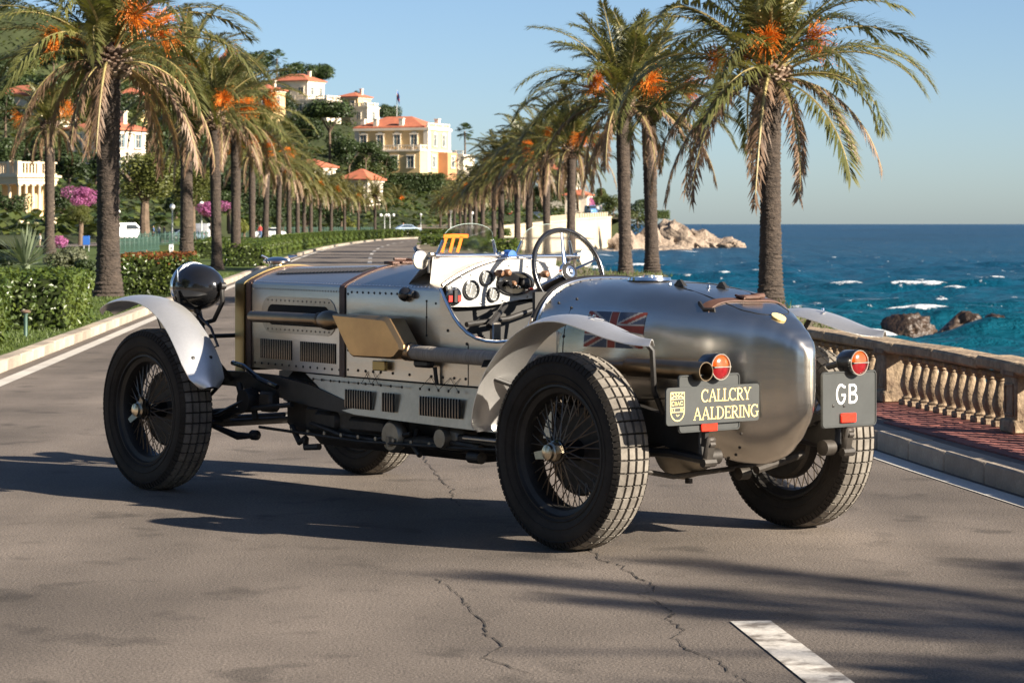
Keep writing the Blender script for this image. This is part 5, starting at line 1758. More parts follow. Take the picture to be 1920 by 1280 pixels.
# top louvres
lt = louvre_mesh(.085, .02)
for i in range(24):
    x = 3.03 - i * .034
    for s in (1, -1):
        y = s * .19
        y0 = sy(x) - .018
        z = 1.139 + (stop(x) - 1.139) * (1 - (y / y0) ** 2)
        sl = 2 * (stop(x) - 1.139) * abs(y) / y0 ** 2
        link('louvre', lt, bonnet, (x, y, z + .001), (R(90) - s * sl * .9 if s > 0 else R(90) + sl * .9, 0, 0), (1, 1, 1.15))
# slot for the exhaust with riveted surround
def stadium(cx, cz, a, b, n=8):
    pts = []
    for k in range(n + 1):
        t = -math.pi / 2 + math.pi * k / n
        pts.append((cx + a - b + b * math.cos(t), cz + b * math.sin(t)))
    for k in range(n + 1):
        t = math.pi / 2 + math.pi * k / n
        pts.append((cx - a + b + b * math.cos(t), cz + b * math.sin(t)))
    return pts
def on_side(pts, off):
    return [Vector((x, sy(x) + off, z)) for x, z in pts]
so, si = stadium(2.625, .963, .40, .098), stadium(2.625, .963, .335, .055)
su = MB().loft([on_side(so, .0), on_side(so, .004), on_side(si, .004), on_side(si, -.0)], closed=True).build('slot_surround', M['alu_dull'], bonnet)
MB().add(on_side(si, .0018), [tuple(range(len(si)))]).build('exhaust_slot', M['slot'], bonnet, smooth=0)
rivets('rivet_row', [Vector((x, sy(x) + .004, z)) for z in (.885, 1.04) for x in np.linspace(2.30, 2.95, 15)], bonnet, .006)
rivets('rivet_row', [Vector((x, sy(x) + .0, 1.10)) for x in np.linspace(3.13, 2.2, 34)], bonnet, .0055)
rivets('rivet_row', [Vector((x, sy(x) - .014, 1.139)) for x in np.linspace(3.13, 2.2, 34)], bonnet, .0055, 'chrome', (0, .4, 1))
rivets('rivet_row', [Vector((x, sy(x) + .0, .695)) for x in np.linspace(3.1, 2.2, 13)], bonnet, .0075, 'oily')
rivets('rivet_row', [Vector((x, sy(x) + .0, 1.10)) for x in np.linspace(2.08, 1.66, 9)] + [Vector((2.115, sy(2.115), z)) for z in (.70, .80, .95, 1.09)] + [Vector((1.40, sy(1.40), z)) for z in (.90, .99, 1.07)] + [Vector((1.32, .458, 1.06))], scuttle, .007, 'oily')
rivets('rivet_row', [Vector((x, sy(x) - .014, 1.139)) for x in np.linspace(2.1, 1.4, 24)], scuttle, .005, 'chrome', (0, .4, 1))
MB().tube([(1.40, sy(1.4) + .001, .90), (1.40, sy(1.4) + .001, 1.07)], .0022, 5).tube([(2.14, sy(2.14) + .001, .67), (2.14, sy(2.14) + .001, 1.11)], .0025, 5).tube([(3.12, sy(3.12) + .001, .955), (3.03, sy(3.03) + .001, .957)], .002, 5).build('panel_seam', M['slot'], scuttle)

# cockpit sides with the cut-down door line
CUT = [(1.285, 1.132), (1.255, 1.09), (1.22, 1.045), (1.18, .998), (1.13, .955), (1.07, .92), (1.0, .897), (.92, .886), (.84, .885), (.76, .892), (.69, .91), (.64, .935), (.60, .97), (.58, 1.01)]
for s in (1, -1):
    nm = 'cockpit_side'
    m = MB()
    poly = [(1.283, .668), (.40, .668), (.40, .95), (.575, .99)] + CUT[::-1][1:]
    m.prism(poly, .448, .4605, fn=lambda a, b, h: (a, s * h, b))
    cs = m.build(nm, M['alu'], CAR)
    MB().tube([(x, s * .456, z + .002) for x, z in CUT], .009, 8).build('rolled_edge', M['chrome'], cs)
    if s > 0:
        rivets('rivet_row', [Vector((1.07, .461, .87)), Vector((1.04, .461, .80)), Vector((1.22, .461, .93)), Vector((.72, .461, .86)), Vector((.62, .461, .90))], cs, .0085, 'oily')
        MB().tube([(1.06, .4615, .67), (1.06, .4615, .87)], .002, 5).build('panel_seam', M['slot'], cs)

# lower valance panels with louvres and wire lacing
LOWP = [(2.53, .662), (2.42, .612), (2.33, .56), (2.24, .515), (2.15, .488), (2.04, .474), (1.6, .466), (1.05, .458), (.42, .452), (.42, .662)]
def low_y(x):
    return sy(min(max(x, 1.28), 3)) + .012
for s in (1, -1):
    m = MB()
    m.prism(LOWP, -.02, 0, fn=lambda a, b, h: (a, s * (low_y(a) + h), b))
    vp = m.build('valance', M['alu_dull'], CAR)
    if s > 0:
        l2 = louvre_mesh(.095, .016)
        for x0, n_ in ((2.11, 11), (1.765, 5), (1.43, 15)):
            for i in range(n_):
                x = x0 - i * .0228
                link('louvre', l2, vp, (x, low_y(x) + .001, .553), (0, 0, -.04))
        rp = [Vector((x, low_y(x), .636)) for x in (2.45, 2.36, 2.27, 2.18, 2.09, 2.0, 1.93, 1.86, 1.79, 1.7, 1.6, 1.44, 1.36, 1.28, 1.2, 1.12)]
        rivets('rivet_row', rp, vp, .008, 'oily')
        rp2 = [Vector((x, sy(x) + .001, .70)) for x in (2.02, 1.95, 1.88, 1.81, 1.7, 1.55, 1.36, 1.26, 1.17, 1.08)]
        rivets('rivet_row', rp2, vp, .008, 'oily')
        z1 = MB()
        for a, b in ((1.97, 1.92), (1.88, 1.95), (1.88, 1.81), (1.81, 1.88), (1.44, 1.36), (1.28, 1.36), (1.28, 1.2), (1.28, 1.2), (1.12, 1.2), (1.2, 1.12)):
            z1.tube([(a, low_y(a) + .002, .636), (b, sy(b) + .003, .70)], .0016, 4)
        z1.tube([(2.45, low_y(2.45) + .002, .636), (1.6, low_y(1.6) + .002, .636)], .0013, 4)
        z1.build('lacing_wire', M['oily'], vp)
    MB().tube([(2.5, s * (low_y(2.5) - .004), .664), (1.28, s * (low_y(1.28) - .006), .664), (.45, s * (low_y(.45) - .006), .664)], .004, 5).build('panel_seam', M['slot'], vp)
MB().cbox((1.78, .46, .735), (.11, .02, .05), .004).build('maker_tag', M['brass'], scuttle)

# dashboard
DX = 1.243
arch = [(y, 1.135 + .140 * (1 - (y / .46) ** 2)) for y in np.linspace(.445, -.445, 19)]
low = [(-.43, 1.06), (-.25, 1.075), (-.10, 1.078), (.0, 1.07), (.10, 1.055), (.20, 1.045), (.32, 1.042), (.425, 1.045)]
db = MB()
db.prism(arch + low, 0, .014, fn=lambda a, b, h: (DX + h, a, b))
dash = db.build('dashboard', M['dash_white'], CAR)
MB().tube([(1.275, y * 1.02, z + .004) for y, z in arch], .011, 8).build('cowl_edge', M['alu'], CAR)
def gauge(y, z, r, name='gauge', face='gauge', ex=1.0):
    m = MB()
    m.ring([(r * .84, .0), (r * .86, -.016), (r, -.014), (r * 1.04, 0)], 28, (0, 0, 0), 'x')
    if ex != 1:
        m.v = [(a, b * ex, c) for a, b, c in m.v]
    g = m.build(name, M['black'], dash, (DX, y, z))
    f = MB().lathe([(0, -.0045), (r * .88, -.0045), (r * .88, 0)], 28, axis='x')
    f.v = [(a, b * ex, c) for a, b, c in f.v]
    f.build('dial', M[face], g)
    return g
for y, z, r in ((.302, 1.127, .048), (.207, 1.183, .038), (.163, 1.101, .036), (-.29, 1.13, .036)):
    g = gauge(y, z, r)
    nd = MB().tube([(-.007, .2 * r, -.3 * r), (-.007, -.15 * r, .7 * r)], .0022, 4)
    for k in range(12):
        a = k * math.pi / 6
        nd.box((-.006, math.cos(a) * r * .68, math.sin(a) * r * .68), (.001, .0035, .0035))
    nd.build('needle', M['letter_white'], g)
g = gauge(.02, 1.154, .060, 'switch_panel', 'black', 1.95)
for dy, dz, r, mt in ((.06, 0, .016, 'black'), (.03, .0, .014, 'wood'), (-.05, .0, .028, 'black_metal'), (.0, -.018, .01, 'chrome'), (-.085, -.03, .006, 'reflector')):
    MB().lathe([(r * .6, 0), (r, -.012), (r, -.028), (r * .6, -.036), (0, -.037)], 14, axis='x').build('switch', M[mt], g, (-.006, dy, dz))
kn = MB().lathe([(.045, 0), (.045, -.012), (.03, -.016), (.0, -.018)], 22, axis='x').build('fuel_tap', M['black'], dash, (DX, .412, 1.097))
MB().box((-.02, .0, 0), (.012, .018, .06)).build('tap_handle', M['black_metal'], kn)
MB().box((-.0172, .028, -.012), (.004, .022, .03)).box((-.0172, -.028, -.012), (.004, .02, .03)).build('tap_mark', M['red'], kn, smooth=0)
for y, z in ((.148, 1.206), (.10, 1.208), (-.145, 1.198)):
    MB().lathe([(.008, 0), (.008, -.02), (.018, -.024), (.019, -.05), (.012, -.06), (0, -.062)], 14, axis='x').build('pull_knob', M['wood'], dash, (DX, y, z))
rivets('screw', [Vector((DX - .001, y, z)) for y, z in ((.36, 1.19), (.24, 1.06), (.10, 1.07), (-.06, 1.085), (-.06, 1.238), (.30, 1.20), (-.34, 1.18), (.42, 1.145), (.06, 1.245), (-.2, 1.235))], dash, .007, 'chrome', (-1, 0, 0))

# cockpit tub, seat, levers
MB().box((.93, 0, .47), (.70, .88, .03)).box((1.30, 0, .86), (.02, .84, .40)).box((.60, 0, .80), (.02, .86, .66)).build('cockpit_tub', M['inner'], CAR, smooth=0)
st = MB().cbox((.74, 0, .62), (.30, .80, .16), .04).cbox((.64, 0, .84), (.09, .80, .40), .035, Matrix.Rotation(R(-12), 3, 'Y'))
st.build('bench_seat', M['seat'], CAR)
MB().cbox((1.05, .02, .60), (.36, .16, .26), .03).build('gearbox_tunnel', M['oily'], CAR)
MB().cbox((1.10, .26, .80), (.03, .055, .34), .006).build('bulkhead_strut', M['alu_dull'], CAR)
MB().tube([(1.22, .10, 1.05), (1.1, .3, .95)], .016, 8).tube([(1.22, -.2, 1.05), (1.2, .1, .98), (1.15, .4, .96)], .014, 8).tube([(1.0, -.02, .7), (.93, .02, .93)], .010, 6).build('lever', M['black_metal'], CAR)

# steering wheel
SWC = Vector((.97, -.10, 1.212))
swr = Matrix.Rotation(R(17), 3, 'Y')
m = MB()
m.ring([(.219 + .011 * math.cos(t), .013 * math.sin(t)) for t in np.linspace(0, 2 * math.pi, 9)[:-1]], 64, (0, 0, 0), 'x', 0, swr)
wheel_s = m.build('steering_wheel', M['black'], CAR, SWC, smooth=60)
gp = MB()
for k in range(90):
    a = k * 2 * math.pi / 90
    c = swr @ Vector((0, math.cos(a) * .2095, math.sin(a) * .2095))
    gp.lathe([(.006, -.006), (.0075, 0), (.006, .006)], 6, c, 'x')
gp.build('grip', M['black'], wheel_s)
for a in (92, 162, 272, 342):
    d = swr @ Vector((0, math.cos(R(a)), math.sin(R(a))))
    MB().tube([d * .03 + swr @ Vector((.018, 0, 0)), d * .12 + swr @ Vector((.012, 0, 0)), d * .212], [.016, .012, .009], 8, sy=.45).build('spoke', M['chrome'], wheel_s)
MB().lathe([(.0, -.032), (.012, -.03), (.016, -.02), (.03, -.018), (.034, -.01), (.048, -.008), (.05, .012), (.035, .03), (.0, .03)], 24, (0, 0, 0), 'x', 0, swr).build('boss', M['chrome'], wheel_s)
MB().ring([(.030, -.021), (.046, -.012), (.047, -.009), (.030, -.017)], 24, (0, 0, 0), 'x', 0, swr).build('boss_ring', M['black_metal'], wheel_s)
MB().tube([SWC + swr @ Vector((.02, 0, 0)), (1.25, -.14, 1.10), (1.45, -.16, 1.03)], .022, 10).build('steering_column', M['black_metal'], CAR)

# aero screens with their plates
def screen(y0, y1, z0, z1, lab=None):
    e = empty('windscreen', (1.42, (y0 + y1) / 2, z0), 0, CAR)
    w = abs(y0 - y1) / 2
    h = z1 - z0
    tl = R(10)
    rt = Matrix.Rotation(-tl, 3, 'Y')
    out = [(-w, 0)] + [(-w + .025, h * .42), (-w + .035, h * .58)]
    for k in range(1, 12):
        t = math.pi - math.pi * k / 12
        out.append(((w - .03) * math.cos(t), h * .58 + h * .42 * math.sin(t)))
    out += [(w - .035, h * .58), (w - .025, h * .42), (w, 0)]
    f3 = lambda a, b, c: tuple(rt @ Vector((c, a, b)))
    MB().prism(out, -.0025, .0025, fn=f3).build('glass', M['glass'], e, smooth=20)
    MB().tube([f3(a, b, 0) for a, b in out[2:-2]], .0013, 6).build('glass_edge', M['glass_rim'], e)
    fr = MB().tube([(0, -w - .02, -.006), (0, w + .02, -.006)], .011, 10)
    for s in (-1, 1):
        fr.tube([f3(s * w, 0, 0), f3(s * (w - .028), h * .46, 0)], [.010, .008], 8)
        fr.lathe([(.0, -.03), (.016, -.026), (.016, .0), (.0, .004)], 10, (0, s * (w + .02), -.006), 'y')
    fr.build('frame', M['chrome'], e)
    for s in (-1, 1):
        MB().tube([(0, s * (w + .02), 0), (.02, s * (w + .035), -.03), (.02, s * (w + .035), -.09)], .009, 8).lathe([(.0, -.012), (.014, -.01), (.014, .01), (0, .012)], 8, (0, s * (w + .04), 0), 'y').build('clamp', M['alu_dull'], e)
    return e, f3, w, h
scr, f3, w_, h_ = screen(.372, .0, 1.298, 1.455)
tt = MB()
def stroke2(mm, pts, wd_, fn):
    a, b = [], []
    for i, p in enumerate(pts):
        q0, q1 = pts[max(i - 1, 0)], pts[min(i + 1, len(pts) - 1)]
        t = Vector((q1[0] - q0[0], q1[1] - q0[1]))
        t = t.normalized() if t.length > 1e-9 else Vector((1, 0))
        w2 = (wd_[i] if isinstance(wd_, (list, tuple)) else wd_) / 2
        a.append(fn(p[0] - t.y * w2, p[1] + t.x * w2))
        b.append(fn(p[0] + t.y * w2, p[1] - t.x * w2))
    mm.loft([a, b])
for pts in ([(.162, .093), (.10, .096), (.008, .094)], [(.145, .088), (.155, .05), (.163, .012)], [(.098, .088), (.105, .05), (.112, .012)], [(.048, .092), (.056, .05), (.066, .012)]):
    stroke2(tt, pts, .019, lambda a, b: f3(a, b, -.0055))
tt.build('orange_marks', M['orange'], scr, smooth=0)
screen(-.135, -.505, 1.290, 1.452)
def zarch(y, x):
    return 1.139 + (stop(x) - 1.139) * (1 - (y / (sy(x) - .018)) ** 2)
for y0, y1 in ((.405, -.01), (-.12, -.40)):
    ysq = np.linspace(y0, y1, 8)
    m = MB()
    a = [Vector((1.44, y, zarch(y, 1.44) - .02)) for y in ysq]
    b = [Vector((1.415, y, 1.288)) for y in ysq]
    c = [Vector((1.435, y, 1.288)) for y in ysq]
    d = [Vector((1.62, y, zarch(y, 1.62) - .005)) for y in ysq]
    m.loft([a, b, c, d])
    m.build('screen_cowl', M['dash_white'], CAR, smooth=30)
MB().lathe([(.0, -.03), (.028, -.028), (.03, .02), (.0, .04)], 12, (1.40, -.07, 1.29), 'x').build('blue_lamp', M['blue'], CAR)
for y in (.478, -.60):
    e = empty('mirror', (1.42, y, 1.272), 0, CAR)
    MB().lathe([(.0, .022), (.03, .018), (.046, .004), (.048, -.003), (.045, -.005)], 22, axis='x').build('housing', M['chrome'], e)
    MB().lathe([(.0, -.0062), (.045, -.0058)], 22, axis='x').build('mirror_glass', M['mirror'], e)
    MB().tube([(0.01, 0, 0), (.02, -.06 if y > 0 else .06, .005), (.02, -.075 if y > 0 else .14, -.05)], .006, 6).build('stalk', M['chrome'], e)
# bulb horn on the scuttle side
e = empty('bulb_horn', (1.56, .425, 1.10), 0, CAR)
MB().lathe([(.0, .05), (.02, .046), (.034, .03), (.038, .012), (.03, -.006), (.014, -.02), (.014, -.035), (.02, -.04), (.02, -.06), (0, -.064)], 18, (0, .03, 0), 'x').build('bulb', M['black'], e)

# tail ------------------------------------------------------------
TX = [.585, .45, .30, .15, .0, -.15, -.28, -.40, -.50, -.58, -.64, -.69, -.73, -.76, -.785, -.798, -.804]
def lin(tab, x):
    for (x0, a), (x1, b) in zip(tab, tab[1:]):
        if x >= x1:
            f = (x0 - x) / (x0 - x1)
            f = f * f * (3 - 2 * f) * .35 + f * .65
            return a + (b - a) * f
    return tab[-1][1]
TW = [(.59, .457), (.3, .455), (.0, .43), (-.2, .378), (-.4, .285), (-.52, .215), (-.62, .145), (-.70, .10), (-.76, .066), (-.79, .038), (-.805, .006)]
TT = [(.59, 1.185), (.3, 1.192), (.0, 1.176), (-.2, 1.150), (-.4, 1.105), (-.52, 1.070), (-.62, 1.035), (-.70, .99), (-.76, .945), (-.79, .905), (-.805, .86)]
TB = [(.59, .50), (.3, .49), (.0, .45), (-.2, .41), (-.4, .372), (-.52, .372), (-.62, .41), (-.70, .475), (-.76, .55), (-.79, .60), (-.805, .65)]
ZC = .80
def tex(x):
    return 2.9 + 1.3 * min(1, max(0, (.35 - x) / .8))
def tsec(x, n=72):
    w, t, b = lin(TW, x), lin(TT, x), lin(TB, x)
    out = []
    for k in range(n):
        a = 2 * math.pi * k / n
        c, s = math.cos(a), math.sin(a)
        e = tex(x) if s > 0 else 2.3
        y = w * math.copysign(abs(c) ** (2 / e), c)
        z = ZC + (t - ZC if s > 0 else ZC - b) * math.copysign(abs(s) ** (2 / e), s)
        out.append(Vector((x, y, z)))
    return out
def tail_y(x, z):
    w, t, b = lin(TW, x), lin(TT, x), lin(TB, x)
    if z > ZC:
        return w * max(0, 1 - ((z - ZC) / (t - ZC)) ** tex(x)) ** (1 / tex(x))
    return w * max(0, 1 - ((ZC - z) / (ZC - b)) ** 2.3) ** (1 / 2.3)
def tail_z(x, y):
    w, t = lin(TW, x), lin(TT, x)
    return ZC + (t - ZC) * max(0, 1 - (abs(y) / w) ** tex(x)) ** (1 / tex(x))
txs = []
for a, b in zip(TX, TX[1:]):
    txs += [a, (a + b) / 2]
txs.append(TX[-1])
tail = MB().loft([tsec(x) for x in txs], closed=True, capb=True).build('tail', M['alu_tail'], CAR, smooth=75)
hp = [Vector((.586, tail_y(.586, z), z)) for z in np.linspace(.90, 1.12, 9)]
hp += [Vector((.586, y, tail_z(.586, y))) for y in np.linspace(tail_y(.586, 1.14), -tail_y(.586, 1.14), 21)] + [Vector((p.x, -p.y, p.z)) for p in hp[::-1]]
MB().tube([p + Vector((.008, 0, .0)) for p in hp], .020, 10).build('cockpit_padding', M['seat'], CAR)
MB().tube([p + Vector((-.018, 0, .006)) for p in hp], .007, 8).build('cockpit_trim', M['chrome'], CAR)
rivets('rivet_row', [Vector((.54, y, tail_z(.54, y))) for y in np.linspace(.38, -.38, 13)], tail, .006, 'oily', (0, 0, 1))
rivets('rivet_row', [Vector((.36, tail_y(.36, z), z)) for z in (.93, 1.0, 1.06, 1.10)] + [Vector((.47, tail_y(.47, z), z)) for z in (1.0, 1.08)], tail, .0085, 'oily')
MB().tube([Vector((.36, tail_y(.36, z) + .001, z)) for z in np.linspace(.68, 1.06, 8)], .002, 5).build('panel_seam', M['slot'], tail)
# union flag on the flank
fm_ = MB()
NX, NZ = 60, 40
fx0, fx1, fz0, fz1 = .218, -.128, .888, 1.050
def fcol(a, b):
    X, Y = (a - .5) * 60, (b - .5) * 30
    if abs(X) < 3.6 or abs(Y) < 3.6:
        return 1
    if abs(X) < 5.4 or abs(Y) < 5.4:
        return 2
    for s in (1, -1):
        d = (Y - s * X / 2) / math.sqrt(1.25)
        if abs(d) < 1.6:
            return 1
        if abs(d) < 3.2:
            return 2
    return 0
for i in range(NX):
    for j in range(NZ):
        q = []
        for di, dj in ((0, 0), (1, 0), (1, 1), (0, 1)):
            x = fx0 + (fx1 - fx0) * (i + di) / NX
            z = fz0 + (fz1 - fz0) * (j + dj) / NZ
            q.append((x, tail_y(x, z) + .0025, z))
        fm_.add(q, [(0, 1, 2, 3)], fcol((i + .5) / NX, (j + .5) / NZ))
fm_.build('flag_decal', [M['flag_blue'], M['flag_red'], M['flag_white']], tail, smooth=60)
# filler cap
zf = tail_z(.20, .06)
fc = MB().ring([(.070, .0), (.072, .012), (.1, .010), (.104, -.004)], 36, (0, 0, 0), 'z')
fc = fc.build('filler_ring', M['chrome'], tail, (.20, .06, zf + .004))
f2 = MB().lathe([(.0, .003), (.07, .003)], 28).build('filler_lid', M['alu_dull'], fc)
f4 = MB().ring([(.018, .004), (.018, .02), (.027, .02), (.03, .004)], 20, (0, 0, 0), 'z')
for a in (20, 140, 260):
    f4.box((math.cos(R(a)) * .045, math.sin(R(a)) * .045, .011), (.05, .014, .014), Matrix.Rotation(R(a), 3, 'Z'))
f4.build('filler_handle', M['chrome'], fc)
# hatch outline, small fins, strap, badge
def on_tail(x, y, d=.001):
    return Vector((x, y, tail_z(x, y) + d))
hl = []
for k in range(41):
    t = 2 * math.pi * k / 40
    hl.append(on_tail(-.29 + .30 * math.copysign(abs(math.cos(t)) ** .6, math.cos(t)), .0 + .155 * math.copysign(abs(math.sin(t)) ** .7, math.sin(t)), .001))
MB().tube(hl, .0016, 5).build('hatch_seam', M['slot'], tail)
for x, y in ((-.075, .115), (-.16, -.07)):
    m = MB().prism([(-.035, 0), (.035, 0), (.012, .028), (-.004, .030)], -.012, .012, fn=lambda a, b, h: (a, h * (1 - b * 14), b))
    m.build('vent_scoop', M['black_metal'], tail, on_tail(x, y, 0))
MB().lathe([(.012, 0), (.010, .012), (0, .016)], 10, on_tail(-.14, .0, 0)).lathe([(.008, 0), (.006, .008), (0, .01)], 10, on_tail(-.03, .14, 0)).build('catch', M['chrome'], tail)
ysq = np.linspace(.245, -.26, 22)
xs_ = lambda y, d: -.40 + d + .09 * max(0, y) ** 1.0 * 1.2
m = MB().loft([[on_tail(xs_(y, d), y, e) for y in ysq] for d, e in ((-.026, .001), (-.026, .007), (.026, .007), (.026, .001))])
tsp = m.build('tail_strap', M['leather'], tail)
MB().cbox(on_tail(-.40, .0, .016), (.065, .10, .018), .006).cbox(on_tail(-.40, -.06, .02), (.055, .06, .022), .008).tube([on_tail(-.37, .05, .018), on_tail(-.43, .05, .018)], .006, 6).build('buckle', M['leather'], tsp)
y0 = .245
MB().tube([on_tail(xs_(y0, -.045), y0 - .02, .006), on_tail(xs_(y0, 0), y0 + .004, .008), on_tail(xs_(y0, .045), y0 - .01, .006)], .009, 6).build('strap_anchor', M['black_metal'], tsp)
bd = on_tail(-.625, .03, .002)
MB().lathe([(.034, 0), (.034, .005), (.026, .006), (0, .006)], 20, (0, 0, 0), 'z', 0, Matrix.Rotation(R(-28), 3, 'Y')).build('badge', M['gold'], tail, bd)
rivets('rivet_row', [Vector((x, tail_y(x, z), z)) for x, z in ((-.53, .52), (-.50, .455), (-.46, .42), (-.40, .40))] + [Vector((x, -tail_y(x, z), z)) for x, z in ((-.6, .5), (-.56, .44))], tail, .008, 'oily', (-.7, .7, 0))

# exhaust ------------------------------------------------------------
ex = empty('exhaust', (2.2, .53, .95), 0, CAR)
def EX(*p):
    return tuple(Vector(p) - Vector((2.2, .53, .95)))
MB().tube([EX(2.86, .515, .957), EX(2.5, .525, .958), EX(2.2, .53, .957)], .030, 16, caps=False).tube([EX(2.86, .515, .957), EX(2.83, .515, .957)], .0275, 16).build('front_pipe', M['exh'], ex)
MB().lathe([(.031, .0), (.036, .008), (.036, .02), (.03, .026), (.045, .06), (.052, .10), (.046, .145), (.034, .175), (.038, .18), (.038, .195), (.03, .2)], 20, EX(2.02, .53, .957), 'x').build('expansion_bulb', M['exh'], ex)
bxp = [(2.03, .992), (1.58, .992), (1.545, .982), (1.43, .855), (1.425, .83), (1.47, .79), (1.50, .782), (1.85, .782), (1.88, .795)]
def inset(poly, d):
    c = Vector((sum(p[0] for p in poly) / len(poly), sum(p[1] for p in poly) / len(poly)))
    return [tuple(Vector(p) + (c - Vector(p)).normalized() * d) for p in poly]
secs = []
for yv, d in ((.475, .02), (.485, .0), (.575, .0), (.592, .022)):
    secs.append([Vector(EX(x, yv, z)) for x, z in inset(bxp, d)])
MB().loft(secs, closed=True, capa=True, capb=True).build('silencer_box', M['exh_box'], ex, smooth=28)
MB().tube([EX(1.47, .53, .822), EX(1.2, .53, .815), EX(.8, .525, .812), EX(.45, .52, .806)], .037, 16).build('wrapped_pipe', M['wrap'], ex)
MB().lathe([(.035, 0), (.045, .004), (.047, .03), (.042, .05), (.046, .06), (.04, .075)], 18, EX(1.40, .53, .821), 'x').build('pipe_clamp', M['exh'], ex)
MB().tube([EX(.46, .52, .806), EX(.0, .515, .806), EX(-.2, .51, .808)], .028, 14).build('rear_pipe', M['exh'], ex)
MB().ring([(.042, 0), (.042, .5), (.038, .5), (.038, 0)], 20, EX(-.66, .505, .812), 'x').lathe([(.03, .5), (.042, .49), (.042, .495)], 16, EX(-.66, .505, .812), 'x').build('tail_pipe', M['exh'], ex)
MB().cbox(EX(1.36, .50, .765), (.13, .05, .04), .012).tube([EX(1.30, .48, .75), EX(1.29, .475, .665)], .011, 6).build('bracket', M['black_metal'], ex)

# chassis, axles, springs, engine underside ----------------------------------
for s in (1, -1):
    path = [(3.86, .36, .56), (3.55, .37, .60), (3.2, .385, .605), (2.8, .395, .585), (2.45, .40, .55), (2.15, .405, .51), (1.7, .41, .50), (.9, .41, .495), (.45, .41, .50), (.2, .41, .56), (-.05, .41, .585), (-.3, .42, .54), (-.55, .425, .48)]
    secs = []
    for i, (x, y, z) in enumerate(path):
        h = (.055 if i in (3, 4) else .035) if 2 < i < 9 else .035 + .003 * i
        secs.append([Vector((x, s * (y - .02), z - h)), Vector((x, s * (y + .022), z - h)), Vector((x, s * (y + .022), z + h)), Vector((x, s * (y - .02), z + h))])
    MB().loft(secs, closed=True, capa=True, capb=True).build('chassis_rail', M['black_metal'], CAR, smooth=20)
    # leaf springs
    for xc, nm, zc in ((3.5, 'front_spring', .40), (.0, 'rear_spring', .47)):
        m = MB()
        for k in range(6):
            hl_ = .52 - k * .075
            m.loft([[Vector((xc + t * hl_, s * (.40 + e), zc + .10 * (t * hl_ / .52) ** 2 - k * .0115 + d)) for e, d in ((-.024, -.005), (.024, -.005), (.024, .005), (-.024, .005))] for t in np.linspace(-1, 1, 13)], closed=True, capa=True, capb=True)
        m.box((xc, s * .40, zc - .03), (.09, .07, .09))
        m.build(nm, M['black_metal'], CAR, smooth=25)
    MB().lathe([(.0, -.04), (.06, -.038), (.065, -.02), (.065, .02), (.06, .038), (0, .04)], 18, (2.96, s * .47, .50), 'y').tube([(2.96, s * .5, .50), (3.2, s * .5, .42), (3.42, s * .49, .38)], .012, 6).build('friction_damper', M['black_metal'], CAR)
    # rear shackle with plate bracket
    MB().cbox((-.60, s * .435, .455), (.03, .055, .14), .01, Matrix.Rotation(R(-14), 3, 'Y')).tube([(-.60, s * .40, .41), (-.60, s * .47, .41)], .02, 8).tube([(-.618, s * .42, .49), (-.618, s * .45, .49)], .014, 8).build('shackle', M['oily'], CAR)
    MB().lathe([(0, -.035), (.036, -.03), (.036, .03), (0, .035)], 14, (-.545, s * .36, .43), 'y').build('shackle_boss', M['oily'], CAR)
MB().tube([(3.5, -.62, .44), (3.5, -.5, .40), (3.5, -.38, .35), (3.5, .38, .35), (3.5, .5, .40), (3.5, .62, .44)], .033, 10).build('front_axle', M['black_metal'], CAR)
MB().tube([(3.32, -.55, .36), (3.32, .55, .36)], .014, 8).tube([(3.5, .55, .42), (3.32, .55, .36)], .016, 6).tube([(3.34, .5, .42), (2.9, .48, .46), (2.55, .47, .50)], .014, 8).tube([(3.32, .46, .34), (3.1, .45, .30), (2.95, .45, .31)], [.014, .022, .014], 8).lathe([(0, -.03), (.028, -.02), (.028, .02), (0, .03)], 10, (2.93, .45, .315), 'x').build('steering_rod', M['black_metal'], CAR)
MB().cbox((2.82, .43, .50), (.12, .07, .11), .015).tube([(3.0, .43, .56), (2.92, .45, .40)], .018, 8).tube([(3.1, .44, .58), (3.02, .46, .48)], .02, 8).build('steering_gear', M['oily'], CAR)
MB().tube([(2.62, .42, .38), (2.52, .44, .30), (2.45, .45, .33)], .016, 8).tube([(2.45, .45, .33), (2.45, .45, .28), (2.34, .44, .29)], .018, 8).build('pedal_linkage', M['oily'], CAR)
MB().tube([(3.22, .40, .69), (3.05, .44, .68), (2.85, .47, .62), (2.7, .46, .585)], .014, 8).tube([(3.2, .35, .63), (3.32, .37, .61), (3.45, .40, .5)], .012, 8).build('brake_cable', M['black'], CAR)
eng = MB().cbox((2.30, 0, .50), (1.15, .62, .34), .05).cbox((2.0, 0, .33), (1.5, .42, .13), .04).cbox((1.35, .05, .42), (.9, .5, .20), .05).cbox((2.2, .33, .42), (.8, .06, .14), .02)
eng.build('engine_underside', M['oily'], CAR)
MB().lathe([(.0, -.03), (.075, -.028), (.085, -.01), (.085, .01), (.07, .028), (0, .03)], 18, (1.74, .40, .38), 'y').tube([(1.74, .43, .38), (1.74, .43, .33)], .02, 8).build('inspection_cover', M['cast'], CAR)
MB().cbox((1.45, .36, .36), (.5, .09, .06), .02).tube([(1.3, .42, .38), (1.0, .43, .37)], .018, 8).lathe([(.0, -.05), (.03, -.045), (.03, .045), (0, .05)], 12, (1.05, .42, .32), 'x').cbox((.95, .40, .40), (.5, .05, .05), .01).build('linkage', M['oily'], CAR)
MB().cbox((.84, .43, .415), (.5, .10, .022), .008).build('step_board', M['alu_dull'], CAR)
MB().tube([(1.0, 0, .42), (.1, 0, .43)], .035, 10).build('propeller_shaft', M['black_metal'], CAR)
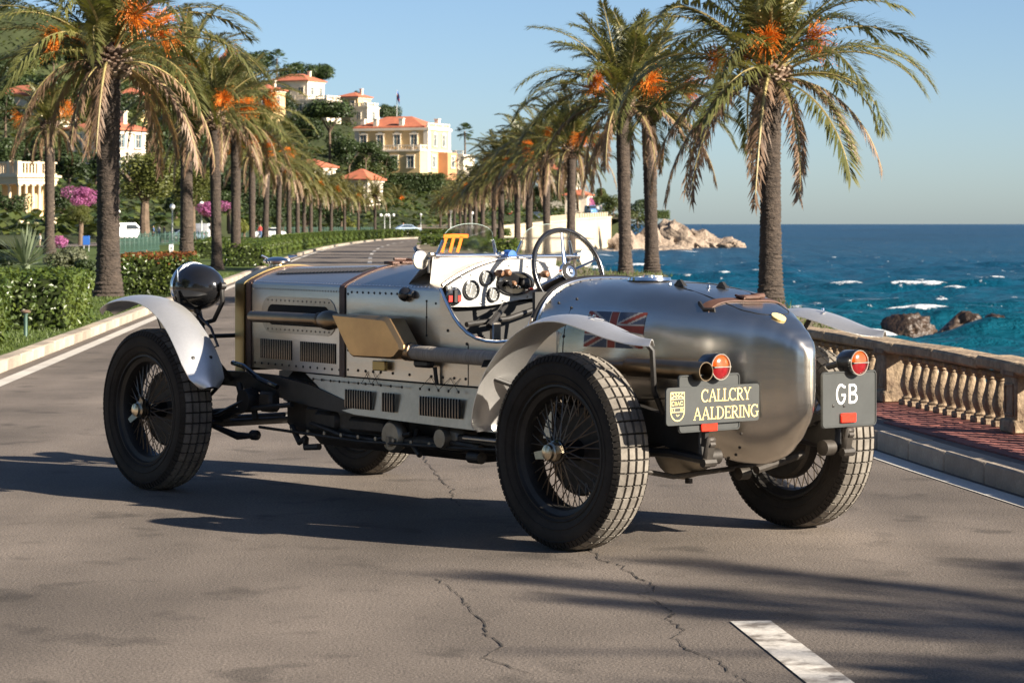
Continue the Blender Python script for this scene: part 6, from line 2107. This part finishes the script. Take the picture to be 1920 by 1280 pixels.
ax = MB().tube([(0, -.64, .44), (0, -.16, .43), (0, .16, .43), (0, .64, .44)], [.042, .05, .05, .042], 14)
ra = ax.build('rear_axle', M['black_metal'], CAR)
MB().lathe([(.05, -.17), (.09, -.12), (.135, -.06), (.15, 0), (.135, .06), (.09, .12), (.05, .17)], 24, (-.02, .04, .42), 'x').build('differential', M['cast'], ra)
MB().lathe([(.018, -.02), (.018, .0), (0, .002)], 10, (-.05, .04, .275)).tube([(-.17, .04, .42), (-.19, .04, .42)], .03, 10).build('drain_plug', M['oily'], ra)
MB().tube([(-.1, .5, .36), (-.12, .2, .30), (-.12, -.5, .33)], .012, 8).tube([(-.06, .55, .30), (-.10, .52, .24), (-.14, .5, .25)], .022, 8).tube([(-.05, .58, .33), (-.08, .56, .22)], .016, 8).tube([(-.35, -.1, .33), (-.3, -.45, .38)], .02, 8).lathe([(0, -.04), (.03, -.03), (.03, .03), (0, .04)], 10, (-.2, -.16, .30), 'y').build('brake_linkage', M['oily'], CAR)
MB().tube([(-.02, -.62, .44), (-.45, -.5, .43), (-.6, -.44, .42)], .026, 8).tube([(-.02, .6, .44), (-.4, .47, .44), (-.6, .44, .42)], .02, 8).build('radius_rod', M['black_metal'], CAR)

# small mechanical pieces under the valance
rng = random.Random(44)
for nm, pts, r_ in (('oil_pipe', [(2.5, .38, .40), (2.2, .41, .36), (1.9, .41, .35), (1.6, .40, .40)], .012), ('brake_rod', [(2.9, .44, .36), (2.0, .44, .34), (1.1, .44, .36), (.3, .50, .40)], .008), ('drain_pipe', [(1.6, .36, .42), (1.58, .40, .34), (1.5, .42, .30)], .014)):
    MB().tube(pts, r_, 8).build(nm, M['oily'], CAR)
MB().cbox((1.28, .36, .40), (.22, .14, .12), .03).lathe([(0, -.03), (.045, -.028), (.05, 0), (.045, .028), (0, .03)], 14, (1.28, .44, .40), 'y').build('gearbox_cover', M['cast'], CAR)
MB().cbox((2.0, .34, .415), (.34, .10, .08), .02).cbox((2.38, .33, .42), (.22, .10, .10), .02).build('crankcase_lug', M['oily'], CAR)
for k in range(9):
    MB().lathe([(.011, 0), (.011, .008), (0, .009)], 6, (2.6 - k * .15, .432, .362), 'y').build('bolt_head', M['cast'], CAR)

# wheels ------------------------------------------------------------
RT = .441
ty = MB()
prof = [(.288, -.062), (.300, -.078), (.335, -.096), (.372, -.101), (.402, -.096), (.420, -.086), (.428, -.078), (.429, 0), (.428, .078), (.420, .086), (.402, .096), (.372, .101), (.335, .096), (.300, .078), (.288, .062)]
b0 = len(ty.f)
ty.lathe(prof, 72, axis='y', m=0)
ty.drop_caps(b0)
for r_, y_ in ((.310, .0865), (.345, .0985), (.40, .0975)):           # moulded ribs on the sidewall
    for s in (-1, 1):
        b0 = len(ty.f)
        ty.lathe([(r_ - .003, s * y_), (r_, s * (y_ + .003)), (r_ + .003, s * y_)], 72, axis='y', m=0)
        ty.drop_caps(b0)
NSEG = 48
cols = [(-.083, -.049), (-.041, -.0045), (.0045, .041), (.049, .083)]
for ci, (ya, yb) in enumerate(cols):
    for k in range(NSEG):
        a0 = 2 * math.pi * (k + (.5 if ci in (1, 3) else 0) * .0 + .08) / NSEG
        a1 = 2 * math.pi * (k + .92) / NSEG
        sh = .010
        vs = []
        for rr, e in ((.4265, 0), (RT, .0025)):
            for y_ in (ya + e, yb - e):
                for a in (a0, a1):
                    drop = sh if abs(y_) > .06 else 0
                    vs.append(Vector(((rr - drop) * math.sin(a), y_, (rr - drop) * math.cos(a))))
        ty.add(vs, [(0, 1, 3, 2), (4, 6, 7, 5), (0, 4, 5, 1), (2, 3, 7, 6), (0, 2, 6, 4), (1, 5, 7, 3)], 1)
for k in range(NSEG * 2):                                             # shoulder lugs
    a0, a1 = 2 * math.pi * (k + .12) / (NSEG * 2), 2 * math.pi * (k + .86) / (NSEG * 2)
    for s in (-1, 1):
        vs = []
        for rr, y_ in ((.425, .081), (.402, .0955), (.404, .1), (.4305, .0855)):
            for a in (a0, a1):
                vs.append(Vector((rr * math.sin(a), s * y_, rr * math.cos(a))))
        ty.add(vs, [(0, 1, 3, 2), (4, 5, 7, 6), (2, 3, 5, 4), (0, 6, 7, 1), (0, 2, 4, 6), (1, 7, 5, 3)], 0)
TYRE = ty.mesh('tyre', [M['rubber'], M['tread']], 35)
RIM = MB().ring([(.296, -.066), (.300, -.078), (.290, -.080), (.284, -.066), (.262, -.055), (.252, -.03), (.252, .03), (.262, .055), (.284, .066), (.290, .080), (.300, .078), (.296, .066), (.272, .05), (.262, .0), (.272, -.05)], 64, axis='y').mesh('rim', M['black_metal'], 40)
sp_ = MB()
for k in range(36):
    a = 2 * math.pi * k / 36
    s = 1 if k % 2 else -1
    for (hr, hy, ry, off) in ((.046, .075, .02, .42), (.062, -.06, -.028, .30)):
        ha = a + s * off
        p0 = Vector((hr * math.sin(ha), hy, hr * math.cos(ha)))
        p1 = Vector((.255 * math.sin(a), ry, .255 * math.cos(a)))
        sp_.tube([p0, p1], .0031, 4, caps=False)
M['spoke'] = mk('bronze_spoke', (0.20, 0.16, 0.12), rough=.4, metal=.7, var=.2, vs=10)
SPOKES = sp_.mesh('spokes', M['spoke'], 60)
HUB = MB().lathe([(.0, -.085), (.075, -.085), (.078, -.06), (.05, -.045), (.04, .0), (.038, .06), (.054, .072), (.054, .086), (.03, .092), (0, .092)], 28, axis='y').mesh('hub', M['black'], 35)
cp = MB().lathe([(.036, .088), (.044, .092), (.044, .118), (.036, .126), (.034, .14), (.018, .146), (0, .147)], 24, axis='y')
for s in (1, -1):
    cp.loft([[Vector((s * (.03 + t * .06), y_, z_ * (1 - t * .25) + s * t * .012)) for y_, z_ in ((.098 + t * .018, -.024), (.118 + t * .018, -.022), (.118 + t * .018, .022), (.098 + t * .018, .024))] for t in (0, .4, .8, 1.0)], closed=True, capa=True, capb=True)
M['nickel'] = mk('worn_nickel', (0.58, 0.50, 0.38), rough=.28, metal=1.0, var=.15, vs=12)
SPIN = cp.mesh('spinner', M['nickel'], 35)
DRUM = MB().lathe([(.0, -.125), (.19, -.125), (.205, -.11), (.205, -.055), (.195, -.045), (.10, -.04), (.0, -.04)], 40, axis='y').mesh('brake_drum', M['oily'], 30)
for i, (x, s) in enumerate(((0, 1), (0, -1), (3.5, 1), (3.5, -1))):
    e = empty('wheel', (x, s * .713, RT - .004), 0 if s > 0 else math.pi, CAR)
    spin = (.35, 2.1, .9, 1.7)[i]
    for nm, me in (('tyre', TYRE), ('rim', RIM), ('spokes', SPOKES), ('hub', HUB), ('spinner', SPIN), ('brake_drum', DRUM)):
        link(nm, me, e, None, (0, (spin if nm == 'spinner' else spin * .3), 0))

# wings ------------------------------------------------------------
def wing(name, prof, yc, hw, ends, parent=CAR, nk=10):
    """prof: (x, z) along the wing; ends: width factor at each profile point"""
    P0 = [Vector((x, 0, z)) for x, z in prof]
    fine, wf = [], []
    for i in range(len(P0) - 1):
        a, b, c, d = P0[max(i - 1, 0)], P0[i], P0[i + 1], P0[min(i + 2, len(P0) - 1)]
        for k in range(4):
            t = k / 4
            fine.append(.5 * ((2 * b) + (-a + c) * t + (2 * a - 5 * b + 4 * c - d) * t * t + (-a + 3 * b - 3 * c + d) * t ** 3))
            wf.append(ends[i] + (ends[i + 1] - ends[i]) * t)
    fine.append(P0[-1])
    wf.append(ends[-1])
    secs = []
    for i, p in enumerate(fine):
        t = (fine[min(i + 1, len(fine) - 1)] - fine[max(i - 1, 0)]).normalized()
        nn = Vector((-t.z, 0, t.x))
        if nn.z < 0 and abs(t.z) < .9:
            nn = -nn
        if i and nn.dot(last) < 0:
            nn = -nn
        last = nn
        top, bot = [], []
        for k in range(nk + 1):
            e = (k / nk) * 2 - 1
            q = p + Vector((0, e * hw * wf[i], 0)) - nn * (.028 * e * e)
            top.append(q + Vector((0, yc, 0)))
            bot.append(q + Vector((0, yc, 0)) - nn * .004)
        secs.append(top + bot[::-1])
    return MB().loft(secs, closed=True, capa=True, capb=True).build(name, M['wing'], parent, smooth=50)
FRP = [(4.03, .965), (3.97, .998), (3.85, 1.035), (3.68, 1.058), (3.50, 1.05), (3.34, 1.0), (3.21, .92), (3.10, .82), (3.02, .72), (2.965, .64), (2.935, .585)]
FRE = [.30, .75, .95, 1, 1, 1, 1, 1.05, 1.05, .92, .45]
RRP = [(-.56, .955), (-.47, .962), (-.36, .985), (-.20, 1.025), (-.04, 1.048), (.12, 1.032), (.27, .97), (.40, .875), (.50, .76), (.565, .63), (.59, .53), (.592, .49)]
RRE = [.12, .55, .85, 1, 1, 1, 1, 1, 1, 1, .95, .6]
for s in (1, -1):
    fw_ = wing('front_wing', FRP, s * .715, .118, FRE)
    rivets('bolt', [Vector((3.04, s * .66, .735)), Vector((3.04, s * .77, .735))], fw_, .012, 'black_metal', (-.8, 0, .5))
    MB().tube([(3.04, s * .70, .73), (3.12, s * .56, .70), (3.22, s * .41, .60)], .012, 8).build('wing_stay', M['black_metal'], fw_)
    MB().tube([(3.6, s * .68, 1.04), (3.55, s * .62, .8), (3.5, s * .58, .5)], .011, 8).build('wing_stay', M['black_metal'], fw_)
    rw_ = wing('rear_wing', RRP, s * .73, .112, RRE)
    if s > 0:
        MB().tube([(-.36, s * .73, .972), (-.42, s * .67, .96), (-.45, s * .63, .90), (-.43, s * .60, .72), (-.40, s * .52, .62)], .013, 8).build('wing_stay', M['black_metal'], rw_)
    else:
        MB().tube([(-.10, s * .73, 1.03), (-.12, s * .60, .90), (-.15, s * .44, .62)], .012, 8).build('wing_stay', M['black_metal'], rw_)
    MB().tube([(.52, s * .74, .74), (.42, s * .55, .66), (.35, s * .44, .60)], .012, 8).build('wing_stay', M['black_metal'], rw_)
    MB().tube([(-.16, s * .75, 1.03), (-.18, s * .72, 1.036), (-.20, s * .69, 1.028)], .003, 6).lathe([(.008, 0), (.006, .01), (0, .012)], 8, (-.17, s * .72, 1.04)).build('wing_bolt', M['chrome'], rw_)
    m = MB().loft([[Vector((x + dx, s * y, z + dz)) for y in np.linspace(.62, .84, 8)] for x, z in ((.478, .79), (.455, .825)) for dx, dz in ((.006, .004),)])
    m.tube([(.49, s * .65, .81), (.50, s * .68, .812)], .014, 8).tube([(.49, s * .78, .81), (.50, s * .81, .812)], .014, 8)
    m.build('stay_strap', M['black_metal'], rw_)

# headlamps ------------------------------------------------------------
for s in (1, -1):
    e = empty('headlamp', (3.50, s * .445, 1.10 if s > 0 else 1.02), 0, CAR)
    MB().lathe([(.0, -.185), (.02, -.184), (.055, -.168), (.095, -.125), (.121, -.06), (.131, .01), (.134, .05), (.128, .06)], 36, axis='x').build('bowl', M['black'], e, smooth=60)
    MB().ring([(.128, .045), (.138, .045), (.141, .06), (.136, .075), (.126, .072)], 36, axis='x').build('bezel', M['chrome'], e)
    MB().lathe([(.0, .095), (.06, .09), (.11, .078), (.13, .066)], 30, axis='x').build('lens', M['globe'], e)
    MB().tube([(-.02, s * .02, -.12), (-.06, s * -.0, -.30), (-.10, s * -.03, -.56)], [.022, .02, .018], 10).tube([(-.05, s * .0, -.2), (-.13, -.02 * s, -.18), (-.20, -.03 * s, -.08), (-.19, -.03 * s, .0)], .013, 8).tube([(0, s * .135, -.02), (-.01, s * .12, -.12), (-.04, s * .03, -.16)], .011, 8).lathe([(0, -.02), (.02, -.015), (.02, .015), (0, .02)], 10, (-.20, -.03 * s, .01), 'y').build('bracket', M['black_metal'], e)
    MB().tube([(-.04, s * .03, -.15), (-.16, s * .02, -.22), (-.2, s * .0, -.32), (-.10, 0, -.34), (-.07, 0, -.28)], .008, 6).build('cable', M['black'], e)
    MB().tube([(0, s * .135, .03), (0, s * .137, .10)], [.008, .003], 6).build('pivot_bolt', M['chrome'], e)
MB().tube([(3.42, .42, .83), (3.42, -.42, .83)], .012, 8).build('lamp_bar', M['black_metal'], CAR)

# rear plates and lamps ------------------------------------------------------------
def rrect(cy, cz, w, h, r, n=4):
    pts = []
    for sx, sz, a0 in ((1, 1, 0), (-1, 1, 90), (-1, -1, 180), (1, -1, 270)):
        for k in range(n + 1):
            a = R(a0 + 90 * k / n)
            pts.append((cy + sx * (w / 2 - r) + r * math.cos(a), cz + sz * (h / 2 - r) + r * math.sin(a)))
    return pts
def plate(name, cy, cz, w, h, x, border=True, lab=None):
    f = lambda a, b, c: (x - c, a, b)
    o = MB().prism(rrect(cy, cz, w, h, .016), 0, .008, fn=f).build(name, M['plate'], CAR, smooth=30)
    if border:
        pts = rrect(cy, cz, w - .008, h - .008, .016)
        MB().tube([f(a, b, .0085) for a, b in pts + pts[:1]], .0042, 6).build('plate_edge', M['plate'], o)
    return o
PXX = -.60
pl_l = plate('number_plate_back', .437, .672, .365, .250, PXX)
pl_n = plate('name_plate', .428, .665, .556, .163, PXX - .016, False)
pl_g = plate('country_plate', -.440, .652, .355, .255, PXX)
pl_n['label'] = 'dark grey plate lettered CALLCRY AALDERING in gold with a shield'
pl_g['label'] = 'dark grey plate lettered GB in white'
T, t_ = .135, .075
def arc(cx, cy, rx, ry, a0, a1, n=14):
    return [(cx + rx * math.cos(R(a0 + (a1 - a0) * k / n)), cy + ry * math.sin(R(a0 + (a1 - a0) * k / n))) for k in range(n + 1)]
LET = {
 'C': (.78, [(arc(.42, .5, .36, .47, 48, 312, 20), [t_ + (T - t_) * math.sin(math.pi * k / 20) for k in range(21)]), ([(.68, .98), (.68, .72)], t_), ([(.68, .02), (.68, .20)], .05)]),
 'A': (.86, [([(.10, .03), (.43, 1.0)], t_), ([(.42, 1.0), (.76, .03)], T), ([(.22, .36), (.64, .36)], t_ * .8), ([(.0, .03), (.24, .03)], .06), ([(.60, .03), (.90, .03)], .06)]),
 'L': (.66, [([(.18, 0), (.18, 1)], T), ([(.02, .97), (.36, .97)], .06), ([(.02, .035), (.62, .035)], .07), ([(.60, .0), (.62, .26)], .06)]),
 'R': (.80, [([(.17, 0), (.17, 1)], T), ([(.17, .965)] + arc(.38, .745, .24, .22, 90, -90, 12) + [(.17, .525)], t_ + .02), ([(.36, .52), (.70, .03)], T), ([(.02, .03), (.34, .03)], .06), ([(.02, .97), (.2, .97)], .06), ([(.62, .03), (.84, .03)], .06)]),
 'Y': (.80, [([(.10, .97), (.40, .45)], T), ([(.70, .97), (.40, .45)], t_), ([(.40, .48), (.40, .03)], T), ([(-.0, .97), (.26, .97)], .06), ([(.58, .97), (.82, .97)], .06), ([(.24, .03), (.56, .03)], .06)]),
 'D': (.84, [([(.17, 0), (.17, 1)], T), ([(.10, .965), (.30, .965)] + arc(.32, .5, .42, .465, 88, -88, 18) + [(.10, .035)], [.07] * 2 + [.07 + .06 * math.sin(math.pi * k / 18) for k in range(19)] + [.07]), ([(.02, .97), (.3, .97)], .06), ([(.02, .03), (.3, .03)], .06)]),
 'E': (.70, [([(.17, 0), (.17, 1)], T), ([(.02, .965), (.60, .965)], .07), ([(.17, .51), (.50, .51)], .065), ([(.02, .035), (.63, .035)], .07), ([(.60, 1.0), (.60, .78)], .055), ([(.62, .0), (.63, .25)], .055), ([(.49, .62), (.49, .40)], .05)]),
 'I': (.38, [([(.19, 0), (.19, 1)], T), ([(.03, .97), (.35, .97)], .06), ([(.03, .03), (.35, .03)], .06)]),
 'N': (.90, [([(.15, .03), (.15, .97)], t_), ([(.13, .98), (.72, .02)], T), ([(.72, .0), (.72, .97)], t_), ([(.0, .97), (.2, .97)], .06), ([(.02, .03), (.28, .03)], .06), ([(.60, .97), (.86, .97)], .06)]),
 'G': (.86, [(arc(.44, .5, .38, .47, 48, 310, 20), [t_ + (T - t_) * math.sin(math.pi * k / 20) for k in range(21)]), ([(.70, .98), (.70, .72)], t_), ([(.70, .06), (.70, .42)], T), ([(.52, .43), (.86, .43)], .06)]),
}
def write(parent, text, cy, cz, hgt, width, x, mat):
    tot = sum(LET[c][0] for c in text)
    sx = width / tot
    m = MB()
    u = -width / 2
    for i, c in enumerate(text):
        adv, strokes = LET[c]
        for j, (pts, wd__) in enumerate(strokes):
            ww = [q * hgt for q in wd__] if isinstance(wd__, (list, tuple)) else wd__ * hgt
            stroke2(m, [(u + a * sx, (b - .5) * hgt) for a, b in pts], ww, lambda a, b, j=j: (x - j * .00012, cy - a, cz + b))
        u += adv * sx
    return m.build('lettering', mat, parent, smooth=0)
xs1 = PXX - .016 - .0095
write(pl_n, 'CALLCRY', .352, .705, .054, .30, xs1, M['gold'])
write(pl_n, 'AALDERING', .352, .628, .054, .395, xs1, M['gold'])
# shield crest
sh = MB()
cy0, cz0 = .642, .667
F_ = lambda a, b: (xs1, cy0 - a, cz0 + b)
outl = [(-.040, .058), (.040, .058), (.040, -.020)] + arc(0, -.020, .040, .044, 0, -180, 14) + [(-.040, .058)]
stroke2(sh, outl, .005, F_)
for pts, wd__ in (([(-.04, .030), (.04, .030)], .004), ([(-.04, -.008), (.04, -.008)], .004), ([(-.04, -.026), (.038, -.026)], .004), ([(-.018, -.008), (-.018, -.026)], .004), ([(.02, -.008), (.02, -.026)], .004),
              ([(-.036, .034), (-.018, .044), (-.004, .036)], .006), ([(.036, .034), (.018, .044), (.004, .036)], .006), ([(-.012, .054), (0, .042), (.012, .054)], .005), ([(-.034, .054), (-.022, .050)], .005), ([(.034, .054), (.022, .050)], .005),
              (arc(-.026, .011, .008, .009, 40, 320, 8), .004), ([(-.014, .002), (-.014, .02), (-.007, .011), (-.007, .02), (-.007, .002)], .0035), ([(0, .002), (.005, .02), (.012, .002)], .004), (arc(.024, .012, .008, .008, 30, 330, 8), .004), ([(-.034, -.012), (-.028, -.022)], .004), ([(.026, -.012), (.034, -.022)], .004), ([(-.008, -.036), (-.002, -.044), (.010, -.038)], .004)):
    stroke2(sh, pts, wd__, F_)
sh.build('shield_crest', M['gold'], pl_n, smooth=0)
# GB in plain bold strokes
gb = MB()
xg = PXX - .0092
G_ = lambda a, b: (xg, -.425 - a, .676 + b)
for pts in ([(-.012, .030)] + arc(-.040, .0, .027, .042, 40, 350, 18)[1:] + [(-.013, -.004), (-.036, -.004)], [(.016, -.044), (.016, .044)], [(.016, .039)] + arc(.038, .0215, .020, .0175, 90, -90, 10) + [(.016, .004)], [(.016, .002)] + arc(.040, -.020, .022, .0195, 90, -90, 10) + [(.016, -.0395)]):
    stroke2(gb, pts, .0108, lambda a, b: G_(a, b))
    xg -= .0002
gb.build('lettering', M['letter_white'], pl_g, smooth=0)
for pl, y, z in ((pl_l, .445, .570), (pl_g, -.427, .567)):
    MB().cbox((PXX - .014, y, z), (.012, .098, .044), .003).build('reflector', M['reflector'], pl)
rivets('bolt', [Vector((PXX - .008, -.335, .625)), Vector((PXX - .008, -.405, .622))], pl_g, .008, 'black_metal', (-1, 0, 0))
for y, z in ((.402, .828), (-.470, .818)):
    e = empty('tail_lamp', (PXX - .01, y, z), 0, CAR)
    MB().lathe([(.0, .075), (.045, .072), (.055, .055), (.058, .0), (.058, -.03), (.055, -.034), (.052, -.03)], 28, axis='x').build('housing', M['black'], e)
    for nm, mt, a0, a1 in (('amber_lens', 'lens_amber', 3, 177), ('red_lens', 'lens_red', 183, 357)):
        m = MB()
        secs = []
        for q, dx in ((.0, -.046), (.5, -.044), (.85, -.037), (1, -.030)):
            secs.append([Vector((dx, -q * .051 * math.cos(R(a0 + (a1 - a0) * k / 14)), q * .051 * math.sin(R(a0 + (a1 - a0) * k / 14)) + (.002 if a0 < 90 else -.002))) for k in range(15)])
        m.loft(secs)
        m.build(nm, M[mt], e)
    MB().box((-.045, 0, 0), (.006, .10, .004)).ring([(.053, -.028), (.0575, -.026), (.0575, -.036), (.054, -.036)], 28, axis='x').build('lens_ring', M['alu_dull'], e)
    s = 1 if y > 0 else -1
    MB().tube([(.03, 0, -.05), (.03, 0, -.10)], .014, 8).tube([(.06, 0, 0), (.12, s * .03, -.01), (.22, s * .06, -.03)], .016, 8).lathe([(0, -.025), (.03, -.02), (.03, .02), (0, .025)], 12, (.06, s * .07, -.01), 'x').build('bracket', M['black_metal'], e)
for s in (1, -1):
    MB().tube([(PXX + .012, s * .44, .70), (PXX + .10, s * .44, .62), (-.40, s * .425, .55)], .014, 8).tube([(PXX + .012, s * .44, .56), (PXX + .02, s * .44, .48)], .016, 8).build('plate_bracket', M['black_metal'], CAR)
MB().loft([[Vector((x, y, z)) for y, z in ((.44, .64), (.62, .66))] for x, z0 in ((.0, 0),)] + [[Vector((-.585, .44, .70)), Vector((-.585, .60, .70))]]).build('splash_plate', M['black_metal'], CAR, smooth=0)
